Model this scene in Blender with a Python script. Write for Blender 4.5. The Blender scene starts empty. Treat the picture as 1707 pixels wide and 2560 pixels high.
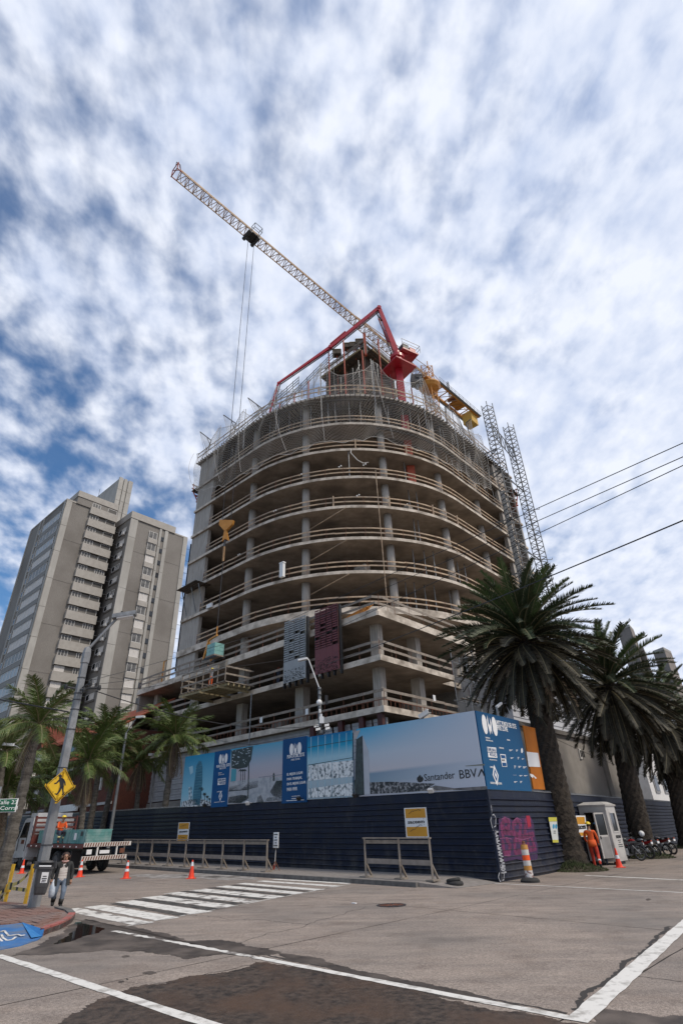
import bpy, bmesh, math, random
from mathutils import Vector, Matrix
random.seed(7)
S = bpy.context.scene
COL = S.collection
# ------------------------------------------------------------------ camera
HC = 1.95
CX, CY = 853.5, 1280.0
HZ = 2080.0
F = math.sqrt(2271.6*(HZ-CY))
PITCH = math.atan((HZ-CY)/F)
ROLL = math.atan(86/2270.0)
cam_d = bpy.data.cameras.new('camera'); cam = bpy.data.objects.new('camera', cam_d); COL.objects.link(cam)
cam_d.sensor_fit = 'VERTICAL'; cam_d.sensor_height = 36.0; cam_d.sensor_width = 24.0
cam_d.lens = F/2560*36; cam_d.clip_start = 0.1; cam_d.clip_end = 9000
_U = Vector((0, -math.sin(PITCH), math.cos(PITCH))); _X = Vector((1, 0, 0)); _F = Vector((0, math.cos(PITCH), math.sin(PITCH)))
_r = _X*math.cos(ROLL) - _U*math.sin(ROLL); _u = _X*math.sin(ROLL) + _U*math.cos(ROLL)
cam.matrix_world = Matrix(((_r.x, _u.x, -_F.x, 0), (_r.y, _u.y, -_F.y, 0), (_r.z, _u.z, -_F.z, HC), (0, 0, 0, 1)))
S.camera = cam
S.render.resolution_x, S.render.resolution_y = 682, 1024
# ------------------------------------------------------------------ world: sky with broken cloud
SUN_EL, SUN_AZ = math.radians(52), math.radians(118)      # azimuth clockwise from +Y
w = bpy.data.worlds.new('World'); S.world = w; w.use_nodes = True
nt = w.node_tree; nt.nodes.clear()
def N(t, **k):
    n = nt.nodes.new(t)
    for a, b in k.items(): setattr(n, a, b)
    return n
def LK(a, b): nt.links.new(a, b)
out = N('ShaderNodeOutputWorld'); bg = N('ShaderNodeBackground'); LK(bg.outputs[0], out.inputs[0])
SKY_STR = 0.1
bg.inputs[1].default_value = SKY_STR
sky = N('ShaderNodeTexSky'); sky.sky_type = 'NISHITA'; sky.sun_disc = False
sky.sun_elevation = SUN_EL; sky.sun_rotation = SUN_AZ; sky.air_density = 1.0; sky.dust_density = 0.2; sky.ozone_density = 2.5
hs = N('ShaderNodeHueSaturation'); hs.inputs['Saturation'].default_value = 1.35; hs.inputs['Value'].default_value = 0.95
LK(sky.outputs[0], hs.inputs['Color'])
tc = N('ShaderNodeTexCoord'); sp = N('ShaderNodeSeparateXYZ'); LK(tc.outputs['Generated'], sp.inputs[0])
def M(op, a, b=None, clamp=False):
    n = N('ShaderNodeMath'); n.operation = op; n.use_clamp = clamp
    for i, v in enumerate((a, b)):
        if v is None: continue
        if isinstance(v, (int, float)): n.inputs[i].default_value = v
        else: LK(v, n.inputs[i])
    return n.outputs[0]
zz = M('ADD', M('MAXIMUM', sp.outputs[2], 0.0), 0.30)
px_ = M('DIVIDE', sp.outputs[0], zz); py_ = M('DIVIDE', sp.outputs[1], zz)
cb = N('ShaderNodeCombineXYZ'); LK(px_, cb.inputs[0]); LK(py_, cb.inputs[1])
def noise(vec, scale, detail, rough, loc=(0, 0, 0), rot=0, sc=(1, 1, 1), dist=0.0):
    mp = N('ShaderNodeMapping'); mp.inputs['Location'].default_value = loc; mp.inputs['Rotation'].default_value = (0, 0, rot); mp.inputs['Scale'].default_value = sc
    LK(vec, mp.inputs[0]); n = N('ShaderNodeTexNoise'); n.inputs['Scale'].default_value = scale
    n.inputs['Detail'].default_value = detail; n.inputs['Roughness'].default_value = rough; n.inputs['Distortion'].default_value = dist
    LK(mp.outputs[0], n.inputs['Vector']); return n.outputs[0]
n1 = noise(cb.outputs[0], 10.5, 4, 0.46, (3.1, 1.7, 0), math.radians(60), (1.0, 0.82, 1), 0.12)
n4 = noise(cb.outputs[0], 24.0, 4, 0.50, (1.3, 7.7, 0), math.radians(75), (1.0, 0.8, 1), 0.1)
n2 = noise(cb.outputs[0], 1.9, 3, 0.5, (0.4, 5.2, 0), math.radians(20), (1, 1, 1), 0.0)
n3 = noise(cb.outputs[0], 5.5, 5, 0.52, (9.4, 2.2, 0), math.radians(50), (1.0, 0.9, 1), 0.1)
cov = M('ADD', M('ADD', M('ADD', M('MULTIPLY', n1, 0.66), M('MULTIPLY', n4, 0.36)), M('MULTIPLY', n2, 0.46)), M('MULTIPLY', px_, 0.17))
mr = N('ShaderNodeMapRange'); mr.interpolation_type = 'SMOOTHSTEP'; mr.inputs['From Min'].default_value = 0.48; mr.inputs['From Max'].default_value = 0.82
LK(cov, mr.inputs['Value'])
veil = M('ADD', M('MULTIPLY', px_, 0.38), M('ADD', M('MULTIPLY', n2, 0.5), 0.06), )
vc = M('MINIMUM', M('MAXIMUM', veil, 0.08), 0.8)
fac = M('ADD', vc, M('MULTIPLY', M('SUBTRACT', 1.0, vc), mr.outputs[0]))
# cloud tone: white where the layer is thin and lit, pale blue grey where it is thick
tone = M('ADD', M('MULTIPLY', n3, 0.55), M('MULTIPLY', n4, 0.55))
rp = N('ShaderNodeValToRGB'); e = rp.color_ramp.elements
e[0].position = 0.38; e[0].color = (0.47, 0.54, 0.70, 1); e[1].position = 0.68; e[1].color = (0.71, 0.745, 0.83, 1)
LK(tone, rp.inputs[0])
scl = N('ShaderNodeVectorMath'); scl.operation = 'SCALE'; scl.inputs['Scale'].default_value = 1.0/SKY_STR; LK(rp.outputs[0], scl.inputs[0])
mx = N('ShaderNodeMix'); mx.data_type = 'RGBA'; LK(fac, mx.inputs[0]); LK(hs.outputs[0], mx.inputs[6]); LK(scl.outputs[0], mx.inputs[7])
LK(mx.outputs[2], bg.inputs[0])
sun_d = bpy.data.lights.new('sun', 'SUN'); sun_d.energy = 2.0; sun_d.angle = math.radians(10); sun_d.color = (1.0, 0.90, 0.76)
sun = bpy.data.objects.new('sun', sun_d); COL.objects.link(sun)
_sd = Vector((math.sin(SUN_AZ)*math.cos(SUN_EL), math.cos(SUN_AZ)*math.cos(SUN_EL), math.sin(SUN_EL)))
sun.rotation_euler = _sd.to_track_quat('Z', 'Y').to_euler()
S.view_settings.view_transform = 'Standard'; S.view_settings.look = 'None'; S.view_settings.gamma = 1.0
S.view_settings.exposure = 0.34
try: S.view_settings.use_curve_mapping = False
except Exception: pass
S.render.engine = 'CYCLES'
# ------------------------------------------------------------------ geometry of the place
# street grid: C0 is the corner of the hoarding, L runs away up the left street, R up the right street
C0 = Vector((5.178, 23.439)); L = Vector((-0.745, 0.667)); R = Vector((0.667, 0.745))
def gz(x, y):
    d = L.x*x + L.y*y
    return 0.019*max(-200.0, min(150.0, d))
def W(l, r, z=0.0):
    return Vector((C0.x + l*L.x + r*R.x, C0.y + l*L.y + r*R.y, z))
def Wg(l, r, h=0.0):
    p = W(l, r); p.z = gz(p.x, p.y) + h; return p
def ray(x, y):
    d = _F*F + _r*(x-CX) + _u*(CY-y); return d.normalized()
def G(x, y, h=0.0):
    "point of the ground seen at this place of the photograph"
    d = ray(x, y); t = (h-HC)/(d.z - 0.019*(L.x*d.x + L.y*d.y)); return Vector((0, 0, HC)) + d*t
def PLl(x, y, l):
    d = ray(x, y); t = (l + C0.dot(L))/(L.x*d.x + L.y*d.y); return Vector((0, 0, HC)) + d*t
def PLr(x, y, r):
    d = ray(x, y); t = (r + C0.dot(R))/(R.x*d.x + R.y*d.y); return Vector((0, 0, HC)) + d*t
def DD(x, y, D):
    d = ray(x, y); return Vector((0, 0, HC)) + d*(D/math.hypot(d.x, d.y))
UP = Vector((0, 0, 1)); L3 = Vector((L.x, L.y, 0)); R3 = Vector((R.x, R.y, 0))
# ------------------------------------------------------------------ materials
MATS = {}
def mat(name, c1, c2=None, scale=3.0, rough=0.8, bump=0.0, metal=0.0, sc=(1, 1, 1), detail=4, lo=0.3, hi=0.7, bscale=None, c3=None, s3=0.7, spec=None, bdist=0.02, emit=None):
    if name in MATS: return MATS[name]
    m = bpy.data.materials.new(name); m.use_nodes = True; t = m.node_tree; b = t.nodes['Principled BSDF']
    b.inputs['Roughness'].default_value = rough; b.inputs['Metallic'].default_value = metal
    if spec is not None: b.inputs['Specular IOR Level'].default_value = spec
    b.inputs['Base Color'].default_value = (*c1, 1)
    if c2 is not None or bump:
        co = t.nodes.new('ShaderNodeTexCoord'); mp = t.nodes.new('ShaderNodeMapping'); mp.inputs['Scale'].default_value = sc
        t.links.new(co.outputs['Object'], mp.inputs[0])
    if c2 is not None:
        n = t.nodes.new('ShaderNodeTexNoise'); n.inputs['Scale'].default_value = scale; n.inputs['Detail'].default_value = detail; n.inputs['Roughness'].default_value = 0.62
        t.links.new(mp.outputs[0], n.inputs['Vector'])
        r = t.nodes.new('ShaderNodeValToRGB'); e = r.color_ramp.elements
        e[0].position = lo; e[0].color = (*c1, 1); e[1].position = hi; e[1].color = (*c2, 1)
        t.links.new(n.outputs[0], r.inputs[0]); o = r.outputs[0]
        if c3 is not None:
            n2 = t.nodes.new('ShaderNodeTexNoise'); n2.inputs['Scale'].default_value = s3; n2.inputs['Detail'].default_value = 5
            t.links.new(co.outputs['Object'], n2.inputs['Vector'])
            r2 = t.nodes.new('ShaderNodeValToRGB'); r2.color_ramp.elements[0].position = 0.45; r2.color_ramp.elements[1].position = 0.68
            t.links.new(n2.outputs[0], r2.inputs[0])
            x = t.nodes.new('ShaderNodeMix'); x.data_type = 'RGBA'; t.links.new(r2.outputs[0], x.inputs[0]); t.links.new(o, x.inputs[6]); x.inputs[7].default_value = (*c3, 1)
            o = x.outputs[2]
        t.links.new(o, b.inputs['Base Color'])
    if bump:
        n = t.nodes.new('ShaderNodeTexNoise'); n.inputs['Scale'].default_value = bscale or scale*3; n.inputs['Detail'].default_value = 5
        t.links.new(mp.outputs[0], n.inputs['Vector']); bp = t.nodes.new('ShaderNodeBump'); bp.inputs['Strength'].default_value = bump; bp.inputs['Distance'].default_value = bdist
        t.links.new(n.outputs[0], bp.inputs['Height']); t.links.new(bp.outputs[0], b.inputs['Normal'])
    MATS[name] = m; return m
M_road = mat('road_concrete', (0.235, 0.193, 0.163), (0.350, 0.293, 0.250), 26, 0.88, 0.6, bscale=70, c3=(0.205, 0.180, 0.160), s3=0.22, lo=0.40, hi=0.60, bdist=0.012)
def roadify(m):
    "coarse grit, long tyre polished streaks and stains on the concrete"
    t = m.node_tree; b = t.nodes['Principled BSDF']; src = b.inputs['Base Color'].links[0].from_socket; co = t.nodes.new('ShaderNodeTexCoord')
    def nz(scale, rot, sc, lo, hi, c0, c1, detail=4):
        mp = t.nodes.new('ShaderNodeMapping'); mp.inputs['Rotation'].default_value = (0, 0, rot); mp.inputs['Scale'].default_value = sc; t.links.new(co.outputs['Object'], mp.inputs[0])
        n = t.nodes.new('ShaderNodeTexNoise'); n.inputs['Scale'].default_value = scale; n.inputs['Detail'].default_value = detail; n.inputs['Roughness'].default_value = .65; t.links.new(mp.outputs[0], n.inputs['Vector'])
        r = t.nodes.new('ShaderNodeValToRGB'); r.color_ramp.elements[0].position = lo; r.color_ramp.elements[1].position = hi; r.color_ramp.elements[0].color = (*c0, 1); r.color_ramp.elements[1].color = (*c1, 1); t.links.new(n.outputs[0], r.inputs[0]); return r.outputs[0]
    for c in (nz(75, 0, (1, 1, 1), .36, .62, (.55, .54, .53), (1.22, 1.22, 1.22)), nz(.55, math.radians(42), (1, 4.5, 1), .38, .62, (.84, .84, .85), (1.08, 1.07, 1.06)), nz(1.3, 0, (1, 1, 1), .30, .50, (.78, .75, .73), (1.0, 1.0, 1.0), 6), nz(9, .4, (1, 1, 1), .27, .36, (.62, .6, .58), (1, 1, 1), 8)):
        x = t.nodes.new('ShaderNodeMix'); x.data_type = 'RGBA'; x.blend_type = 'MULTIPLY'; x.inputs[0].default_value = 1; t.links.new(src, x.inputs[6]); t.links.new(c, x.inputs[7]); src = x.outputs[2]
    t.links.new(src, b.inputs['Base Color'])
roadify(M_road)
M_joint = mat('road_joint_tar', (0.035, 0.03, 0.027), rough=0.9)
M_paint = mat('road_paint', (0.36, 0.34, 0.31), (0.66, 0.64, 0.60), 5, 0.75, 0.2, detail=8, lo=0.34, hi=0.5, bscale=50)
M_paint_old = mat('worn_road_paint', (0.18, 0.16, 0.145), (0.62, 0.60, 0.56), 2.6, 0.8, 0.2, detail=9, lo=0.40, hi=0.5, bscale=50)
M_kerb = mat('kerb_concrete', (0.09, 0.085, 0.08), (0.17, 0.16, 0.15), 5, 0.9, 0.4)
M_walk = mat('pavement_concrete', (0.17, 0.15, 0.135), (0.26, 0.235, 0.215), 4, 0.9, 0.4)
M_conc = mat('raw_concrete', (0.19, 0.17, 0.15), (0.30, 0.275, 0.245), 1.5, 0.85, 0.3, sc=(1, 1, 0.25), c3=(0.14, 0.125, 0.11), s3=0.5)
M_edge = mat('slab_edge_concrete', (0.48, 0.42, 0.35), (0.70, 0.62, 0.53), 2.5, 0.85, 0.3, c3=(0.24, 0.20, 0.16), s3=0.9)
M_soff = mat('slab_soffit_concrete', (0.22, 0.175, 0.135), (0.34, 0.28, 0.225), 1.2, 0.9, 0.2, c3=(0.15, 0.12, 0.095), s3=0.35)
M_boardc = mat('board_marked_concrete', (0.25, 0.225, 0.20), (0.46, 0.425, 0.385), 2.2, 0.85, 0.6, sc=(5, 5, 0.35), bscale=3)
M_wood = mat('guard_rail_timber', (0.33, 0.225, 0.145), (0.56, 0.43, 0.30), 3, 0.8, 0.2, c3=(0.24, 0.19, 0.15), s3=0.6)
M_woodg = mat('weathered_timber', (0.16, 0.13, 0.105), (0.33, 0.28, 0.23), 4, 0.85, 0.3, c3=(0.23, 0.20, 0.17), s3=0.6)
M_woodd = mat('formwork_timber_dark', (0.035, 0.028, 0.021), (0.09, 0.07, 0.05), 3, 0.85, 0.3)
M_woody = mat('formwork_beam_yellow', (0.22, 0.18, 0.10), (0.36, 0.29, 0.17), 5, 0.75, 0.2)
M_steel = mat('galvanised_steel', (0.16, 0.165, 0.17), (0.30, 0.31, 0.32), 6, 0.5, 0.0, metal=0.5)
M_dsteel = mat('dark_steel', (0.035, 0.035, 0.038), (0.08, 0.08, 0.085), 6, 0.55, 0.0, metal=0.4)
M_rust = mat('rusty_steel', (0.10, 0.035, 0.02), (0.20, 0.075, 0.04), 5, 0.8)
M_oxide = mat('red_oxide_steel', (0.30, 0.05, 0.025), (0.42, 0.085, 0.04), 4, 0.6)
M_dred = mat('dark_red_post', (0.045, 0.010, 0.008), (0.075, 0.018, 0.014), 3, 0.6)
M_pump = mat('pump_red_paint', (0.30, 0.008, 0.018), (0.42, 0.014, 0.028), 2, 0.35)
M_crane = mat('crane_yellow_paint', (0.46, 0.19, 0.025), (0.58, 0.26, 0.045), 2, 0.45)
M_jib = mat('crane_jib_faded_paint', (0.26, 0.14, 0.06), (0.44, 0.27, 0.13), 2, 0.5)
M_hoistst = mat('hoist_steel', (0.10, 0.105, 0.11), (0.18, 0.185, 0.19), 4, 0.5, metal=0.4)
M_net = mat('net_cord', (0.42, 0.40, 0.37), rough=0.9)
M_rope = mat('net_rope', (0.55, 0.52, 0.48), rough=0.9)
M_navy = mat('navy_corrugated_paint', (0.0050, 0.0090, 0.024), (0.010, 0.0155, 0.036), 1.3, 0.5, 0.15, sc=(1, 1, 2), c3=(0.015, 0.018, 0.030), s3=1.6, bscale=12, spec=0.25)
def dirty_base(m, amt):
    t = m.node_tree; b = t.nodes['Principled BSDF']; src = b.inputs['Base Color'].links[0].from_socket; co = t.nodes.new('ShaderNodeTexCoord'); n = t.nodes.new('ShaderNodeTexNoise'); n.inputs['Scale'].default_value = 2.2; n.inputs['Detail'].default_value = 9; n.inputs['Roughness'].default_value = .72
    mp = t.nodes.new('ShaderNodeMapping'); mp.inputs['Scale'].default_value = (1, 1, .55); t.links.new(co.outputs['Object'], mp.inputs[0]); t.links.new(mp.outputs[0], n.inputs['Vector']); se = t.nodes.new('ShaderNodeSeparateXYZ'); t.links.new(co.outputs['Generated'], se.inputs[0])
    r = t.nodes.new('ShaderNodeMapRange'); r.inputs['From Min'].default_value = .42; r.inputs['From Max'].default_value = .0; r.inputs['To Min'].default_value = 0; r.inputs['To Max'].default_value = .22; t.links.new(se.outputs['Z'], r.inputs['Value'])
    a = t.nodes.new('ShaderNodeMath'); a.operation = 'ADD'; t.links.new(n.outputs[0], a.inputs[0]); t.links.new(r.outputs[0], a.inputs[1])
    q = t.nodes.new('ShaderNodeMapRange'); q.inputs['From Min'].default_value = .56; q.inputs['From Max'].default_value = .80; q.inputs['To Max'].default_value = amt; t.links.new(a.outputs[0], q.inputs['Value'])
    x = t.nodes.new('ShaderNodeMix'); x.data_type = 'RGBA'; t.links.new(q.outputs[0], x.inputs[0]); t.links.new(src, x.inputs[6]); x.inputs[7].default_value = (.085, .080, .078, 1); t.links.new(x.outputs[2], b.inputs['Base Color'])
M_navyv = [M_navy, mat('navy_corrugated_paint_faded', (0.0075, 0.011, 0.022), (0.013, 0.017, 0.032), 1.3, 0.55, 0.15, spec=0.25), mat('navy_corrugated_paint_dark', (0.0035, 0.006, 0.015), (0.007, 0.010, 0.023), 1.3, 0.45, 0.15, spec=0.3)]
for m_ in M_navyv: dirty_base(m_, .55)
M_clad = mat('grey_corrugated_cladding', (0.26, 0.25, 0.25), (0.36, 0.355, 0.36), 2, 0.6)
M_black = mat('black_plastic', (0.012, 0.012, 0.013), rough=0.5)
M_rub = mat('tyre_rubber', (0.018, 0.018, 0.018), (0.035, 0.034, 0.033), 5, 0.85)
M_white = mat('white_paint', (0.62, 0.60, 0.57), (0.72, 0.70, 0.67), 3, 0.5)
M_print_white = mat('white_print', (0.74, 0.74, 0.74), rough=0.5)
M_print_black = mat('black_print', (0.012, 0.012, 0.014), rough=0.5)
M_blue = mat('blue_panel_print', (0.003, 0.062, 0.19), (0.005, 0.078, 0.225), 0.7, 0.55, spec=.25)
M_bluetl = mat('deep_blue_panel_print', (0.003, 0.050, 0.155), (0.0045, 0.063, 0.185), 0.7, 0.55, spec=.25)
M_oran = mat('orange_sign_print', (0.52, 0.235, 0.012), (0.60, 0.29, 0.02), 2, 0.5)
M_orange2 = mat('orange_board_print', (0.40, 0.115, 0.004), (0.48, 0.15, 0.007), 2, 0.6, spec=.25)
M_cone = mat('cone_orange_plastic', (0.75, 0.045, 0.015), (0.85, 0.07, 0.02), 4, 0.45)
M_refl = mat('reflective_white', (0.72, 0.72, 0.74), rough=0.35)
M_glass = mat('window_glass', (0.06, 0.06, 0.06), (0.22, 0.215, 0.21), 0.35, 0.4, spec=0.4, lo=0.4, hi=0.6)
M_glassd = mat('dark_glass', (0.012, 0.014, 0.016), rough=0.08, spec=0.7)
M_blind = mat('white_roller_blind', (0.52, 0.49, 0.46), (0.62, 0.59, 0.56), 1, 0.8)
M_louv = mat('dark_louvre', (0.07, 0.065, 0.06), (0.10, 0.095, 0.09), 8, 0.7, sc=(1, 1, 12))
M_render = mat('apartment_brown_render', (0.185, 0.170, 0.153), (0.240, 0.222, 0.202), 9, 0.9, 0.3, sc=(1, 1, 0.3), bscale=14, c3=(0.15, 0.135, 0.12), s3=0.12)
M_strip = mat('apartment_pale_concrete', (0.34, 0.325, 0.30), (0.43, 0.415, 0.385), 1.2, 0.85, 0.1, sc=(1, 1, 0.3), c3=(0.30, 0.285, 0.26), s3=0.1)
M_balc = mat('balcony_concrete', (0.33, 0.305, 0.275), (0.40, 0.375, 0.34), 1.2, 0.85, 0.1)
M_dren = mat('apartment_dark_render', (0.12, 0.11, 0.10), (0.155, 0.142, 0.13), 3, 0.9)
M_trunkd = mat('date_palm_bark', (0.014, 0.010, 0.007), (0.050, 0.038, 0.027), 5, 0.95, 0.8, bscale=14, bdist=0.05)
M_trunkq = mat('queen_palm_bark', (0.05, 0.043, 0.035), (0.15, 0.135, 0.115), 4, 0.95, 0.6, sc=(1, 1, 3), bscale=9, bdist=0.03)
M_frond = mat('date_palm_leaf', (0.018, 0.029, 0.011), (0.048, 0.068, 0.025), 1.6, 0.6)
M_frondl = mat('date_palm_leaf_light', (0.05, 0.085, 0.025), (0.10, 0.15, 0.05), 1.6, 0.6)
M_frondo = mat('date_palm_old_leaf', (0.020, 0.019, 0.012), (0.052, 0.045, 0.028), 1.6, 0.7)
M_frondb = mat('dead_palm_leaf', (0.09, 0.06, 0.04), (0.18, 0.13, 0.09), 2, 0.8)
M_rach = mat('palm_leaf_rib', (0.16, 0.14, 0.07), (0.25, 0.21, 0.12), 3, 0.6)
M_queen = mat('queen_palm_leaf', (0.050, 0.085, 0.016), (0.125, 0.165, 0.042), 1.2, 0.55)
M_grass = mat('grass_blade', (0.030, 0.045, 0.012), (0.07, 0.09, 0.03), 2, 0.8)
M_skin = mat('skin', (0.30, 0.16, 0.10), (0.36, 0.20, 0.13), 8, 0.55)
M_hair = mat('dark_hair', (0.02, 0.010, 0.007), (0.05, 0.02, 0.012), 20, 0.6)
M_workor = mat('orange_workwear', (0.62, 0.085, 0.012), (0.75, 0.12, 0.018), 7, 0.8, 0.3)
M_workrd = mat('red_orange_trousers', (0.42, 0.028, 0.012), (0.52, 0.045, 0.016), 7, 0.8, 0.3)
M_hat = mat('yellow_hard_hat', (0.75, 0.55, 0.03), rough=0.35)
M_hatb = mat('blue_hard_hat', (0.08, 0.25, 0.50), rough=0.35)
M_navycl = mat('navy_clothes', (0.010, 0.013, 0.025), (0.022, 0.028, 0.045), 8, 0.85, 0.3)
M_jeans = mat('blue_jeans', (0.09, 0.12, 0.17), (0.19, 0.235, 0.30), 7, 0.85, 0.3)
M_jeansd = mat('dark_jeans', (0.03, 0.04, 0.065), (0.06, 0.075, 0.11), 7, 0.85, 0.3)
M_knit = mat('striped_knit_jumper', (0.38, 0.32, 0.30), (0.60, 0.56, 0.52), 3.5, 0.9, 0.3, sc=(0.2, 0.2, 6), lo=0.42, hi=0.55)
M_jacket = mat('black_jacket', (0.016, 0.017, 0.017), (0.035, 0.036, 0.035), 8, 0.8)
M_boot = mat('black_boot', (0.010, 0.010, 0.010), rough=0.6)
M_poleg = mat('galvanised_lamp_post', (0.20, 0.205, 0.21), (0.31, 0.315, 0.325), 6, 0.55, 0.1, metal=0.35, c3=(0.15, 0.155, 0.16), s3=1.5)
# ------------------------------------------------------------------ mesh helpers
class MB:
    def __init__(s): s.v = []; s.f = []; s.m = []; s.mats = []
    def mi(s, m):
        if m is None: return 0
        if m not in s.mats: s.mats.append(m)
        return s.mats.index(m)
    def add(s, vs, fs, m=None):
        o = len(s.v); s.v += [Vector(v) for v in vs]; i = s.mi(m)
        for f in fs: s.f.append(tuple(o+k for k in f)); s.m.append(i)
    def hexa(s, P, m=None):
        s.add(P, [(0, 3, 2, 1), (4, 5, 6, 7), (0, 1, 5, 4), (1, 2, 6, 5), (2, 3, 7, 6), (3, 0, 4, 7)], m)
    def box(s, c, sx, sy, sz, ax=None, ay=None, az=None, m=None):
        c = Vector(c); ax = (ax or Vector((1, 0, 0)))*sx/2; ay = (ay or Vector((0, 1, 0)))*sy/2; az = (az or UP)*sz/2
        s.hexa([c-ax-ay-az, c+ax-ay-az, c+ax+ay-az, c-ax+ay-az, c-ax-ay+az, c+ax-ay+az, c+ax+ay+az, c-ax+ay+az], m)
    def lbox(s, l0, l1, r0, r1, z0, z1, m=None, ground=False):
        "box aligned with the streets"
        if ground:
            P = [Wg(l0, r0, z0), Wg(l0, r1, z0), Wg(l1, r1, z0), Wg(l1, r0, z0), Wg(l0, r0, z1), Wg(l0, r1, z1), Wg(l1, r1, z1), Wg(l1, r0, z1)]
        else:
            P = [W(l0, r0, z0), W(l0, r1, z0), W(l1, r1, z0), W(l1, r0, z0), W(l0, r0, z1), W(l0, r1, z1), W(l1, r1, z1), W(l1, r0, z1)]
        s.hexa(P, m)
    def beam(s, p, q, w, h=None, up=None, m=None):
        p = Vector(p); q = Vector(q); d = q-p
        if d.length < 1e-6: return
        h = h or w; d.normalize(); up = Vector(up) if up is not None else UP
        if abs(d.dot(up)) > 0.98: up = Vector((1, 0, 0)) if abs(d.x) < 0.9 else Vector((0, 1, 0))
        a = d.cross(up).normalized()*w/2; b = a.cross(d).normalized()*h/2
        s.hexa([p-a-b, p+a-b, p+a+b, p-a+b, q-a-b, q+a-b, q+a+b, q-a+b], m)
    def tube(s, p, q, r0, r1=None, n=8, m=None, caps=True):
        p = Vector(p); q = Vector(q); d = (q-p)
        if d.length < 1e-6: return
        d.normalize(); r1 = r0 if r1 is None else r1
        a = d.orthogonal().normalized(); b = d.cross(a)
        vs = []
        for c, r in ((p, r0), (q, r1)):
            for i in range(n):
                t = 2*math.pi*i/n; vs.append(c + a*math.cos(t)*r + b*math.sin(t)*r)
        fs = [(i, (i+1) % n, n+(i+1) % n, n+i) for i in range(n)]
        if caps: fs += [tuple(range(n-1, -1, -1)), tuple(range(n, 2*n))]
        s.add(vs, fs, m)
    def path(s, pts, r, n=6, m=None):
        for a, b in zip(pts[:-1], pts[1:]): s.tube(a, b, r, r, n, m)
    def lathe(s, c, prof, n=16, m=None, ax=None):
        c = Vector(c); z = (ax or UP).normalized(); a = z.orthogonal().normalized(); b = z.cross(a); vs = []
        for r, h in prof:
            for i in range(n):
                t = 2*math.pi*i/n; vs.append(c + z*h + a*math.cos(t)*r + b*math.sin(t)*r)
        fs = [(k*n+i, k*n+(i+1) % n, (k+1)*n+(i+1) % n, (k+1)*n+i) for k in range(len(prof)-1) for i in range(n)]
        fs += [tuple(range(n-1, -1, -1)), tuple(range((len(prof)-1)*n, len(prof)*n))]
        s.add(vs, fs, m)
    def prism(s, poly, z0, z1, mtop=None, mside=None, mbot=None):
        n = len(poly); o = len(s.v)
        s.v += [Vector((p[0], p[1], z0)) for p in poly] + [Vector((p[0], p[1], z1)) for p in poly]
        s.f.append(tuple(o+n+i for i in range(n))); s.m.append(s.mi(mtop))
        s.f.append(tuple(o+i for i in range(n-1, -1, -1))); s.m.append(s.mi(mbot or mtop))
        for i in range(n):
            j = (i+1) % n; s.f.append((o+i, o+j, o+n+j, o+n+i)); s.m.append(s.mi(mside or mtop))
    def extr(s, pts, vec, m=None):
        "flat polygon given thickness vec"
        vec = Vector(vec); n = len(pts); o = len(s.v); s.v += [Vector(p) for p in pts] + [Vector(p)+vec for p in pts]; i0 = s.mi(m)
        s.f.append(tuple(o+i for i in range(n-1, -1, -1))); s.m.append(i0)
        s.f.append(tuple(o+n+i for i in range(n))); s.m.append(i0)
        for i in range(n): s.f.append((o+i, o+(i+1) % n, o+n+(i+1) % n, o+n+i)); s.m.append(i0)
    def sph(s, c, r, n=10, k=6, m=None, sc=(1, 1, 1)):
        c = Vector(c); vs = []; fs = []
        for i in range(k+1):
            ph = math.pi*i/k
            for j in range(n):
                t = 2*math.pi*j/n; vs.append(c + Vector((math.sin(ph)*math.cos(t)*sc[0], math.sin(ph)*math.sin(t)*sc[1], math.cos(ph)*sc[2]))*r)
        for i in range(k):
            for j in range(n): fs.append((i*n+j, (i+1)*n+j, (i+1)*n+(j+1) % n, i*n+(j+1) % n))
        s.add(vs, fs, m)
    def mesh(s, name, mats, org, smooth=False):
        me = bpy.data.meshes.new(name); me.from_pydata([v-org for v in s.v], [], s.f)
        ml = s.mats if s.mats else ([mats] if mats else [])
        for m in ml: me.materials.append(m)
        if s.mats: me.polygons.foreach_set('material_index', s.m)
        if smooth: me.polygons.foreach_set('use_smooth', [True]*len(me.polygons))
        me.update(); return me
    def build(s, name, m=None, parent=None, kind=None, smooth=False, loc=None, label=None):
        if s.mats and m is not None and len(s.mats) >= 1 and 0 in s.m and s.mats[0] is not m and False: pass
        org = wloc(parent) if parent is not None else (Vector(loc) if loc is not None else Vector((0, 0, 0)))
        if loc is not None and parent is not None: off = Vector(loc)-org; org = Vector(loc)
        else: off = Vector((0, 0, 0)) if parent is not None else org
        me = s.mesh(name, m, org, smooth); o = bpy.data.objects.new(name, me); COL.objects.link(o)
        o.location = off
        if parent is not None: o.parent = parent; WL[o] = wloc(parent)+off
        else: WL[o] = org
        if kind: o['kind'] = kind
        if label: o['label'] = label
        return o
WL = {}
def wloc(o): return WL.get(o, Vector((0, 0, 0)))
def thing(name, loc, label, cat, group=None, rot=0.0):
    o = bpy.data.objects.new(name, None); COL.objects.link(o); o.location = loc; o.rotation_euler = (0, 0, rot); o.empty_display_size = 0.3
    WL[o] = Vector(loc); o['label'] = label; o['category'] = cat
    if group: o['group'] = group
    return o
def tag(o, label, cat, group=None):
    o['label'] = label; o['category'] = cat
    if group: o['group'] = group
    return o
def kids(o): return [c for c in bpy.data.objects if c.parent == o]
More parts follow.
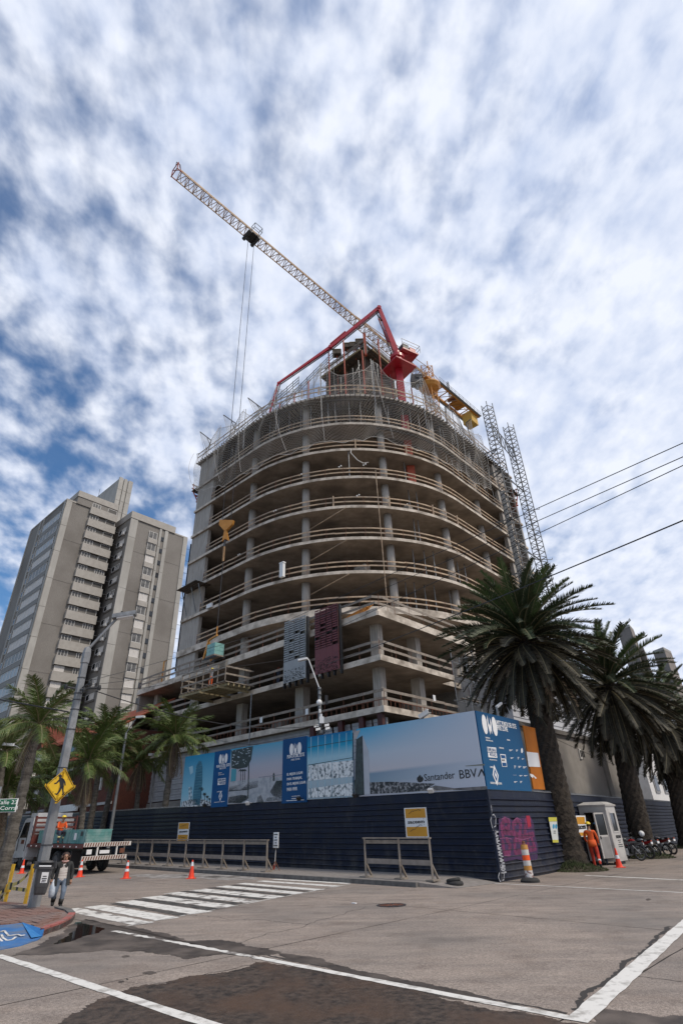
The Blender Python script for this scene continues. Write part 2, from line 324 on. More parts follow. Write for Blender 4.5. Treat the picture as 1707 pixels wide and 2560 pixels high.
def copy_tree(src, tree, loc, rot, label, scale=None):
    "tree: list of (child, [grandchildren])"
    r = src.copy(); COL.objects.link(r); r.location = loc; r.rotation_euler = (0, 0, rot); r['label'] = label; WL[r] = Vector(loc)
    if scale: r.scale = scale
    out = []
    for ch, gs in tree:
        c = ch.copy(); COL.objects.link(c); c.parent = r; g2 = []
        for g in gs:
            d = g.copy(); COL.objects.link(d); d.parent = c; g2.append(d)
        out.append((c, g2))
    return r, out
def inst(me, name, parent, mw, label=None):
    "object sharing mesh me, mw = 4x4 in the parent's (unrotated) frame"
    o = bpy.data.objects.new(name, me); COL.objects.link(o); o.parent = parent; o.matrix_local = mw
    if label: o['label'] = label
    return o
_TXT = {}
def text_mesh(txt, extrude=0.01, bold=0.0, squeeze=1.0, shear=0.0):
    k = (txt, extrude, bold, squeeze, shear)
    if k in _TXT: return _TXT[k]
    cu = bpy.data.curves.new('lettering', 'FONT'); cu.body = txt; cu.size = 1.0; cu.extrude = extrude; cu.offset = bold; cu.resolution_u = 3; cu.shear = shear
    o = bpy.data.objects.new('tmp', cu); COL.objects.link(o); dg = bpy.context.evaluated_depsgraph_get(); dg.update()
    me = bpy.data.meshes.new_from_object(o.evaluated_get(dg)); bpy.data.objects.remove(o); me.name = 'lettering'
    xs = [v.co.x for v in me.vertices]; ys = [v.co.y for v in me.vertices]
    x0, x1, y0, y1 = min(xs), max(xs), min(ys), max(ys)
    for v in me.vertices: v.co.x = (v.co.x-x0)*squeeze; v.co.y = v.co.y-y0
    _TXT[k] = (me, (x1-x0)*squeeze, y1-y0); return _TXT[k]
def lettering(txt, p, right, up, height=None, width=None, m=None, parent=None, bold=0.0, name='lettering', shear=0.0, align='l', ex=0.01):
    """p: world point of the lower left corner; letters are given the height and width asked for"""
    me, tw, th = text_mesh(txt, ex, bold, 1.0, shear)
    right = Vector(right).normalized(); up = Vector(up).normalized(); nrm = right.cross(up).normalized()
    sy = height/th if height else width/tw; sx = width/tw if width else sy
    if align == 'c': p = Vector(p) - right*(tw*sx/2)
    me = me.copy(); me.transform(Matrix(((right.x*sx, up.x*sy, nrm.x*0.5, 0), (right.y*sx, up.y*sy, nrm.y*0.5, 0), (right.z*sx, up.z*sy, nrm.z*0.5, 0), (0, 0, 0, 1))))
    me.materials.clear(); me.materials.append(m)
    o = bpy.data.objects.new(name, me); COL.objects.link(o); o.parent = parent; o.location = Vector(p) - wloc(parent); return o
# ================================================================== GROUND
def lrpt(d, r): return Vector((L.x*d + R.x*r, L.y*d + R.y*r, 0.019*max(-200.0, min(150.0, d))))
gm = MB(); ds = [-4000, -200, 150, 4000]
for a, b in zip(ds[:-1], ds[1:]): gm.add([lrpt(a, -4000), lrpt(a, 4000), lrpt(b, 4000), lrpt(b, -4000)], [(0, 1, 2, 3)])
o = gm.build('ground', mat('far_ground', (0.10, 0.095, 0.085), (0.15, 0.14, 0.125), 0.05, 0.95), kind='structure'); o.location.z -= 0.012
def gpoly(pts, h): return [Vector((p[0], p[1], gz(p[0], p[1])+h)) for p in pts]
def gsheet(name, pts, h, m, parent=None, kind='structure', label=None):
    b = MB(); b.add(gpoly(pts, h), [tuple(range(len(pts)))]); f = b.v
    n = (f[1]-f[0]).cross(f[2]-f[0])
    a = sum((f[i].x*f[(i+1) % len(f)].y - f[(i+1) % len(f)].x*f[i].y) for i in range(len(f)))
    if a < 0: b.f = [tuple(reversed(b.f[0]))]
    return b.build(name, m, parent, kind if parent is None else None, label=label)
def lrs(*q): return [tuple(Wg(a, b)[:2]) for a, b in q]
# the two crossing streets, cast in concrete bays; bays are slabs of their own with tarred joints between
jl = [-60, -44, -30, -19, -13.5, -8.05, -2.3, 3.3, 9.2, 15, 21, 27, 34, 42, 52, 64, 80]
road = gsheet('road', lrs((-80, -60), (120, -60), (120, 0.2), (1.5, 0.2), (1.5, 90), (-80, 90)), 0.0, M_joint)
road['kind'] = 'structure'
jr = [-60, -45, -34, -27, -20, -13.28, -6.9, 0.4, 7, 14, 21, 29, 38, 50, 66, 90]
rr = random.Random(3)
def bay(l0, l1, r0, r1, k):
    g = 0.012; cs = [(l0+g, r0+g), (l1-g, r0+g), (l1-g, r1-g), (l0+g, r1-g)]; pts = []
    for i in range(4):
        a = cs[i]; b = cs[(i+1) % 4]; n = 14
        for t in range(n):
            u = t/n; x = a[0]+(b[0]-a[0])*u; y = a[1]+(b[1]-a[1])*u
            if t: x += rr.uniform(-.008, .012)*(1 if abs(b[0]-a[0]) < .1 else 0); y += rr.uniform(-.008, .012)*(1 if abs(b[1]-a[1]) < .1 else 0)
            pts.append((x, y))
    return gsheet('road_slab', [tuple(Wg(*p)[:2]) for p in pts], 0.006, M_road, parent=road)
for i in range(len(jl)-1):
    for k in range(len(jr)-1):
        l0, l1, r0, r1 = jl[i], jl[i+1], jr[k], jr[k+1]
        if l0 >= 1.4+1 and r0 >= 0.3: continue
        if l0 > -2.4 and r0 >= 0.3: r1 = r1; l1 = min(l1, 1.4)
        if l1-l0 < .3: continue
        bay(l0, l1, r0, r1, 0)
# cracks wandering over the bays
def crack(p, q, n, amp, wd=0.018, seed=1):
    rc = random.Random(seed); p = Vector(p[:2]); q = Vector(q[:2]); d = (q-p); nn = Vector((-d.y, d.x)).normalized(); a = []; b = []; off = 0
    for i in range(n+1):
        off += rc.uniform(-amp, amp); off *= 0.93; c = p + d*(i/n) + nn*off*(1 if 0 < i < n else .0); ww = wd*rc.uniform(.4, 1.2)/2
        a.append(c+nn*ww); b.append(c-nn*ww)
    mb = MB(); vs = gpoly(a, .0085)+gpoly(b, .0085); m = n+1
    mb.add(vs, [(m+i, m+i+1, i+1, i) for i in range(n)]); return mb
for p, q, n, am, s in (((470, 2288), (770, 2312), 40, .09, 1), ((600, 2358), (950, 2268), 44, .09, 2), ((250, 2262), (475, 2290), 30, .07, 3), ((200, 2255), (960, 2262), 60, .08, 6),
                       ((40, 2240), (330, 2250), 40, .1, 4), ((330, 2476), (640, 2410), 34, .03, 5), ((1585, 2440), (1707, 2455), 14, .03, 9)):
    crack(G(*p), G(*q), n, am, 0.02, s).build('road_crack', M_joint, kind='structure')
# broken tar along the painted lines
crack(Wg(-8.0, -13.16), Wg(-1.5, -13.14), 90, .025, .07, 21).build('road_crack', M_joint, kind='structure')
crack(Wg(-8.02, -13.0), Wg(-7.3, -6.4), 110, .03, .10, 22).build('road_crack', M_joint, kind='structure')
# painted lines
def line(name, a, b, wd, m=M_paint, h=.012, seed=0, jag=.012, n=36):
    rc = random.Random(seed); p = Vector(Wg(*a)[:2]); q = Vector(Wg(*b)[:2]); d = q-p; nn = Vector((-d.y, d.x)).normalized(); A = []; B = []
    for i in range(n+1):
        c = p+d*(i/n); A.append(c+nn*(wd/2+rc.uniform(-jag, jag))); B.append(c-nn*(wd/2+rc.uniform(-jag, jag)))
    mb = MB(); k = n+1; mb.add(gpoly(A, h)+gpoly(B, h), [(k+i, k+i+1, i+1, i) for i in range(n)]); return mb.build(name, m, kind='structure')
line('painted_line', (1.9, -13.55), (-2.76, -13.4), .13, M_paint_old, seed=1, jag=.03)
line('painted_line', (-2.76, -13.4), (-8.1, -13.3), .15, seed=2)
line('painted_line', (1.2, -16.1), (-7.0, -15.95), .17, seed=3)
line('painted_line', (-8.2, -13.37), (-7.35, -5.0), .26, seed=4, h=.014)
line('painted_line', (-7.35, -5.0), (-7.0, -1.0), .26, seed=14, h=.014)
line('painted_line', (0.3, -0.55), (-7.0, -0.15), .10, seed=5)
line('painted_line', (-1.5, 3.9), (-6.5, 3.55), .22, seed=6)
# crosswalk bars
bars = [((6.5, -12.5), (2.2, -12.65), .5), ((6.5, -11.8), (2.4, -11.9), .6), ((6.8, -10.7), (2.6, -10.8), .6), ((7.2, -9.6), (2.95, -9.7), .65), ((7.6, -8.6), (3.3, -8.6), .6),
        ((7.7, -7.5), (3.45, -7.5), .68), ((7.95, -6.3), (3.65, -6.35), .5), ((8.15, -5.25), (3.8, -5.3), .45), ((8.3, -4.2), (4.2, -4.1), .4), ((8.35, -3.4), (4.45, -3.15), .32)]
for i, (a, b, wd) in enumerate(bars): line('crosswalk_bar', a, b, wd, M_paint_old if i in (0, 3, 4, 5) else M_paint, seed=30+i, jag=.02)
line('crosswalk_bar', (2.25, -13.1), (4.3, -3.2), .06, M_paint_old, seed=51)
# worn dark tar between the bars and white scuffs by the cones
M_tar = mat('rubbed_dark_asphalt', (0.030, 0.028, 0.026), (0.10, 0.09, 0.08), 3.5, 0.85, 0.3, detail=8, lo=.4, hi=.62)
for a, b, wd, s in (((6.6, -11.15), (2.6, -11.3), .28, 1), ((7.0, -10.15), (2.9, -10.25), .4, 2), ((7.2, -9.1), (3.2, -9.15), .32, 3), ((7.7, -8.05), (3.5, -8.0), .3, 4), ((7.9, -6.85), (3.6, -6.9), .3, 5), ((8.0, -5.75), (3.8, -5.8), .25, 6)):
    line('worn_tar_strip', a, b, wd, M_tar, h=.0105, seed=60+s, jag=.05)
M_scuff = mat('chalky_scuff', (0.19, 0.17, 0.155), (0.34, 0.32, 0.30), 2.2, 0.9, detail=9, lo=.45, hi=.62)
# ragged wet stains
def blob(pts, jit, h, m, seed, sub=12):
    rc = random.Random(seed); P = [G(*p) for p in pts]; out_ = []
    ph = [rc.uniform(0, 6.28) for _ in range(8)]; sub *= 3; q = 0
    for i in range(len(P)):
        a = P[i]; b = P[(i+1) % len(P)]; d = b-a; nn_ = Vector((-d.y, d.x, 0)).normalized()
        for t in range(sub):
            c = a.lerp(b, t/sub); q += d.length/sub; o_ = sum(math.sin(q*f_+ph[k])*w_ for k, (f_, w_) in enumerate(((1.7, 1.6), (3.9, 1.1), (8.3, .7), (17.1, .45), (31.0, .3))))*jit*.8+rc.gauss(0, jit*.25); c = c+nn_*o_; out_.append((c.x, c.y))
    return gsheet('wet_patch', out_, h, m)
M_wet = mat('wet_brown_concrete', (0.022, 0.016, 0.012), (0.095, 0.068, 0.051), 9.0, 0.5, 0.7, c3=(0.085, 0.050, 0.031), s3=1.1, lo=.36, hi=.66, bscale=60, detail=8, bdist=.01)
M_damp = mat('damp_dark_concrete', (0.034, 0.027, 0.023), (0.085, 0.068, 0.056), 5, 0.5, 0.4, c3=(0.13, 0.105, 0.088), s3=1.8, bscale=60, detail=8, bdist=.01)
M_pud = mat('standing_water', (0.010, 0.009, 0.008), rough=0.04, spec=0.8)
blob([(110, 2570), (240, 2505), (330, 2470), (420, 2462), (500, 2440), (590, 2426), (640, 2406), (720, 2412), (850, 2437), (1000, 2470), (1120, 2497), (1280, 2530), (1440, 2566), (1300, 2800), (60, 2800)], .05, .0088, M_wet, 5)
blob([(1455, 2562), (1500, 2528), (1580, 2532), (1650, 2548), (1720, 2540), (1800, 2700), (1450, 2700)], .04, .0088, M_damp, 6)
blob([(40, 2392), (110, 2352), (160, 2330), (215, 2298), (330, 2320), (400, 2333), (480, 2350), (560, 2352), (700, 2384), (610, 2394), (560, 2388), (470, 2398), (430, 2392), (360, 2377), (280, 2376), (200, 2384), (120, 2388)], .05, .0092, M_damp, 7)
blob([(700, 2386), (800, 2398), (900, 2428), (1000, 2446), (1100, 2470), (1250, 2505), (1400, 2538), (1425, 2546), (1380, 2541), (1200, 2512), (1000, 2468), (850, 2432), (720, 2402)], .03, .0092, M_damp, 8)
blob([(196, 2306), (230, 2312), (262, 2322), (250, 2334), (215, 2340), (180, 2352), (135, 2362), (150, 2350), (172, 2338), (188, 2322)], .03, .0100, M_pud, 9)
for p in ((375, 2434, 16, 4), (303, 2456, 6, 2), (318, 2450, 6, 2), (314, 2392, 5, 2), (1620, 2250, 7, 3)):
    blob([(p[0]-p[2], p[1]), (p[0], p[1]-p[3]), (p[0]+p[2], p[1]), (p[0], p[1]+p[3])], .015, .0095, M_damp, p[0], 4)
for c, s in (((400, 2190), 3), ((560, 2195), 4), ((520, 2188), 5)):
    x, y = c; o = blob([(x-80, y), (x-30, y-5), (x+60, y-3), (x+90, y+4), (x+10, y+7)], .07, .0088, M_scuff, s, 6); o.name = 'road_scuff'
# iron cover and the tyre lying by the kerb
b = MB(); c = Wg(-.55, -6.98); b.lathe(c+UP*.006, [(.40, 0), (.40, .012), (.36, .012), (.36, .007), (.05, .007)], 28, M_dsteel)
for k in range(6):
    a = k*math.pi/6; dv = Vector((math.cos(a), math.sin(a), 0)); b.beam(c+UP*.016-dv*.34, c+UP*.016+dv*.34, .03, .008, m=M_rust)
mh = b.build('manhole_cover', None, loc=c); tag(mh, 'round dark iron manhole cover set in the empty road', 'manhole cover')
def torus(mb, c, R_, r_, ax, n=22, k=8, m=None, flat=1.0):
    c = Vector(c); z = Vector(ax).normalized(); a = z.orthogonal().normalized(); b_ = z.cross(a); vs = []
    for i in range(n):
        t = 2*math.pi*i/n; d = a*math.cos(t)+b_*math.sin(t)
        for j in range(k):
            u = 2*math.pi*j/k; vs.append(c + d*(R_+r_*math.cos(u)) + z*(r_*math.sin(u)*flat))
    mb.add(vs, [(i*k+j, ((i+1) % n)*k+j, ((i+1) % n)*k+(j+1) % k, i*k+(j+1) % k) for i in range(n) for j in range(k)], m)
b = MB(); c = Wg(.61, -2.0, .08); torus(b, c, .20, .085, UP, m=M_rub); torus(b, c+UP*.10+L3*.06, .19, .06, UP+L3*.15, m=M_rub)
tag(b.build('old_tyre', None, loc=c, smooth=True), 'worn black tyre lying in the road beside the end of the kerb', 'tyre')
# ------------------------------------------------------------------ pavement in front of the hoarding
b = MB(); b.lbox(1.5, 70, -2.86, 0.05, -.05, .14, M_walk, True)
pav = b.build('pavement', None, kind='structure')
for i in range(46):
    l0 = 1.5+i*1.5; b = MB(); b.lbox(l0+.008, l0+1.492, -3.03, -2.865, -.05, .148, M_kerb, True); b.build('kerb_stone', None, pav)
for i in range(30):
    l0 = 1.5+i*1.5
    b = MB(); b.lbox(l0+.006, l0+1.494, -2.85, -.02, .10, .147, M_walk, True); b.build('paving_slab', None, pav)
b = MB(); P = [Wg(1.49, -2.9, .0), Wg(.2, -2.5, .01), Wg(-.1, -.3, .012), Wg(1.49, 0, .0), Wg(1.49, -2.9, .14), Wg(.2, -2.5, .014), Wg(-.1, -.3, .016), Wg(1.49, 0, .14)]
b.hexa(P, M_walk); b.build('pavement_ramp', None, kind='structure')
# ------------------------------------------------------------------ near corner pavement, paved in red-brown pavers with a painted ramp
M_pav = mat('red_brown_paver', (0.155, 0.085, 0.066), (0.245, 0.150, 0.125), 2.5, 0.9, 0.4, c3=(0.20, 0.165, 0.15), s3=0.7, bscale=30)
M_redk = mat('red_painted_kerb', (0.28, 0.075, 0.062), (0.38, 0.12, 0.10), 5, 0.7, 0.3, c3=(0.23, 0.14, 0.12), s3=3)
M_ramp = mat('blue_painted_concrete', (0.028, 0.115, 0.30), (0.05, 0.165, 0.38), 4, 0.75, 0.3, c3=(0.12, 0.15, 0.20), s3=2.2)
edge = [G(-60, 2262), G(0, 2264), G(60, 2268), G(100, 2273), G(150, 2280), G(178, 2288), G(187, 2297), G(180, 2307), G(165, 2317), G(147, 2326), G(125, 2333), G(108, 2341)]
edge = [Vector(p) for p in edge]; base = MB()
inner = [G(54, 2322), G(20, 2327), G(-60, 2332), G(-300, 2330), G(-300, 2262)]
allp = edge+inner
base.prism([(p.x, p.y) for p in allp], 0, 1, M_pav, M_kerb); 
n_ = len(allp)
for i, v in enumerate(base.v): v.z = gz(v.x, v.y) + (0.10 if i >= n_ else -0.05)
npv = base.build('corner_pavement', None, kind='structure')
kb = edge[4:]
for i in range(len(kb)-1):
    a, c = kb[i], kb[i+1]; cen = Vector((-9.6, 16.4, 0)); b = MB(); P = []
    for hh in (-.03, .135):
        for p in (a.lerp(c, .02), c.lerp(a, .02)):
            d = (cen-p); d.z = 0; d.normalize(); P += [(Vector((p.x, p.y, gz(p.x, p.y)+hh)), Vector((p.x, p.y, gz(p.x, p.y)+hh))+d*.17)]
    q = [P[0][0], P[1][0], P[1][1], P[0][1], P[2][0], P[3][0], P[3][1], P[2][1]]
    b.hexa(q, M_redk if i > 1 else M_kerb); b.build('kerb_stone', None, npv)
# pavers: rows of small bricks on top
rp_ = random.Random(4); xs = [p.x for p in allp]; 
def inpoly(x, y, poly):
    r = False; j = len(poly)-1
    for i in range(len(poly)):
        if (poly[i].y > y) != (poly[j].y > y) and x < (poly[j].x-poly[i].x)*(y-poly[i].y)/(poly[j].y-poly[i].y)+poly[i].x: r = not r
        j = i
    return r
shr = [p.lerp(Vector((-9.6, 16.4, 0)), .09) for p in edge]+inner
bp = MB(); cnt = 0; extra = MB(); i0 = -34
for i in range(-36, 36):
    for k in range(-30, 30):
        cx = -8.8 + i*.205*L.x + (k*.205)*R.x; cy = 16.4 + i*.205*L.y + (k*.205)*R.y
        ok = all(inpoly(cx+dx*.1, cy+dy*.1, shr) for dx, dy in ((1, 1), (-1, 1), (1, -1), (-1, -1)))
        if not ok or cx < -12.5: continue
        z = gz(cx, cy)+.10+rp_.uniform(.004, .014)
        near = math.hypot(cx, cy) < 17.6 and cx > -9.6 and cnt < 290
        t = MB() if near else extra
        t.box((cx, cy, z), .19, .19, .03, L3, R3, m=M_pav)
        if near: cnt += 1; t.build('paver', None, npv)
extra.build('paver_field', None, npv, kind='stuff')
# blue kerb ramp with the wheelchair symbol
rb = MB(); hi = [G(54, 2322), G(20, 2327), G(-60, 2332)]; lo = [G(104, 2345), G(95, 2352), G(50, 2367), G(0, 2377), G(-60, 2390)]
V = [Vector((p.x, p.y, gz(p.x, p.y)+.112)) for p in (G(108, 2341),)+tuple(hi)] + [Vector((p.x, p.y, gz(p.x, p.y)+.02)) for p in reversed(lo)]
D_ = [v-UP*.2 for v in V]; k = len(V)
rb.add(V+D_, [tuple(range(k)), tuple(range(2*k-1, k-1, -1))]+[(i, k+i, k+(i+1) % k, (i+1) % k) for i in range(k)], M_ramp)
ramp = rb.build('kerb_ramp', None, kind='structure')
fl = MB(); q = [G(52, 2321.5), G(108, 2341), G(104, 2345), G(78, 2352)]; fl.add([Vector((p.x, p.y, gz(p.x, p.y)+h)) for p, h in zip(q, (.118, .118, .03, .05))], [(0, 1, 2, 3)], mat('bright_blue_paint', (0.02, 0.16, 0.42), (0.04, 0.21, 0.48), 5, .7, .3)); fl.build('ramp_flare', None, ramp)
sy = MB()
def sp_(x, y, h=.0): p = G(x, y); return Vector((p.x, p.y, 0))
def rz(p):   # height of the ramp at a point
    a = V[2]; b2 = V[-2]; d = (Vector((b2.x, b2.y))-Vector((a.x, a.y))); t = max(0, min(1, (Vector((p.x, p.y))-Vector((a.x, a.y))).dot(d)/d.length_squared)); return gz(p.x, p.y)+.112+(.02-.112)*t+.022
def sstroke(pts, wd):
    for a, c in zip(pts[:-1], pts[1:]):
        a = G(*a); c = G(*c); a.z = rz(a); c.z = rz(c); sy.beam(a, c, wd*.6, .01, m=M_paint)
sstroke([(0, 2343), (8, 2341), (14, 2346), (20, 2350), (42, 2347), (52, 2349), (60, 2347)], .07)
sstroke([(2, 2349), (6, 2355), (16, 2359), (30, 2357), (38, 2352)], .07); sstroke([(-10, 2348), (-4, 2356), (4, 2361)], .07)
sy.build('wheelchair_symbol', None, ramp)
# ================================================================== HOARDING
def rib_profile(h):
    pr = [(0, 0)]; z = .06; pitch = .2115
    while z+.17 < h:
        pr += [(0, z), (.045, z+.022), (.058, z+.045), (.045, z+.068), (0, z+.09)]; z += pitch
    pr.append((0, h)); return pr
def sheet(parent, a, b_, h0, h1, m, name='corrugated_sheet'):
    "corrugated sheet from a to b (l, r), ribs lying level; the ribs stand out on the street side"
    pa = Wg(*a); pb = Wg(*b_); d = (pb-pa); d.z = 0; d.normalize(); nrm = Vector((d.y, -d.x, 0))
    if nrm.dot(Vector((0, 0, 0))-pa) < 0: nrm = -nrm
    pr = rib_profile(h1-h0); mb = MB(); vs = []
    for p in (pa, pb):
        for o_, z in pr: vs.append(p+nrm*o_+UP*(h0+z))
    k = len(pr); vs += [pa-nrm*.03+UP*h0, pa-nrm*.03+UP*h1, pb-nrm*.03+UP*h0, pb-nrm*.03+UP*h1]
    fs = [(i, k+i, k+i+1, i+1) for i in range(k-1)] + [(2*k, 2*k+1, 2*k+3, 2*k+2), (k-1, 2*k-1, 2*k+3, 2*k+1)]
    mb.add(vs, fs, m); mb.add([vs[0], vs[k-1], vs[2*k+1], vs[2*k]], [(0, 1, 2, 3)], m)
    return mb.build(name, None, parent)
fenL = thing('hoarding_fence', Wg(0, 0), 'long navy corrugated metal hoarding along the left street', 'fence')
l = 0.0
rs_ = random.Random(77)
while l < 60:
    o_ = sheet(fenL, (l+.006, 0), (l+2.994, rs_.uniform(-.012, .0)), rs_.uniform(-.02, .0), 2.96+rs_.uniform(-.012, .012), M_navyv[rs_.choice([0, 0, 0, 1, 2])])
    b_ = MB()
    for k in range(13):
        for dl in (.04, 1.5): b_.box(Wg(l+dl, -.062, .13+k*.2115), .022, .012, .022, L3, R3, m=M_dsteel)
    b_.build('screw_heads', None, fenL, kind='stuff'); l += 3.0
fenR = thing('hoarding_fence', Wg(0, 3.9), 'navy corrugated metal hoarding turning the corner behind the big palms', 'fence')
sheet(fenR, (0, .02), (0, 1.95), 0, 2.96, M_navy); sheet(fenR, (0, 1.954), (0, 3.9), 0, 2.96, M_navy)
pr_ = [(0, 3.9)] + [(3.7*(k/12.0), 3.9+37*(k/12.0)) for k in range(1, 15)]
for a, c in zip(pr_[:-1], pr_[1:]): sheet(fenR, a, c, 0, 2.96, M_navy)
b = MB(); b.box(Wg(-.02, -.02, 1.48), .09, .09, 2.97, L3, R3, m=M_navy); b.build('corner_post', None, fenL)
def teeth(parent, a, c, h):
    mb = MB(); pa = Wg(*a); pb = Wg(*c); d = pb-pa; n = int(d.length/.14); mb.beam(pa+UP*(h+.01), pb+UP*(h+.01), .07, .03, m=M_steel)
    for i in range(n): p = pa+d*(i/n)+UP*h; mb.beam(p, p+UP*.075+L3*.01, .02, .02, m=M_steel)
    mb.build('spiked_capping', None, parent, kind='stuff')
teeth(fenL, (21.3, 0), (58, 0), 2.97); teeth(fenR, pr_[0], pr_[-1], 2.97)
# -------- printing helpers: flat print is a thin raised film on its board
def crop(x0, y0, s): return lambda X, Y: (x0+X*s, y0+Y*s)
c2 = crop(400, 1650, .3827); c3 = crop(860, 1700, .3444); c5 = crop(1190, 1780, .1148); c440 = crop(440, 1750, .2934)
def film(parent, pts, cr, axis, val, m, name='printed_picture', th=.004):
    P = [(PLr if axis == 'r' else PLl)(*(cr(*p) if cr else p), val) for p in pts]
    n = R3 if axis == 'r' else L3
    b_ = MB(); b_.extr(P, -n*th, m); return b_.build(name, None, parent)
def grad(name, stops, axis='Z', noise_=0.0, rough=.5, side=None):
    m = bpy.data.materials.new(name); m.use_nodes = True; t = m.node_tree; bb = t.nodes['Principled BSDF']; bb.inputs['Roughness'].default_value = rough; bb.inputs['Specular IOR Level'].default_value = .22
    co = t.nodes.new('ShaderNodeTexCoord'); se = t.nodes.new('ShaderNodeSeparateXYZ'); t.links.new(co.outputs['Generated'], se.inputs[0])
    r = t.nodes.new('ShaderNodeValToRGB'); el = r.color_ramp.elements
    while len(el) < len(stops): el.new(.5)
    for e_, (p, c_) in zip(el, stops): e_.position = p; e_.color = (*c_, 1)
    t.links.new(se.outputs[axis], r.inputs[0]); o_ = r.outputs[0]
    if side:
        r2 = t.nodes.new('ShaderNodeMapRange'); r2.inputs['From Min'].default_value = side[1]; r2.inputs['From Max'].default_value = side[2]
        t.links.new(se.outputs['X'], r2.inputs['Value']); x = t.nodes.new('ShaderNodeMix'); x.data_type = 'RGBA'
        t.links.new(r2.outputs[0], x.inputs[0]); t.links.new(o_, x.inputs[6]); x.inputs[7].default_value = (*side[0], 1); o_ = x.outputs[2]
    t.links.new(o_, bb.inputs['Base Color']); return m
def board(parent, l0, l1, r0, r1, z0, z1, m, name='board'):
    b_ = MB(); b_.lbox(l0, l1, r0, r1, z0, z1, m, True); return b_.build(name, None, parent)
def wtc_logo(parent, cx, cz, s, right, up, plane, m):
    "three linked globe-like shapes"
    n = Vector(right).cross(Vector(up)).normalized(); b_ = MB(); C = Vector(plane)
    def P(x, y): return C + Vector(right)*(cx+x*s) + Vector(up)*(cz+y*s)
    def ell(x, y, a, h, t0, t1, k=14): return [P(x+a*math.cos(t0+(t1-t0)*i/k), y+h*math.sin(t0+(t1-t0)*i/k)) for i in range(k+1)]
    b_.extr(ell(-.66, 0, .33, .62, math.radians(30), math.radians(330)), n*.006, m)
    b_.extr(ell(.66, 0, .33, .62, math.radians(-150), math.radians(150)), n*.006, m)
    b_.extr([P(-.26, .30), P(-.12, .62), P(-.12, -.05), P(.0, .12), P(.10, -.05), P(.14, .52), P(.27, .2), P(.14, -.55), P(.02, -.30), P(-.12, -.60), P(-.26, -.05)], n*.006, m)
    return b_.build('emblem', None, parent)
LR = -L3      # reading direction on the left hoarding
# ---- billboard A
bA = thing('billboard', Wg(14, 0, 2.97), 'long billboard of city and terrace pictures with two blue panels above the hoarding', 'billboard')
skyA = grad('print_bright_sky', [(0, (.42, .56, .64)), (.25, (.22, .48, .62)), (1, (.014, .22, .40))])
skyT = grad('print_dusk_sky', [(0, (.36, .36, .40)), (.35, (.42, .37, .40)), (.62, (.36, .38, .45)), (1, (.06, .30, .46))])
board(bA, 17.9, 21.1, -.03, .06, 2.97, 5.80, skyA, 'printed_board')
board(bA, 11.75, 16.35, -.03, .06, 2.97, 5.84, skyT, 'printed_board')
gl5 = grad('print_glass_facade', [(0, (.28, .36, .42)), (.30, (.34, .44, .50)), (.33, (.02, .12, .20)), (.37, (.30, .42, .50)), (.62, (.30, .50, .60)), (.78, (.02, .28, .46)), (1, (.004, .12, .30))])
board(bA, 6.84, 9.92, -.03, .06, 2.97, 5.84, gl5, 'printed_board')
board(bA, 16.35, 17.9, -.05, .05, 2.86, 5.82, M_blue, 'blue_panel'); board(bA, 9.92, 11.75, -.06, .04, 2.86, 5.90, M_bluetl, 'blue_panel')
pa = lambda pts, m, nm='printed_picture': film(bA, pts, c2, 'r', -.034, m, nm)
M_ptw = mat('print_tower_blue', (0.02, 0.10, 0.17), (0.05, 0.22, 0.32), 7, .5, sc=(.3, .3, 3)); M_pdk = mat('print_dark_foliage', (0.012, 0.016, 0.018), (0.04, 0.06, 0.06), 6, .5)
M_pwt = mat('print_speckled_white', (0.03, 0.06, 0.08), (0.62, 0.66, 0.70), 7, .5, lo=.42, hi=.55, detail=8); M_pdeck = mat('print_terrace_deck', (0.22, 0.25, 0.29), (0.42, 0.44, 0.47), 3, .5)
pa([(212, 948), (218, 865), (230, 770), (240, 690), (256, 658), (272, 662), (279, 700), (278, 790), (270, 870), (262, 946)], M_ptw)
for i in range(14):
    y = 690+i*18; pa([(232-i*.9, y+4), (277-i*.6, y-3), (277-i*.6, y-6), (232-i*.9, y+1)], mat('print_pale_blue', (.16, .34, .42)), 'printed_line')
pa([(190, 950), (190, 830), (197, 830), (197, 950)], M_pwt); pa([(202, 950), (203, 828), (208, 828), (208, 950)], M_pwt); pa([(137, 960), (145, 925), (190, 915), (262, 905), (345, 930), (345, 952)], M_pwt)
pa([(190, 700), (215, 690), (218, 735), (200, 750)], mat('print_cloud', (.3, .5, .6))); 
for x, y, h in ((270, 835, 110), (292, 868, 80), (310, 885, 60), (325, 900, 44)):
    pa([(x-2, y+h), (x-1, y+8), (x+2, y+8), (x+2, y+h)], M_pdk)
    pts = []
    for k in range(12):
        a = k*math.pi/6; rr_ = (16 if k % 2 == 0 else 6)*h/100+3; pts.append((x+rr_*math.cos(a), y+8+rr_*.8*math.sin(a)))
    pa(pts, M_pdk)
pa([(468, 592), (608, 562), (596, 650), (570, 700), (510, 712), (468, 706)], M_pdk)
rf = random.Random(5)
for i in range(34):
    x = rf.uniform(475, 590); y = rf.uniform(590, 690) - (x-470)*.15; a = rf.uniform(3, 9)
    if x > 575 and y > 640: continue
    film(bA, [(x-a, y+1), (x, y-3), (x+a, y-1), (x, y+3)], c2, 'r', -.04, mat('print_light_fleck', (.42, .50, .55)), 'printed_fleck', .003)
pa([(468, 712), (500, 712), (495, 790), (462, 795)], mat('print_teal', (.06, .28, .36))); pa([(455, 800), (600, 775), (808, 760), (808, 920), (445, 940)], M_pdeck)
pa([(455, 830), (560, 800), (640, 790), (640, 830), (560, 850), (450, 860)], M_pdk); pa([(445, 935), (450, 895), (530, 880), (570, 885), (572, 910), (530, 935)], M_pdk)
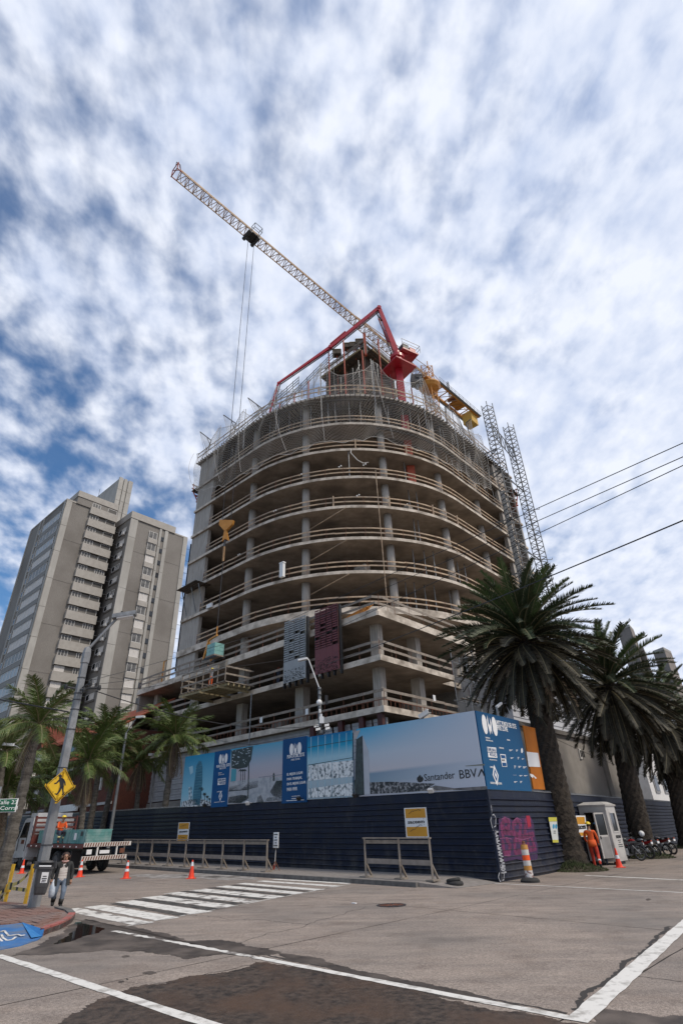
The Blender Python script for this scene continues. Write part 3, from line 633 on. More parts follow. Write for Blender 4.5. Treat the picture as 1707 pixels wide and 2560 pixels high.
pa([(720, 860), (760, 790), (806, 785), (806, 900), (740, 890)], M_pdk); pa([(700, 900), (806, 885), (806, 915), (690, 925)], M_pwt); pa([(630, 932), (640, 895), (660, 880), (680, 930)], M_pdk)
pa([(572, 905), (578, 660), (584, 660), (580, 905)], M_pdk)
for x in (525, 540, 552): pa([(x, 800), (x+1, 722), (x+4, 722), (x+4, 800)], M_pdk); pa([(x-12, 730), (x-6, 718), (x+2, 712), (x+10, 716), (x+16, 728), (x+3, 722)], M_pdk)
pa([(737, 790), (738, 745), (744, 735), (749, 745), (750, 790)], M_pdk)
pa([(645, 765), (806, 745), (806, 749), (645, 769)], mat('print_rail', (.2, .24, .28)), 'printed_line')
for x in (680, 720, 762, 800): pa([(x, 762), (x+3, 762), (x+3, 830), (x, 830)], mat('print_rail', (.2, .24, .28)), 'printed_line')
M_pm = mat('print_mullion', (.30, .48, .58)); M_pin = mat('print_interior', (0.05, 0.08, 0.10), (0.66, 0.70, 0.72), 6.0, .5, lo=.38, hi=.52, detail=9)
pa([(970, 900), (972, 840), (1262, 800), (1268, 885)], M_pin); pa([(968, 790), (970, 690), (1100, 670), (1262, 655), (1264, 760)], M_pin)
for i, x in enumerate(range(985, 1262, 46)): pa([(x, 900), (x, 506-(x-965)*.12), (x+4, 506-(x-965)*.12), (x+4, 900)], M_pm, 'printed_line')
for y in (545, 660): pa([(966, y+25), (1262, y-25), (1262, y-22), (966, y+29)], M_pdk, 'printed_line')
pa([(1255, 475), (1263, 474), (1270, 885), (1258, 888)], mat('print_navy', (.01, .04, .09)))
def wr(txt, x, y, h, cr, plane_r, m, parent, wd=None, bold=.0):
    p = PLr(*cr(x, y), plane_r); return lettering(txt, p, LR, UP, h, wd, m, parent, bold)
wtc_logo(bA, 0, 0, .42, LR, UP, PLr(*c440(404, 500), -.06), M_print_white)
wtc_logo(bA, 0, 0, .46, LR, UP, PLr(*c440(1018, 415), -.07), M_print_white)
wr('WTC', 385, 552, .13, c440, -.056, M_print_white, bA, .34, .012); wr('PUNTA DEL ESTE', 346, 580, .15, c440, -.056, M_print_white, bA, 1.28, .012); wr('FREE ZONE', 372, 592, .08, c440, -.056, M_print_white, bA, .6)
wr('WTC', 998, 474, .13, c440, -.066, M_print_white, bA, .36, .012); wr('PUNTA DEL ESTE', 948, 500, .17, c440, -.066, M_print_white, bA, 1.3, .012); wr('FREE ZONE', 982, 518, .08, c440, -.066, M_print_white, bA, .65)
for tx, y, w_ in (('EL MEJOR LUGAR', 652, 1.18), ('PARA TRABAJAR,', 693, 1.12), ('EN EL MEJOR LUGAR', 735, 1.38), ('PARA VIVIR', 778, .76)): wr(tx, 946, y, .155, c440, -.066, M_print_white, bA, w_, .008)
wr('INFORMACIÓN', 985, 826, .05, c440, -.066, M_print_white, bA, .6); film(bA, [(985, 838), (1050, 834), (1050, 839), (985, 843)], c440, 'r', -.064, M_print_white, 'printed_line') 
film(bA, [(940, 856), (1090, 848), (1090, 853), (940, 861)], c440, 'r', -.064, M_print_white, 'printed_line')
film(bA, [(358, 672), (424, 664), (423, 690), (357, 699)], c440, 'r', -.054, M_print_white, 'printed_box'); film(bA, [(357, 703), (423, 694), (421, 717), (356, 726)], c440, 'r', -.054, M_print_white, 'printed_box')
wr('KIMELMAN', 361, 693, .11, c440, -.06, M_bluetl, bA, .66, .008); wr('MORAES', 372, 719, .11, c440, -.06, M_bluetl, bA, .52, .008)
wr('PROYECTO Y', 362, 628, .05, c440, -.056, M_print_white, bA, .34); wr('DIRECCIÓN DE OBRA', 362, 642, .05, c440, -.056, M_print_white, bA, .55); wr('COMERCIALIZA', 350, 787, .05, c440, -.056, M_print_white, bA, .5)
def diamond(parent, c, s, right, m, m2):
    n = Vector(right).cross(UP).normalized(); b_ = MB()
    for k, (q, mm) in enumerate(((1, m), (.62, m2), (.30, m))):
        b_.extr([c+UP*s*q+n*.004*k, c-right*s*.62*q+n*.004*k, c-UP*s*q+n*.004*k, c+right*s*.62*q+n*.004*k], n*.004, mm)
    b_.build('emblem', None, parent)
diamond(bA, PLr(*c440(380, 818), -.056), .27, LR, M_print_white, M_blue); wr('OBRA DE UN CONJUNTO', 327, 878, .05, c440, -.056, M_print_white, bA, .98)
# ---- billboard B
bB = thing('billboard', Wg(3.2, 0, 2.97), 'large billboard of sky, sea and a coastal town with two bank names in black letters', 'billboard')
skyB = grad('print_sea_sky', [(0, (.34, .36, .42)), (.11, (.40, .41, .46)), (.22, (.20, .29, .37)), (.33, (.17, .26, .35)), (.37, (.48, .47, .51)), (.60, (.42, .50, .58)), (1, (.05, .34, .56))], side=((.52, .56, .64), .10, 1.1))
board(bB, .02, 6.5, -.03, .06, 2.97, 5.86, skyB, 'printed_board'); pb = lambda pts, m, nm='printed_picture', v=-.034: film(bB, pts, c3, 'r', v, m, nm)
pb([(100, 366), (118, 363), (90, 425), (68, 440), (64, 380)], M_clad); pb([(88, 432), (134, 402), (146, 834), (76, 842)], M_pdk)
pb([(134, 402), (178, 520), (190, 830), (148, 834)], mat('print_pale_wall', (.34, .37, .42), (.42, .45, .50), 2))
M_town = mat('print_town', (0.014, 0.016, 0.020), (0.34, 0.35, 0.37), 9, .5, lo=.48, hi=.64, detail=9)
pb([(190, 828), (186, 742), (330, 738), (450, 742), (560, 748), (660, 752), (600, 790), (560, 806), (400, 818)], M_town)
pb([(560, 806), (660, 765), (800, 785), (1035, 770), (1038, 795), (800, 800)], mat('print_shore', (.05, .05, .055), (.20, .19, .19), 3, .5)); pb([(640, 806), (645, 800), (790, 796), (790, 801)], M_print_white)
pb([(880, 622), (1018, 608), (1018, 620), (880, 626)], mat('print_far_shore', (.20, .21, .18)))
def wrB(tx, x, y, h, w_, bold=.0): lettering(tx, PLr(*c3(x, y), -.036), LR, UP, h, w_, M_print_black, bB, bold)
wrB('Santander', 583, 735, .265, 1.50)
pb([(527, 722), (530, 708), (540, 700), (548, 686), (556, 702), (562, 712), (556, 690), (562, 698), (574, 712), (575, 724), (565, 738), (548, 744), (535, 738)], M_print_black, 'emblem', -.036)
wrB('BBV', 840, 717, .31, .80); pb([(968, 702), (992, 645), (1000, 645), (1024, 695), (1014, 697), (996, 660), (977, 701)], M_print_black, 'lettering', -.036)
# ---- panel C on the returning side
bC = thing('billboard', Wg(0, 2, 2.97), 'blue project panel with white emblem and sponsor logos round the corner of the hoarding', 'billboard')
skC = grad('print_project_blue', [(0, (.004, .080, .195)), (1, (.003, .060, .155))]); board(bC, -.04, .05, .0, 3.75, 2.97, 5.86, skC, 'blue_panel')
pc = lambda pts, m, nm='printed_logo', v=-.044: film(bC, pts, c5, 'l', v, m, nm)
lc = lambda tx, x, y, h, w_, m=M_print_white, b_=.008: lettering(tx, PLl(*c5(x, y), -.046), R3, UP, h, w_, m, bC, b_)
wtc_logo(bC, 0, 0, .62, R3, UP, PLl(*c5(290, 290), -.046), M_print_white)
lc('WTC PUNTA DEL ESTE', 445, 282, .20, 1.78, b_=.012); lc('FREE ZONE', 462, 388, .20, .92, b_=.012)
lc('PROYECTO Y', 205, 575, .06, .36); lc('DIRECCIÓN DE OBRA', 212, 625, .06, .56); lc('SPONSORS', 668, 620, .055, .26); lc('CONSTRUCTORA', 498, 795, .06, .40)
pc([(232, 758), (425, 775), (437, 878), (245, 865)], M_print_white); pc([(250, 882), (438, 890), (455, 1000), (262, 985)], M_print_white)
lc('KIMELMAN', 250, 850, .14, .66, M_bluetl); lc('MORAES', 300, 962, .14, .50, M_bluetl); lc('ARQUITECTOS', 285, 1050, .05, .60)
pc([(515, 915), (632, 925), (668, 1195), (562, 1190)], M_print_white); film(bC, [(530, 935), (622, 943), (634, 1012), (545, 1005)], c5, 'l', -.05, M_blue, 'printed_logo'); film(bC, [(560, 1100), (648, 1105), (658, 1180), (572, 1178)], c5, 'l', -.05, M_blue, 'printed_logo')
lc('saceem', 552, 1070, .08, .28, M_print_black); lc('COMERCIALIZA', 300, 1215, .06, .42); diamond(bC, PLl(*c5(418, 1375), -.046), .38, R3, M_print_white, M_blue)
lc('ESTUDIO LUIS E. LECUEDER', 312, 1565, .07, .90)
for x, y, w_, h_ in ((712, 830, 90, 40), (860, 835, 50, 50), (740, 1000, 80, 34), (895, 1000, 40, 60), (985, 1020, 60, 24), (820, 1190, 45, 70), (910, 1190, 75, 45), (1010, 1200, 90, 50), (800, 1375, 80, 10), (935, 1385, 80, 28), (1035, 1385, 85, 24), (818, 1520, 80, 36), (950, 1520, 50, 50)):
    for j_ in range(3 if h_ > 20 else 1): pc([(x+j_*3, y-h_*.3+j_*h_*.32), (x+w_*(.9-.22*j_), y-h_*.26+j_*h_*.32), (x+w_*(.9-.22*j_), y-h_*.26+j_*h_*.32+h_*.13+2), (x+j_*3, y-h_*.3+j_*h_*.32+h_*.13+2)], M_refl)
pts = [(990+22*math.cos(k*.7), 840+55*math.sin(k*.7)) for k in range(9)]; pc(pts, M_print_white)
# ---- orange board beyond
bO = thing('advertising_board', Wg(.3, 5, 2.97), 'tall orange board with a white band beside the blue project panel', 'billboard')
c4 = crop(1150, 1400, .3552)
def obox(pts, m, nm, v): film(bO, pts, c3, 'l', v, m, nm, .05)
obox([(1290, 330), (1376, 350), (1450, 797), (1366, 792)], M_orange2, 'orange_board', .12)
film(bO, [(1322, 520), (1406, 530), (1422, 632), (1338, 628)], c3, 'l', .066, M_print_white, 'white_band', .004); film(bO, [(1346, 680), (1368, 686), (1395, 712), (1388, 718), (1372, 700), (1366, 712), (1352, 700)], c3, 'l', .066, M_print_white, 'torn_patch', .004)
b = MB(); q = PLl(*c4(560, 1180), .3); 
for x in (540, 575, 600): a = PLl(*c4(x, 1180), .35); d_ = PLl(*c4(x+80, 1615), .35); b.beam(Vector((d_.x, d_.y, d_.z)), a, .10, .06, m=M_navy)
b.build('fence_extension', None, bO)
# ---- signs fixed to the hoarding
def saceem(l0, l1, h0, h1, r, label, big):
    t = thing('construction_sign', Wg((l0+l1)/2, r, h0), label, 'sign', 'orange and white company signs')
    board(t, l0, l1, r-.02, r, h0, h1, M_print_white, 'sign_panel'); H_ = h1-h0; e = (l1-l0)*.05
    board(t, l0+e, l1-e, r-.026, r-.02, h0+.03*H_, h0+.35*H_, M_oran, 'orange_field'); board(t, l0+e, l1-e, r-.026, r-.02, h0+.65*H_, h1-.03*H_, M_oran, 'orange_field')
    lettering('saceem', Wg(l1-(l1-l0)*.13, r-.028, h0+.455*H_), LR, UP, (.085 if big else .09)*H_, (l1-l0)*.74, M_print_black, t, .012)
    rs = random.Random(l0); b_ = MB()
    for k in range(2):
        p = Wg(l1-(l1-l0)*.2, r-.03, h0+(.2+.6*k)*H_)
        for i in range(16): q = p+LR*(l1-l0)*.035+UP*rs.uniform(-.05, .05)*H_; b_.beam(p, q, .012, .006, up=R3, m=M_print_black); p = q
    b_.build('graffiti_scrawl', None, t)
pA = [PLr(*c2(*p), -.05) for p in ((125, 1062), (197, 1060), (188, 1185), (118, 1185))]
def lof(p): return (Vector((p.x, p.y))-C0).dot(L)
def hof(p): return p.z-gz(p.x, p.y)
saceem(lof(pA[1]), lof(pA[0]), hof(pA[3]), hof(pA[0]), -.045, 'smaller orange and white company sign above the long timber barrier', False)
pB = [PLr(*c3(*p), -.05) for p in ((435, 930), (595, 925), (612, 1138), (450, 1142))]
saceem(lof(pB[1]), lof(pB[0]), hof(pB[3]), hof(pB[0]), -.045, 'larger orange and white company sign above the short timber barrier', True)
# right-hand signs: notice panel left of the palm, company sign behind the worker
t = thing('notice_sign', Wg(.25, 5.2, .8), 'white and yellow notice with blue mask symbols beside the big palm trunk', 'sign')
q = [(1388, 2042), (1409, 2042), (1411, 2105), (1399, 2108)]; 
cn = crop(1330, 1950, .2404)
film(t, [(165, 388), (250, 388), (270, 650), (212, 650)], cn, 'l', -.0, mat('notice_white', (.50, .52, .50), (.58, .6, .58), 3), 'sign_panel', .01)
film(t, [(165, 388), (250, 388), (254, 430), (172, 432)], cn, 'l', -.014, mat('notice_yellow', (.50, .46, .06)), 'yellow_band', .004); film(t, [(209, 622), (268, 622), (270, 650), (212, 650)], cn, 'l', -.014, mat('notice_yellow', (.50, .46, .06)), 'yellow_band', .004)
for x in (220, 246): film(t, [(x+11*math.cos(k*.7), 482+26*math.sin(k*.7)) for k in range(9)], cn, 'l', -.014, mat('notice_blue', (.03, .25, .42)), 'mask_symbol', .004)
for y in (528, 548): film(t, [(218, y), (242, y), (243, y+7), (220, y+7)], cn, 'l', -.014, M_print_black, 'printed_line', .004)
t = thing('construction_sign', Wg(.8, 8.6, .8), 'orange and white company sign half hidden behind the worker in orange', 'sign', 'orange and white company signs')
film(t, [(445, 370), (545, 370), (570, 590), (490, 590)], cn, 'l', .0, M_print_white, 'sign_panel', .02)
film(t, [(456, 384), (540, 384), (546, 458), (466, 458)], cn, 'l', -.024, M_oran, 'orange_field', .004); film(t, [(482, 545), (560, 545), (566, 580), (490, 580)], cn, 'l', -.024, M_oran, 'orange_field', .004)
lettering('saceem', PLl(*cn(484, 512), -.03), R3, UP, .15, .85, M_print_black, t, .012)
# graffiti on the returning side
gr = MB(); cg = c3; M_pink = mat('pink_spray_paint', (0.085, 0.008, 0.045), (0.17, 0.018, 0.088), 5, .6, lo=.4, hi=.6); M_purp = mat('purple_spray_paint', (0.022, 0.007, 0.040), (0.06, 0.015, 0.09), 5, .6)
def gf(pts, m, v): 
    P = [PLl(*c3(*p), v) for p in pts]; gr.extr(P, -L3*.003, m)
gf([(1118, 1010), (1150, 990), (1190, 990), (1215, 1020), (1260, 1000), (1300, 985), (1350, 990), (1372, 1040), (1385, 1140), (1405, 1210), (1400, 1300), (1340, 1320), (1250, 1300), (1160, 1320), (1140, 1240), (1122, 1130)], M_purp, -.046)
rg = random.Random(9)
def fat(pts, wd, m, v):        # rounded spray strokes
    P = [PLl(*c3(*p), v) for p in pts]
    for a_, c_ in zip(P[:-1], P[1:]): gr.beam(a_, c_, wd, .004, up=L3, m=m)
    for a_ in P: gr.extr([a_+(R3*math.cos(k*.7)+UP*math.sin(k*.7))*wd*.5 for k in range(9)], -L3*.004, m)
M_pinkl = mat('light_pink_spray_paint', (.20, .05, .13), (.30, .10, .21), 6, .6)
for pts in ([(1150, 1130), (1140, 1060), (1165, 1012), (1195, 1030), (1190, 1080), (1150, 1090)], [(1235, 1120), (1225, 1050), (1255, 1015), (1280, 1050), (1275, 1120)], [(1310, 1110), (1318, 1020), (1345, 1010)], [(1320, 1060), (1350, 1060)], [(1150, 1180), (1160, 1250), (1195, 1262), (1205, 1200), (1180, 1160)], [(1235, 1170), (1240, 1250), (1290, 1240), (1285, 1170), (1245, 1160)], [(1330, 1150), (1335, 1230), (1385, 1220), (1360, 1150)], [(1160, 1100), (1215, 1108), (1300, 1140), (1370, 1120)]):
    fat(pts, .20, M_pink, -.050)
for pts in ([(1140, 1010), (1168, 996), (1196, 1010)], [(1228, 1020), (1256, 1000), (1284, 1020)], [(1128, 1150), (1180, 1145), (1215, 1156)], [(1240, 1150), (1300, 1158), (1350, 1145)], [(1160, 1275), (1210, 1270)]): fat(pts, .02, M_pinkl, -.055)
gf([(1318, 985), (1345, 985), (1356, 1060), (1334, 1072)], mat('red_spray_paint', (.32, .012, .04)), -.055)
gro = gr.build('graffiti_lettering', None, fenR)
gw = MB(); rg = random.Random(2)
def gstroke(pts, v=-.05):
    P = [PLl(*c3(*p), v) for p in pts]
    for a, c in zip(P[:-1], P[1:]): gw.beam(a, c, .028, .006, up=L3, m=mat('white_spray_paint', (.42, .43, .46)))
gstroke([(1064, 905), (1072, 960)]); gstroke([(1068, 985), (1062, 1020), (1075, 1075), (1098, 1060), (1100, 1000), (1085, 975), (1068, 985)])
y = 1090
for k in range(7):
    x = 1078+k*10; gstroke([(x, y), (x+34+rg.uniform(-8, 8), y+12), (x+6, y+26), (x+40, y+36+rg.uniform(-6, 6)), (x+14, y+44), (x+30, y+8)]); y += 45
gstroke([(1118, 1430), (1125, 1400), (1160, 1400), (1158, 1450), (1130, 1462), (1118, 1430)]); gstroke([(1126, 1330), (1140, 1380), (1165, 1345), (1160, 1400)])
gw.build('graffiti_lettering', None, fenR)
# faint tags on the long side
gt = MB(); M_tag = mat('faded_tag_paint', (0.045, 0.05, 0.062))
for x, y, w_ in ((740, 1065, 46), (845, 1095, 30), (900, 1090, 40), (1150, 1085, 26), (370, 1105, 34), (880, 1140, 40), (250, 1160, 60)):
    p = [(x+w_*k/9, y+rg.uniform(-9, 9)) for k in range(10)]; P = [PLr(*c2(*q_), -.048) for q_ in p]
    for a, c in zip(P[:-1], P[1:]): gt.beam(a, c, .02, .004, up=R3, m=M_tag)
gt.build('graffiti_lettering', None, fenL)
# flood lamps and cameras on the hoarding top
def spot(p, out, label, m=M_black, grp='small lamps and cameras on the hoarding'):
    t = thing('floodlight', p, label, 'lamp', grp); b_ = MB(); b_.tube(p, p+out*.28+UP*.02, .018, n=6, m=m); b_.build('bracket', None, t)
    b_ = MB(); c = p+out*.30-UP*.02; b_.box(c, .24, .10, .16, out.cross(UP), (out*.8-UP*.6).normalized(), (UP*.8+out*.6).normalized(), m); b_.build('lamp_head', None, t); 
for x, y, m, lb in ((1000-680, 978, M_black, 'black floodlight below the left blue panel'), (600, 965, M_white, 'white floodlight below the terrace picture'), (935, 935, M_black, 'black floodlight below the right blue panel'), (1302, 915, M_black, 'black floodlight below the gap between the billboards')):
    spot(PLr(*c2(x, y-25), -.05)+UP*.05, -R3, lb, m)
spot(PLr(*c3(658, 800), -.05), -R3, 'white floodlight under the bank billboard', M_white)
t = thing('security_camera', PLr(*c3(575, 278), 0), 'white bullet camera on top of the bank billboard', 'camera'); p = WL[t]; b = MB()
b.tube(p-UP*.05, p+UP*.10, .02, n=6, m=M_dsteel); b.build('bracket', None, t); b = MB(); d_ = (L3*-1+UP*.35).normalized(); b.box(p+UP*.14+d_*.08, .55, .18, .18, d_, R3, d_.cross(R3), M_white); b.tube(p+UP*.14+d_*.34, p+UP*.14+d_*.40, .07, n=10, m=M_black); b.build('housing', None, t)
# ================================================================== BUILDING UNDER CONSTRUCTION
bld = thing('unfinished_building', W(24, 22), 'round-fronted concrete tower under construction with open floors and timber guard rails', 'building')
def arc(cl, cr, rad, a0, a1, n): return [(cl+rad*math.cos(a0+(a1-a0)*i/n), cr+rad*math.sin(a0+(a1-a0)*i/n)) for i in range(n+1)]
def front(off=0.0, n=26, lend=41.0, rend=41.5):
    "front edge of a tower floor from the left end round the corner to the right end; off = inset"
    rad = 16.4-off
    return [(lend, 10.1+off), (36, 10.1+off)] + arc(29.5, 26.5, rad, -math.pi/2, -math.pi, n) + [(13.1+off, 32), (13.1+off, rend)]
TZ = [19.5, 23.1, 26.7, 30.3, 33.9, 37.5, 41.1, 45.3]     # tops of the tower floors
rb_ = random.Random(11)
for i, z in enumerate(TZ):
    th = .66 if i == 0 else (.31 if i < 7 else .26)
    lend = 41.0 if i < 7 else 41.6
    pts = front(0, 30, lend) + [(40, 44), (41, 44)]
    pts = [(lend, 10.1)] + [(p[0]+rb_.uniform(-.02, .02), p[1]+rb_.uniform(-.02, .02)) for p in front(0, 30, lend)[1:]] + [(13.1, 44), (lend, 44)]
    P = [W(a, b_)[:2] for a, b_ in pts]; P = list(reversed(P))
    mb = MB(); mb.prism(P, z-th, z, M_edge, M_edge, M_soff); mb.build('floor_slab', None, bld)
# podium floors
PZ = [9.3, 12.8, 16.3]
PR = [19.0, 18.8, 23.0]
for z, re in zip(PZ, PR):
    th = .42 if z < 16 else .60
    P = [W(a, b_)[:2] for a, b_ in [(46.6, 9.2), (12.0, 9.2), (12.0, re), (13.3, re+.1), (13.3, 44), (46.6, 44)]]
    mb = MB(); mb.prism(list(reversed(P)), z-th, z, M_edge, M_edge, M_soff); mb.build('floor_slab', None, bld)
    if z > 16:
        mb = MB(); mb.lbox(12.02, 46.6, 9.12, 9.21, z-.60, z-.30, M_edge); mb.lbox(11.92, 12.01, 9.2, re, z-.60, z-.30, M_edge); mb.build('edge_beam', None, bld)
# columns
def at_az(deg, off):
    best = None; pts = front(off, 90)
    for a_, c_ in zip(pts[:-1], pts[1:]):
        for k in range(12):
            q = (a_[0]+(c_[0]-a_[0])*k/12, a_[1]+(c_[1]-a_[1])*k/12); v = W(*q); e_ = abs(math.degrees(math.atan2(v.x, v.y))-deg)
            if best is None or e_ < best[0]: best = (e_, q)
    return best[1]
cols = [at_az(d, 1.25) for d in (-10.92, -4.37, 5.58, 12.2, 16.07, 18.7)]
cm = MB(); cm.lathe((0, 0, 0), [(.40, 0), (.40, 3.38)], 18, M_boardc); cme = cm.mesh('column', None, Vector((0, 0, 0)), True)
for i in range(7):
    z0 = TZ[i]; h = TZ[i+1]-TZ[i]-.30
    for (a, b_) in cols:
        p = W(a, b_, z0)-wloc(bld); inst(cme, 'column', bld, Matrix.Translation(p) @ Matrix.Diagonal((1, 1, h/3.38, 1)))
for (a, b_) in cols[:2]+[(20, 20)]+cols[3:]:
    p = W(a, b_, 16.3)-wloc(bld); inst(cme, 'column', bld, Matrix.Translation(p) @ Matrix.Diagonal((1, 1, 2.6/3.38, 1)))
# second row deep inside
for i in range(8):
    z0 = ([16.3]+TZ)[i]; h = ([16.3]+TZ)[i+1]-z0-.23
    for (a, b_) in ((37, 19), (29, 19.5), (22, 24)): inst(cme, 'column', bld, Matrix.Translation(W(a, b_, z0)-wloc(bld)) @ Matrix.Diagonal((1, 1, h/3.38, 1)))
pcols = [(13.6, 10.9, .75), (21.8, 10.9, .95), (29.9, 11.0, .8), (37.9, 11.0, .7), (45.0, 10.9, .7), (13.7, 15.9, .85)]
for z0, z1 in ((5.5, 8.88), (9.3, 12.38), (12.8, 15.7)):
    for a, b_, s in pcols:
        mb = MB(); mb.box(W(a, b_, (z0+z1)/2), s, s*.8, z1-z0, L3, R3, m=M_boardc); mb.build('column', None, bld)
# end shear wall of the tower, core and back wall
for z0, z1 in zip([16.3]+TZ[:-1], TZ):
    top = z1-(.62 if z1 == 19.5 else .24)
    mb = MB(); mb.lbox(37.6, 41.0, 10.32, 10.72, z0, top, M_boardc); mb.lbox(40.6, 41.0, 10.72, 20, z0, top, M_boardc); mb.build('shear_wall', None, bld)
    mb = MB(); mb.lbox(24, 34, 27, 37, z0, top, M_boardc); mb.build('core_wall', None, bld)
    mb = MB(); mb.lbox(13.3, 41, 43.6, 43.98, z0, top, M_boardc); mb.lbox(40.6, 41, 24, 43.6, z0, top, M_boardc); mb.build('back_wall', None, bld)
    if z0 > 16.4: mb = MB(); mb.lbox(13.3, 13.75, 38.4, 41.6, z0, top, M_boardc); mb.build('shear_wall', None, bld)
for z0, z1 in ((0.3, 8.88), (9.3, 12.38), (12.8, 15.7)):
    mb = MB(); mb.lbox(18, 46.5, 24, 24.3, z0, z1, M_conc); mb.lbox(46.2, 46.6, 9.4, 24, z0, z1, M_conc); mb.lbox(13.4, 13.7, 24, 44, z0, z1, M_conc); mb.lbox(14, 18.2, 22, 24, z0, z1, M_conc); mb.build('rear_wall', None, bld)
# debris net down the left flank
mb = MB(); mb.lbox(41.2, 41.24, 10.3, 40, 17.5, 33.0, mat('black_debris_net', (.015, .015, .017), rough=.9)); mb.build('debris_net', None, bld)
# guard rails: each timber board is a part
nb = [0]
def rail(pts, z, m=M_wood, hs=(.52, 1.02), bw=.15, step=4.2, jit=.03, posts=True, pb=None, th=.035):
    P = [W(a, b_, z) for a, b_ in pts]; acc = [0]
    for a, c in zip(P[:-1], P[1:]): acc.append(acc[-1]+(c-a).length)
    def at(s_):
        s_ = max(0, min(acc[-1], s_))
        for i in range(len(P)-1):
            if s_ <= acc[i+1]+1e-6: return P[i].lerp(P[i+1], (s_-acc[i])/max(1e-6, acc[i+1]-acc[i]))
        return P[-1]
    for h in hs:
        s_ = 0
        while s_ < acc[-1]-.2:
            e_ = min(acc[-1], s_+step*rb_.uniform(.85, 1.15)); k = 4; b_ = MB(); dz = rb_.uniform(-jit, jit)
            q = [at(s_+(e_-s_)*j/k)+UP*(h+dz+rb_.uniform(-.01, .01)) for j in range(k+1)]
            for a, c in zip(q[:-1], q[1:]): b_.beam(a, c, th, bw, m=m)
            if nb[0] < 285: b_.build('rail_board', None, bld); nb[0] += 1
            else: EX.v, EX.f, EX.m = EX.v, EX.f, EX.m; off = len(EX.v); EX.v += b_.v; EX.f += [tuple(off+x for x in f) for f in b_.f]; EX.m += [EX.mi(m)]*len(b_.f)
            s_ = e_
    if posts:
        n = int(acc[-1]/1.9)
        for j in range(n+1):
            p = at(acc[-1]*j/max(1, n)); PO.beam(p, p+UP*(hs[-1]+.12), .035, m=M_rust)
EX = MB(); PO = MB()
for i, z in enumerate(TZ[:7]):
    ww = M_wood if i != 0 else M_woodg
    rail(front(.08, 22, 37.4, 41.2), z, M_wood, (.50, 1.00), .14, 4.6)
rail(front(-.30, 22, 41.2, 42), 45.3, M_wood, (.45, 1.05), .15, 3.9)
for z, re in zip(PZ, PR):
    rail([(46.4, 9.3), (12.1, 9.3), (12.1, re)], z, M_woodg if z < 14 else M_woodg, (.50, 1.05), .19, 4.4)
b = MB()
for i in range(7):
    for a in (.35, 1.55, 2.6):
        pass
# upright timber posts here and there on the rails
for z, aa in ((30.3, (.42, .62, .80, .95)), (45.3, (.30, .38, .46, .54, .62, .70)), (37.5, (.50, .71)), (41.1, (.73,))):
    pts = front(.02 if z < 45 else -.34, 40)
    for f_ in aa:
        a, b_ = pts[int(f_*(len(pts)-1))]; mb = MB(); mb.box(W(a, b_, z+.58), .13, .06, 1.25, m=M_wood); mb.build('guard_post', None, bld)
PO.build('rail_posts', None, bld, kind='stuff')
if EX.v: EX.build('rail_board_rest', None, bld, kind='stuff')
# toe rails with uprights on the lowest podium floor
mb = MB()
for s_ in range(0, 68): p = W(45.5-s_*.5, 9.28, 9.3); mb.beam(p, p+UP*.42, .04, m=M_rust)
for s_ in range(0, 18): p = W(12.08, 9.6+s_*.5, 9.3); mb.beam(p, p+UP*.42, .04, m=M_rust)
mb.beam(W(45.5, 9.28, 9.72), W(12.08, 9.28, 9.72), .04, m=M_rust); mb.beam(W(12.08, 9.3, 9.72), W(12.08, 18.5, 9.72), .04, m=M_rust); mb.build('starter_bars', None, bld, kind='stuff')
# steel shoring props and joists under the upper floors
sp2 = MB(); rs = random.Random(8)
for z0, z1, a0, a1, dn in ((41.1, 44.5, 0.0, 1.0, 34), (37.5, 40.86, .70, 1.0, 14)):
    for off in (.5, 2.2, 4.2):
        pts = front(off, 40, 40, 41)
        P = [W(*p) for p in pts]; acc = [0]
        for a, c in zip(P[:-1], P[1:]): acc.append(acc[-1]+(c-a).length)
        for j in range(dn):
            s_ = acc[-1]*(a0+(a1-a0)*(j+rs.uniform(.2, .8))/dn)
            for i in range(len(P)-1):
                if s_ <= acc[i+1]: p = P[i].lerp(P[i+1], (s_-acc[i])/(acc[i+1]-acc[i])); break
            sp2.tube(Vector((p.x, p.y, z0)), Vector((p.x, p.y, z1)), .035, n=5, m=M_steel)
sp2.build('shoring_props', None, bld, kind='stuff')
jo = MB()
for k in range(46):      # timber joists fanning under the top deck, ends proud of the edge
    a = -math.pi/2 - (math.pi/2)*k/45; c = Vector((29.5, 26.5)); p0 = (29.5+16.75*math.cos(a), 26.5+16.75*math.sin(a)); p1 = (29.5+9.5*math.cos(a), 26.5+9.5*math.sin(a))
    jo.beam(W(*p0, 44.95), W(*p1, 44.95), .09, .2, m=M_woodd)
for k in range(26): jo.beam(W(29.8+k*.46, 9.75, 44.95), W(29.8+k*.46, 18, 44.95), .09, .2, m=M_woodd)
for k in range(30): jo.beam(W(12.75, 26.8+k*.5, 44.95), W(20, 26.8+k*.5, 44.95), .09, .2, m=M_woodd)
for off in (.3, 1.9, 3.8):
    q = [W(*p, 44.72) for p in front(off, 20, 41.2, 42)]
    for a, c in zip(q[:-1], q[1:]): jo.beam(a, c, .1, .22, m=M_woodd)
for off in (.3, 1.9, 3.8):
    q = [W(*p, 40.6) for p in front(off, 20, 41.2, 42)[14:]]
    for a, c in zip(q[:-1], q[1:]): jo.beam(a, c, .1, .2, m=M_woodd)
jo.build('deck_joists', None, bld, kind='stuff')
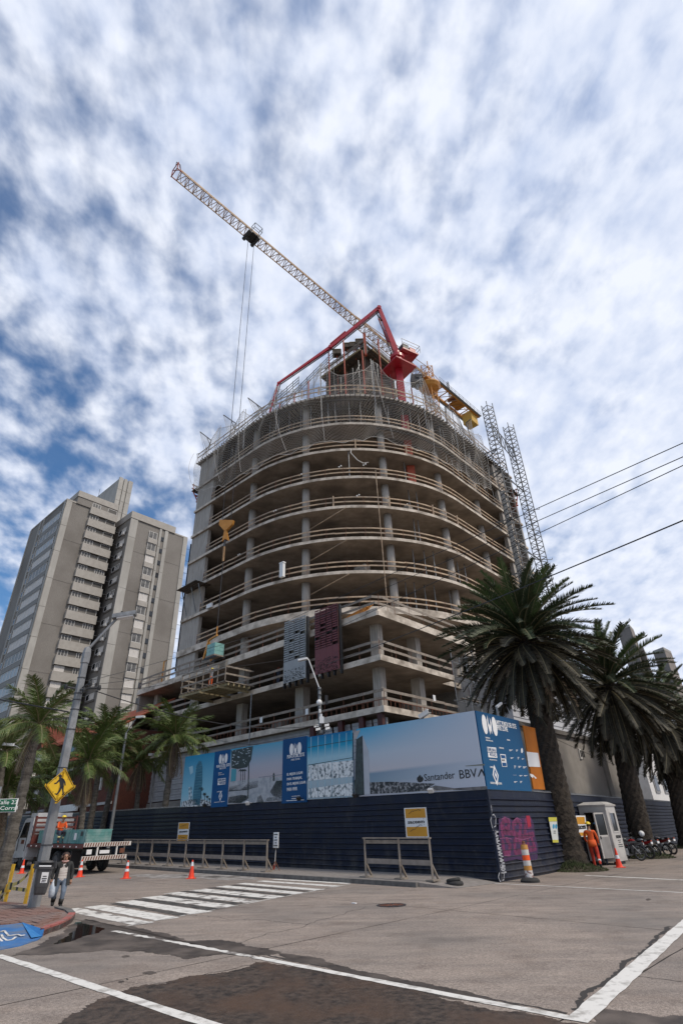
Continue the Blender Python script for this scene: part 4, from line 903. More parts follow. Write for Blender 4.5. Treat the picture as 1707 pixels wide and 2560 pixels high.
# formwork platforms at the two ends (red climbing brackets)
def climb(o, d, lab):
    t = thing('formwork_platform', o, lab, 'formwork platform', 'climbing formwork at the ends of the tower'); n = Vector((-d.y, d.x, 0))
    for k in range(5): b_ = MB(); b_.beam(o+n*(k*.5-1), o+n*(k*.5-1)+d*2.6, .45, .06, m=M_woodd); b_.build('deck_plank', None, t)
    for s_ in (-1, 0, 1):
        b_ = MB(); a = o+n*s_; b_.beam(a+d*2.5, a-UP*3.6+d*.2, .12, m=M_oxide); b_.beam(a, a-UP*3.8, .12, m=M_rust); b_.beam(a+d*1.3-UP*.1, a-UP*1.8+d*.1, .09, m=M_rust); b_.build('bracket', None, t)
        b_ = MB(); b_.beam(a+d*2.55, a+d*2.6+UP*1.3, .08, m=M_oxide); b_.build('guard_post', None, t)
    for h in (.5, 1.1): b_ = MB(); b_.beam(o-n*1.2+d*2.6+UP*h, o+n*1.2+d*2.6+UP*h, .06, .16, m=M_woodg); b_.build('rail_board', None, t)
    for h in (-1.2, -2.3): b_ = MB(); b_.beam(o-n*1.2+d*(1.8+h*.3)+UP*h, o+n*1.2+d*(1.8+h*.3)+UP*h, .10, .2, m=M_oxide); b_.build('waler', None, t)
climb(W(41.2, 12.2, 42.2), L3, 'red and timber formwork platform hanging off the left end of the tower')
climb(W(14.0, 42.2, 42.5), (R3+L3*.1).normalized(), 'dark red formwork platform behind the hoist masts at the right end')
# small platform halfway down the left end
t = thing('loading_deck', W(37, 9.6, 26.3), 'ragged timber landing stage at the left end of the fourth tower floor', 'platform'); b = MB()
for k in range(6): b2 = MB(); b2.beam(W(40.5, 9.0+k*.35, 26.25), W(36.8, 9.0+k*.35, 26.35), .28, .08, m=M_woodd); b2.build('deck_plank', None, t)
for a in (40.2, 38.4, 37): b.beam(W(a, 9.4, 26.2), W(a, 10.4, 23.2), .08, m=M_steel)
b.build('props', None, t)
# ---------------- safety net hung round the upper floors
net = thing('safety_net', W(22, 16, 38), 'grey knotted safety net hung round the upper floors of the tower', 'net')
NP = front(-.9, 60, 40.6, 33.6); NPw = [W(*p) for p in NP]; acc = [0]
for a, c in zip(NPw[:-1], NPw[1:]): acc.append(acc[-1]+(c-a).length)
def nat(s_, off=0.0):
    s_ = max(0, min(acc[-1]-1e-4, s_))
    for i in range(len(NPw)-1):
        if s_ <= acc[i+1]: 
            t_ = (s_-acc[i])/(acc[i+1]-acc[i]); p = NPw[i].lerp(NPw[i+1], t_); d = (NPw[i+1]-NPw[i]).normalized(); n = Vector((d.y, -d.x, 0))
            if n.dot(Vector((-p.x, -p.y, 0))) < 0: n = -n
            return p+n*off
TL = acc[-1]; picks = [0, 5.5, 11, 16.5, 22.3, 28.7, 35.3, 41, 47]; tops = [45.8, 47.4, 46.9, 47.6, 49.3, 49.6, 49.0, 46.6, 46.2]; bots = [40.7, 38.0, 37.2, 37.4, 37.8, 38.3, 37.6, 37.3, 37.7]
def tb(s_):
    f = s_/TL*48
    for i in range(8):
        if f <= picks[i+1] or i == 7:
            u = (f-picks[i])/(picks[i+1]-picks[i]); u = max(0, min(1, u)); sag = 4*u*(1-u)
            return tops[i]*(1-u)+tops[i+1]*u - sag*(2.3 if 2 <= i <= 6 else 1.3), bots[i]*(1-u)+bots[i+1]*u - .5*sag + .15*math.sin(f*3)
nu = int(TL/.18); nv = 52; nm = MB(); rn = random.Random(4)
grid = []
for i in range(nu+1):
    s_ = TL*i/nu; z1, z0 = tb(s_); col = []
    for j in range(nv+1):
        v = j/nv; z = z1+(z0-z1)*v; o_ = .25+.55*math.sin(min(1, v*1.1)*math.pi)*(.6+.4*math.sin(s_*.8+v*2)) + .12*math.sin(s_*2.1+v*7); o_ *= min(1, .15+s_/6)
        p = nat(s_+.25*math.sin(v*9+s_), o_); col.append(Vector((p.x, p.y, z+rn.uniform(-.02, .02))))
    grid.append(col)
def cord(a, c, wd=.0105):
    d = c-a; n = d.cross(Vector((-a.x, -a.y, 1.95-a.z))).normalized()*wd; nm.add([a-n, c-n, c+n, a+n], [(0, 1, 2, 3)], M_net)
for i in range(nu):
    for j in range(nv):
        if (i+j) % 2 == 0: cord(grid[i][j], grid[i+1][j+1])
        else: cord(grid[i+1][j], grid[i][j+1])
nm.build('net_mesh', None, net, kind='stuff')
for i, f in enumerate(picks):
    s_ = f/48*TL; b_ = MB(); z1, z0 = tb(s_); ps = []
    for k in range(13):
        v = k/12; s2 = s_+1.6*v*v*(1 if i in (1, 3, 5) else .2); p = nat(s2, .35+.55*math.sin(v*math.pi)); ps.append(Vector((p.x, p.y, z1+(z0-z1)*v)))
    b_.path(ps, .022, 5, M_rope); b_.build('net_rope', None, net)
b_ = MB(); ps = [grid[i][0] for i in range(0, nu+1, 3)]; b_.path(ps, .025, 4, M_rope); b_.build('net_rope', None, net)
b_ = MB(); ps = [grid[i][nv] for i in range(0, nu+1, 3)]; b_.path(ps, .025, 4, M_rope); b_.build('net_rope', None, net)
for i, f in enumerate(picks[1:-1]):
    s_ = f/48*TL; z1, z0 = tb(s_); p = nat(s_, .1); b_ = MB(); b_.tube(Vector((p.x, p.y, 41)), Vector((p.x, p.y, z1+.15)), .045, n=6, m=M_steel); b_.build('net_pole', None, net)
# outrigger brackets with loose net triangles
def outrig(x, y, x2, y2, x3, y3, D, lab):
    "base, elbow, tip as seen, at distance D"
    a = DD(x, y, D); e_ = DD(x2, y2, D-.2); t_ = DD(x3, y3, D-1.5); o = thing('net_bracket', a, lab, 'bracket', 'steel brackets standing above the top guard rail')
    b_ = MB(); b_.tube(a, e_, .06, n=6, m=M_dsteel); b_.build('upright', None, o); b_ = MB(); b_.tube(e_, t_, .06, n=6, m=M_dsteel); b_.build('arm', None, o)
    b_ = MB(); b_.tube(a.lerp(e_, .55), e_.lerp(t_, .4), .045, n=6, m=M_dsteel); b_.build('strut', None, o)
    b_ = MB(); m_ = a+Vector((.3, -.9, -4)); c = 10
    for i in range(c+1): b_.tube(t_.lerp(e_, i/c), a.lerp(m_, .2+.8*i/c), .011, n=3, m=M_net, caps=False)
    for i in range(1, c): b_.tube(t_.lerp(a, i/c), e_.lerp(a, i/c), .011, n=3, m=M_net, caps=False)
    b_.tube(t_, a.lerp(m_, .6), .03, n=4, m=M_rope); b_.build('loose_net', None, o, kind='stuff')
k6 = crop(400, 800, .3827)
outrig(*k6(318, 850), *k6(335, 785), *k6(262, 730), 60.5, 'leftmost net bracket, above the left end of the top floor')
outrig(*k6(480, 780), *k6(500, 678), *k6(415, 620), 57, 'second net bracket from the left on the top floor')
outrig(*k6(672, 640), *k6(664, 575), *k6(574, 508), 53.5, 'net bracket beside the lowered tip of the red boom')
k7 = crop(850, 800, .3827)
outrig(*k7(700, 680), *k7(682, 570), *k7(712, 555), 56, 'net bracket right of the yellow crane mast')
outrig(*k7(858, 790), *k7(820, 672), *k7(852, 648), 60, 'net bracket under the crane counterweight')
# ---------------- roof-top core formwork (chevron of two wall forms)
core = thing('core_formwork', Vector((3.9, 51.2, 45.3)), 'dark timber formwork of the lift core with orange props and scaffold railings on the roof', 'formwork')
C_ = Vector((4.0, 50.9, 0)); Lf = C_+L3*7.4; Rt = C_+R3*6.2; zb = 56.5
b_ = MB(); P = [(C_.x, C_.y+.45), (Rt.x, Rt.y+.45), (Rt.x+L.x*6, Rt.y+6), (Lf.x, Lf.y+.45)]; b_.prism(P, 45.3, zb+1.4, M_woodd); b_.build('core_wall', None, core)
def wallform(a, c, h0, h1):
    d = (c-a); n = d.length; d.normalize(); k = int(n/1.25); nn = Vector((-d.y, d.x, 0)); nn = nn if nn.y < 0 else -nn
    for i in range(k):
        p = a+d*(n*i/k); q = a+d*(n*(i+1)/k-.04); b_ = MB(); b_.hexa([p+UP*h0, q+UP*h0, q-nn*.3+UP*h0, p-nn*.3+UP*h0, p+UP*h1, q+UP*h1, q-nn*.3+UP*h1, p-nn*.3+UP*h1], M_woodd); b_.build('form_panel', None, core)
    for h in (h0+.5, h0+1.4, h0+2.3): b_ = MB(); b_.beam(a+nn*.12+UP*h, c+nn*.12+UP*h, .12, .16, m=M_woody if h < h0+1 else M_woodg); b_.build('waler', None, core)
    for i in range(k+1):
        p = a+d*(n*i/k)+nn*.25; b_ = MB(); b_.beam(p+UP*(h0-.2), p+UP*(h1+.1), .10, m=M_oxide if i % 2 else M_woodg); b_.build('soldier', None, core)
    # working platform under and railing above
    for j, o_ in enumerate((.15, .55, .95)): b_ = MB(); b_.beam(a+nn*o_+UP*(h0+.02), c+nn*o_+UP*(h0+.02), .36, .07, m=M_woodd); b_.build('deck_plank', None, core)
    b_ = MB(); b_.beam(a+nn*1.15+UP*(h0-.14), c+nn*1.15+UP*(h0-.14), .14, .24, m=M_woody); b_.build('bearer', None, core)
    for h in (h0+.55, h0+1.1): b_ = MB(); b_.beam(a+nn*1.2+UP*h, c+nn*1.2+UP*h, .05, .14, m=M_woodg); b_.build('rail_board', None, core)
    for h in (h1+.35, h1+.75, h1+1.15): b_ = MB(); b_.beam(a+UP*h, c+UP*h, .04, .09, m=M_steel); b_.build('top_rail', None, core)
    for i in range(2*k+1): p = a+d*(n*i/(2*k)); b_ = MB(); b_.beam(p+UP*h1, p+UP*(h1+1.3), .05, m=M_steel); b_.build('rail_post', None, core)
wallform(C_, Lf, zb, 58.1); wallform(C_, Rt, zb, 58.4)
b_ = MB(); b_.box(C_+UP*58.2, .35, .35, 4.2, m=M_oxide); b_.build('corner_soldier', None, core)
for (x, y, z0, z1) in ((-.9, 50.6, 46, 57.5), (1.1, 49.9, 46, 58), (5.7, 50.1, 46, 58.2), (3.4, 49.0, 46, 55), (-3.6, 51.0, 46, 52), (-5.4, 51.2, 46, 50.2), (7.2, 52.2, 46, 53), (9.8, 53, 46, 52), (-7.4, 52.4, 46, 49.5)):
    b_ = MB(); b_.tube((x, y, z0), (x, y, z1), .09, n=6, m=M_oxide); b_.build('prop', None, core)
# stepped scaffold between the slab edge and the core
sc_ = MB(); rs = random.Random(3)
for k in range(24):
    x = -8+k*.78; y = 49.5+abs(x-3.8)*.28+rs.uniform(-.3, .6); z = 47.5+max(0, 7.2-abs(x-3.6)*.85)+rs.uniform(-.4, .4)
    sc_.tube((x, y, 45.3), (x, y, z), .035, n=5, m=M_steel if k % 3 else M_rust)
for h in (46.6, 48.0, 49.4, 50.8, 52.2):
    w_ = 12.5-(h-46.6)*1.55; sc_.beam((3.6-w_, 50.6+w_*.15, h), (3.2, 49.6, h), .05, .1, m=M_woodg); sc_.beam((3.2, 49.6, h), (3.6+w_*.55, 50.4, h), .05, .1, m=M_woodg)
for k in range(12):
    x = rs.uniform(-7, 9); y = 50+abs(x-3.8)*.25; z = 46+rs.uniform(0, 2+max(0, 6-abs(x-3.6))); sc_.beam((x, y, z), (x+rs.uniform(-2, 2), y+.3, z+rs.uniform(.8, 2.2)), .05, m=M_oxide if k % 2 else M_steel)
for k in range(16):
    x = rs.uniform(-6.5, 8.6); y = 51.6+abs(x-4)*.35; z = rs.uniform(46.5, 48+max(0, 7-abs(x-4)*.9)); sc_.box((x, y, z), rs.uniform(.6, 1.6), .3, rs.uniform(.4, 1.2), m=M_woodd if k % 3 else M_woody)
sc_.build('scaffold_frame', None, core, kind='stuff')
for i, (x, y) in enumerate(((868, 868), (884, 866), (899, 858), (842, 884))):
    q = DD(x, y, 54.5); b_ = MB(); b_.box(q, 1.3, .9, .8, m=M_woodd); b_.beam(q+Vector((-.6, -.45, .4)), q+Vector((.6, -.45, .4)), .1, m=M_woody); b_.build('form_box', None, core); b_ = MB(); b_.tube(Vector((q.x, q.y, 46)), q, .07, n=5, m=M_oxide); b_.build('prop', None, core)
# roof scaffold and clutter along the left and right wings (rails climbing towards the core)
def wing(p0, p1, z0, z1, lab, n):
    t = thing('roof_scaffold', W(*p0, 45.3), lab, 'scaffold', 'tube scaffolds on the roof'); a = W(*p0, z0); c = W(*p1, z1)
    for h in (0, .45, .9): b_ = MB(); b_.beam(a+UP*h, c+UP*h, .05, .1, m=M_steel if h else M_woodg); b_.build('rail', None, t)
    for i in range(n+1): p = a.lerp(c, i/n); b_ = MB(); b_.tube(Vector((p.x, p.y, 45.3)), p+UP*1.1, .035, n=5, m=M_dsteel); b_.build('standard', None, t)
    for i in range(0, n, 2): p = a.lerp(c, i/n); q = a.lerp(c, (i+1)/n); b_ = MB(); b_.beam(p+UP*.1, q-UP*1.0, .04, m=M_rust); b_.build('brace', None, t)
wing((38, 11.2), (24.5, 12.6), 46.2, 50.0, 'tube scaffold along the left wing of the roof beneath the red boom', 14)
wing((15.0, 26), (14.0, 40.5), 50.0, 46.6, 'tube scaffold along the right wing of the roof behind the net', 14)
wing((30, 13.5), (21.5, 15.8), 48.6, 54.6, 'upper stepped scaffold left of the core formwork', 9)
t = thing('site_generator', W(16.5, 27.5, 48.2), 'dark boxed machine on the roof just right of the red platform', 'machine'); b = MB(); p = DD(1041, 952, 54); 
o_ = p-WL[t]; t.location = p; WL[t] = p.copy()
b.box(p, 1.5, 1.2, 1.3, m=M_dsteel); b.build('casing', None, t); b = MB(); b.box(p+Vector((.3, -.65, .2)), .9, .06, .5, m=M_black); b.box(p-UP*1.0, .3, .3, 1.0, m=M_steel); b.build('grille', None, t)
# red vertical hoist box seen inside the floors (column of the placing boom)
pump = thing('concrete_placing_boom', DD(1000, 960, 50.6), 'red concrete placing boom folded over the roof of the tower', 'concrete boom')
X0 = WL[pump].x; Y0 = WL[pump].y; ax_ = Vector((X0, Y0, 0))
for z0, z1 in ((45.4, 52.4), (37.6, 40.7), (34.0, 37.1), (41.3, 44.5)):
    b_ = MB(); b_.box(ax_+UP*((z0+z1)/2), .85, .85, z1-z0, m=M_pump if z0 > 40 else M_oxide); b_.build('column_section', None, pump)
b_ = MB(); b_.box(ax_+UP*(52.4), 3.3, 3.3, .18, Vector((math.cos(.6), math.sin(.6), 0)), Vector((-math.sin(.6), math.cos(.6), 0)), m=M_pump); b_.build('platform', None, pump)
b_ = MB(); b_.lathe(ax_+UP*52.5, [(.45, 0), (.45, 1.0), (.75, 1.2), (.75, 1.6), (.92, 1.65), (.92, 2.1), (.55, 2.2), (.45, 3.0)], 18, M_pump); b_.build('slewing_head', None, pump)
def boom(a, c, w0, w1, nm_='boom_section'):
    b_ = MB(); d = (c-a).normalized(); s_ = d.cross(UP).normalized(); u = s_.cross(d); P = []
    for p, w_ in ((a, w0), (c, w1)):
        P += [p-s_*w_*.4-u*w_*.5, p+s_*w_*.4-u*w_*.5, p+s_*w_*.4+u*w_*.5, p-s_*w_*.4+u*w_*.5]
    b_.hexa([P[0], P[1], P[2], P[3], P[4], P[5], P[6], P[7]], M_pump); o_ = b_.build(nm_, None, pump)
    b_ = MB(); n = max(2, int((c-a).length/2.2)); pp = a-u*(w0*.8+.12); qq = c-u*(w1*.8+.15); b_.tube(pp, qq, .075, n=6, m=M_dsteel)
    for i in range(n+1): b_.beam(a.lerp(c, i/n), pp.lerp(qq, i/n), .06, m=M_pump)
    b_.build('delivery_pipe', None, o_)
    b_ = MB(); b_.tube(c-s_*w1*.6, c+s_*w1*.6, w1*.62, n=12, m=M_pump); b_.build('knuckle', None, o_)
q0 = ax_+UP*55.2; q1 = DD(947, 770, 50.2); q2 = DD(826, 868, 50.2); q3 = DD(696, 958, 50.9); q4 = DD(674, 1034, 51.2)
boom(q0, q1, .72, .46); boom(q1, q2, .48, .42); boom(q2, q3, .40, .24); boom(q3, q4, .24, .18)
b_ = MB(); b_.tube(q4, q4-UP*1.6+Vector((-.1, 0, 0)), .09, n=7, m=M_black); b_.build('end_hose', None, pump)
b_ = MB(); b_.tube(q0.lerp(q1, .25)+Vector((-.5, 0, 0)), q0.lerp(q1, .75)+Vector((-.6, 0, .1)), .13, n=8, m=M_pump); b_.tube(q1-UP*1.4-Vector((.3, 0, 0)), q1-UP*2.6+Vector((.15, 0, 0)), .11, n=8, m=M_black); b_.tube(q2+UP*.6, q2.lerp(q1, .3)+UP*.7, .11, n=8, m=M_pump); b_.build('hydraulic_ram', None, pump)
cb_ = DD(1017, 880, 51.6); b_ = MB(); ux = Vector((.86, .5, 0)); uy = Vector((-.5, .86, 0)); b_.box(cb_-UP*.55, 2.5, 1.6, .22, ux, uy, m=M_pump); b_.build('counter_platform', None, pump)
b_ = MB(); b_.box(cb_+UP*.1-ux*.6, .9, 1.2, 1.0, ux, uy, m=M_black); b_.box(cb_+ux*.5, .9, 1.2, .8, ux, uy, m=M_pump); b_.build('power_pack', None, pump)
b_ = MB()
for sx in (-1.45, 1.45):
    for sy_ in (-.95, .95): b_.beam(cb_+ux*sx+uy*sy_-UP*.4, cb_+ux*sx+uy*sy_+UP*.9, .05, m=M_steel)
for h in (.3, .9):
    for sy_ in (-.95, .95): b_.beam(cb_-ux*1.45+uy*sy_+UP*h, cb_+ux*1.45+uy*sy_+UP*h, .05, m=M_steel)
    b_.beam(cb_+ux*1.45-uy*.95+UP*h, cb_+ux*1.45+uy*.95+UP*h, .05, m=M_steel)
b_.build('platform_railing', None, pump)
b_ = MB(); b_.beam(q0, cb_-UP*.5, .4, m=M_pump); b_.build('link_arm', None, pump)
# ================================================================== TOWER CRANE
def lattice(mb, a, c, w_, h_, n, m, thk=.12, tri=False, up=UP, rung=True):
    d = (c-a).normalized(); s_ = d.cross(up).normalized(); u = s_.cross(d).normalized()
    cr = ((-w_/2, 0), (w_/2, 0), (0, h_)) if tri else ((-w_/2, -h_/2), (w_/2, -h_/2), (w_/2, h_/2), (-w_/2, h_/2))
    def P(t, k): return a.lerp(c, t)+s_*cr[k][0]+u*cr[k][1]
    k = len(cr)
    for i in range(k): mb.beam(P(0, i), P(1, i), thk, m=m)
    for j in range(n):
        for i in range(k):
            i2 = (i+1) % k
            if tri or (j+i) % 2 == 0: mb.beam(P(j/n, i), P((j+(.5 if tri else 1))/n, i2), thk*.55, m=m)
            else: mb.beam(P(j/n, i2), P((j+1)/n, i), thk*.55, m=m)
            if tri: mb.beam(P((j+.5)/n, i2), P((j+1)/n, i), thk*.55, m=m)
            if rung: mb.beam(P(j/n, i), P(j/n, i2), thk*.6, m=m)
crane = thing('tower_crane', Vector((19.5, 84.6, 1.5)), 'tall yellow tower crane whose long lattice jib reaches over the street', 'crane')
tip = Vector((-21.3, 41.35, 83.2)); mast = Vector((19.5, 84.6, 83.0)); dj = (mast-tip); dj.z = 0; dj.normalize(); sj = dj.cross(UP)
for i in range(9):
    b_ = MB(); lattice(b_, Vector((19.5, 84.6, 1.5+i*8.9)), Vector((19.5, 84.6, 1.5+(i+1)*8.9-.1)), 2.0, 2.0, 5, M_crane, .16, up=sj); b_.build('mast_section', None, crane)
n = 9; Lj = (mast-tip).length
for i in range(n):
    a = tip.lerp(mast, i/n); c = tip.lerp(mast, (i+.995)/n); b_ = MB(); lattice(b_, a, c, 1.55, 1.75 if i < n-3 else 2.1, 5, M_jib, .13, True); b_.build('jib_section', None, crane)
b_ = MB(); lattice(b_, mast-UP*.6, mast+UP*5.2, 1.7, 1.7, 4, M_crane, .16, up=sj); b_.beam(mast-dj*2+UP*.2, mast+dj*2+UP*.2, 1.9, .3, m=M_crane); b_.build('slewing_frame', None, crane)
b_ = MB(); b_.lathe(mast-UP*2.2, [(1.1, 0), (1.9, .4), (2.3, 1.1), (2.3, 1.4), (1.3, 1.5)], 16, M_crane); b_.build('slewing_ring', None, crane)
cj0 = mast+dj*1.2; cj1 = mast+dj*17.5
for s_ in (-1, 1): b_ = MB(); b_.beam(cj0+sj*s_*1.35+UP*.2, cj1+sj*s_*1.35+UP*.2, .32, .5, m=M_crane); b_.build('counter_jib_beam', None, crane)
b_ = MB()
for k in range(9):
    p = cj0.lerp(cj1, k/8.0)+UP*.25; b_.beam(p-sj*1.3, p+sj*1.3, .16, m=M_crane)
    if k < 8: q = cj0.lerp(cj1, (k+1)/8.0)+UP*.25; b_.beam(p-sj*1.3, q+sj*1.3, .10, m=M_jib)
b_.build('counter_jib_bracing', None, crane)
b_ = MB(); b_.box(cj0.lerp(cj1, .58)+UP*.5, 3.4, 2.2, .12, dj, sj, m=M_crane); b_.build('deck', None, crane)
for s_ in (-1, 1):
    b_ = MB()
    for h in (.7, 1.3): b_.beam(cj0+sj*s_*1.95+UP*h, cj1+sj*s_*1.95+UP*h, .05, m=M_steel)
    for k in range(12): p = cj0.lerp(cj1, k/11)+sj*s_*1.95; b_.beam(p+UP*.1, p+UP*1.3, .05, m=M_steel)
    b_.beam(cj0+sj*s_*1.75+UP*.12, cj1+sj*s_*1.75+UP*.12, .5, .05, m=M_steel); b_.build('walkway', None, crane)
for k in range(3): b_ = MB(); b_.box(cj1-dj*(1.1+k*.9)-UP*1.0, .84, 2.3, 3.0, dj, sj, m=mat('counterweight_yellow', (.56, .33, .05), (.64, .40, .08), 2, .6)); b_.build('counterweight', None, crane)
b_ = MB(); b_.tube(cj0.lerp(cj1, .45)-sj*.9+UP*1.0, cj0.lerp(cj1, .45)+sj*.9+UP*1.0, .5, n=12, m=M_rust); b_.box(cj0.lerp(cj1, .55)+UP*1.0, 1.6, 1.2, 1.0, dj, sj, m=M_dsteel); b_.build('winch', None, crane)
b_ = MB(); cabp = mast-dj*1.6-sj*1.9+UP*.4; b_.box(cabp, 1.6, 1.4, 2.2, dj, sj, m=M_steel); b_.build('cab', None, crane); b_ = MB(); b_.box(cabp-dj*.82+UP*.2, .04, 1.1, 1.2, dj, sj, m=M_glassd); b_.build('cab_window', None, crane)
b_ = MB(); p = cj0.lerp(cj1, .42)+UP*1.2; lattice(b_, p, p+UP*4.6, .35, .35, 5, M_dsteel, .07, up=sj); b_.build('lamp_mast', None, crane)
b_ = MB(); b_.beam(mast+UP*5.0, cj1+UP*.6, .09, m=M_crane); b_.beam(mast+UP*5.0, tip.lerp(mast, .62)+UP*1.9, .09, m=M_jib); b_.build('tie_bar', None, crane)
# tip frame
b_ = MB(); e_ = tip-dj*.8
for s_ in (-1, 1): b_.beam(tip+sj*s_*.78, e_+sj*s_*.78, .12, m=M_oxide); b_.beam(e_+sj*s_*.78, e_+sj*s_*.78+UP*1.6, .10, m=M_oxide); b_.beam(e_+sj*s_*.78+UP*1.6, tip+UP*1.7, .08, m=M_oxide)
b_.beam(e_-sj*.9, e_+sj*.9, .12, m=M_oxide); b_.beam(e_-sj*.78+UP*1.6, e_+sj*.78+UP*1.6, .10, m=M_oxide); b_.beam(tip+UP*1.7, tip+UP*2.8-dj*.2, .07, m=M_dsteel); b_.beam(tip+UP*2.8-dj*.2, e_+UP*2.8, .07, m=M_dsteel); b_.beam(e_+UP*2.8, e_+UP*1.6, .07, m=M_dsteel); b_.build('tip_frame', None, crane)
hook = Vector((-13.15, 51.3, 0)); fh = ((hook-tip).dot(dj))/((mast-tip).dot(dj)); tp = tip.lerp(mast, fh)
b_ = MB(); b_.box(tp-UP*.4, 1.8, 1.7, .12, dj, sj, m=M_black); 
for s_ in (-.8, .8): b_.tube(tp-UP*.5+dj*s_-sj*1.0, tp-UP*.5+dj*s_+sj*1.0, .3, n=10, m=M_dsteel)
b_.build('trolley', None, crane)
b_ = MB(); q = tp+sj*1.6
for a_ in (-.7, .7):
    for h in (0, 1.8): pass
bas = tp+sj*1.35; P8 = [bas+dj*i*.7+sj*j*.45+UP*k for k in (-.3, .75) for (i, j) in ((-1, -1), (1, -1), (1, 1), (-1, 1))]
for i, j in ((0, 1), (1, 2), (2, 3), (3, 0), (4, 5), (5, 6), (6, 7), (7, 4), (0, 4), (1, 5), (2, 6), (3, 7)): b_.beam(P8[i], P8[j], .07, m=M_dsteel)
b_.build('maintenance_basket', None, crane)
hz = 30.9
for s_ in (-.55, .55): b_ = MB(); b_.tube(tp+dj*s_-UP*.6, Vector((tp.x, tp.y, hz+.6))+dj*s_, .035, n=5, m=M_dsteel); b_.build('hoist_cable', None, crane)
hb = Vector((tp.x, tp.y, hz)); hd = Vector((.93, -.36, 0)); hn = hd.cross(UP)
b_ = MB(); b_.extr([hb-hd*.85+UP*.85-hn*.15, hb+hd*.95+UP*.35-hn*.15, hb+hd*.85-UP*.1-hn*.15, hb+hd*.2-UP*.65-hn*.15, hb-hd*.15-UP*.65-hn*.15, hb-hd*.85+UP*.2-hn*.15], hn*.3, M_crane); b_.build('hook_block', None, crane, label='bright orange-yellow hook block')
b_ = MB(); b_.extr([hb-hd*.12-UP*.6-hn*.12, hb+hd*.12-UP*.6-hn*.12, hb+hd*.5-UP*2.0-hn*.12, hb+hd*.1-UP*1.7-hn*.12, hb-hd*.3-UP*1.95-hn*.12], hn*.24, M_crane); b_.tube(hb-UP*1.8, hb-UP*2.6, .12, n=8, m=M_dsteel); b_.build('hook', None, crane)
b_ = MB(); b_.tube(hb-UP*2.6, Vector((tp.x, tp.y, 19.6)), .045, n=5, m=M_dsteel); b_.tube(hb-UP*2.6, hb-UP*4.3, .12, n=6, m=M_jib); b_.build('sling', None, crane)
# the load: orange fork frame with wrapped teal blocks
ld = thing('lifting_fork', Vector((tp.x, tp.y, 16.3)), 'orange lifting fork hanging from the crane at the edge of the podium floor', 'lifting fork')
p = Vector((tp.x, tp.y, 0)); 
b_ = MB(); b_.beam(p+UP*19.6, p+L3*.0+UP*18.7, .1, m=M_crane); b_.beam(p+UP*18.7-L3*.1, p+L3*1.3+UP*18.5, .16, m=M_crane); b_.build('top_arm', None, ld)
for s_ in (-.45, .45): b_ = MB(); b_.beam(p+L3*1.25+UP*18.5, p+L3*1.2+R3*s_+UP*16.5, .15, m=M_crane); b_.beam(p+L3*1.2+R3*s_+UP*16.5, p-L3*.9+R3*s_+UP*16.45, .12, m=M_dsteel); b_.build('fork_arm', None, ld)
M_teal = mat('teal_wrapped_blocks', (0.14, 0.33, 0.31), (0.26, 0.46, 0.43), 2.5, 0.45, 0.2)
bp_ = thing('block_pallet', p+UP*16.5, 'pale teal wrapped pallet of blocks held in the lifting fork', 'pallet'); 
b_ = MB(); b_.box(p+UP*16.62, 1.3, 1.1, .14, L3, R3, m=M_woodg); b_.build('pallet_base', None, bp_)
for i in range(2):
    for k in range(3): b_ = MB(); b_.box(p+L3*(-.33+i*.66)+UP*(16.87+k*.37), .62, 1.05, .35, L3, R3, m=M_teal); b_.build('wrapped_block', None, bp_)
# ================================================================== HOIST MASTS
def hoist(x, y, D, ztop, n, lab, cage):
    c = DD(x, y, D); c.z = gz(c.x, c.y); t = thing('hoist_mast', c, lab, 'hoist mast', 'lattice masts beside the tower'); rows = int((ztop-c.z)/1.5); me = None
    b_ = MB(); o = c
    w_ = 1.05; ux, uy = Vector((.9, .44, 0)), Vector((-.44, .9, 0))
    for i in (-1, 1):
        for j in (-1, 1): b_.beam(o+ux*i*w_/2+uy*j*w_/2, o+ux*i*w_/2+uy*j*w_/2+UP*1.48, .085, m=M_hoistst)
    for h in (.02, .75):
        for j in (-1, 1): b_.beam(o-ux*w_/2+uy*j*w_/2+UP*h, o+ux*w_/2+uy*j*w_/2+UP*h, .07, m=M_hoistst); b_.beam(o-uy*w_/2+ux*j*w_/2+UP*h, o+uy*w_/2+ux*j*w_/2+UP*h, .07, m=M_hoistst)
    b_.beam(o-ux*w_/2-uy*w_/2+UP*.02, o+ux*w_/2-uy*w_/2+UP*.75, .05, m=M_hoistst); b_.beam(o+ux*w_/2+uy*w_/2+UP*.75, o-ux*w_/2+uy*w_/2+UP*1.45, .05, m=M_hoistst); b_.beam(o+UP*0, o+UP*1.48, .06, m=M_hoistst)
    me = b_.mesh('mast_section', None, c)
    for i in range(rows): inst(me, 'mast_section', t, Matrix.Translation((0, 0, i*1.5)))
    return t, c
h1, c1 = hoist(1313, 1446, 61.5, 53.6, 0, 'nearer grey hoist mast standing against the right end of the tower', True)
h2, c2_ = hoist(1362, 1446, 67.5, 53.4, 0, 'farther grey hoist mast standing clear of the tower', False)
def Z3(c, z): return Vector((c.x, c.y, z))
b_ = MB(); 
for s_, z in ((0, 46.4), (0, 48.6)): b_.beam(Z3(c1, z+1.0), Z3(c2_, z-.6+.2), .10, m=M_hoistst)
for k in range(6): b_.beam(Z3(c1, 47.4).lerp(Z3(c2_, 46.0), k/6), Z3(c1, 49.6).lerp(Z3(c2_, 48.2), (k+.5)/6), .07, m=M_hoistst); b_.beam(Z3(c1, 49.6).lerp(Z3(c2_, 48.2), (k+.5)/6), Z3(c1, 47.4).lerp(Z3(c2_, 46.0), (k+1)/6), .07, m=M_hoistst)
b_.build('link_truss', None, h1)
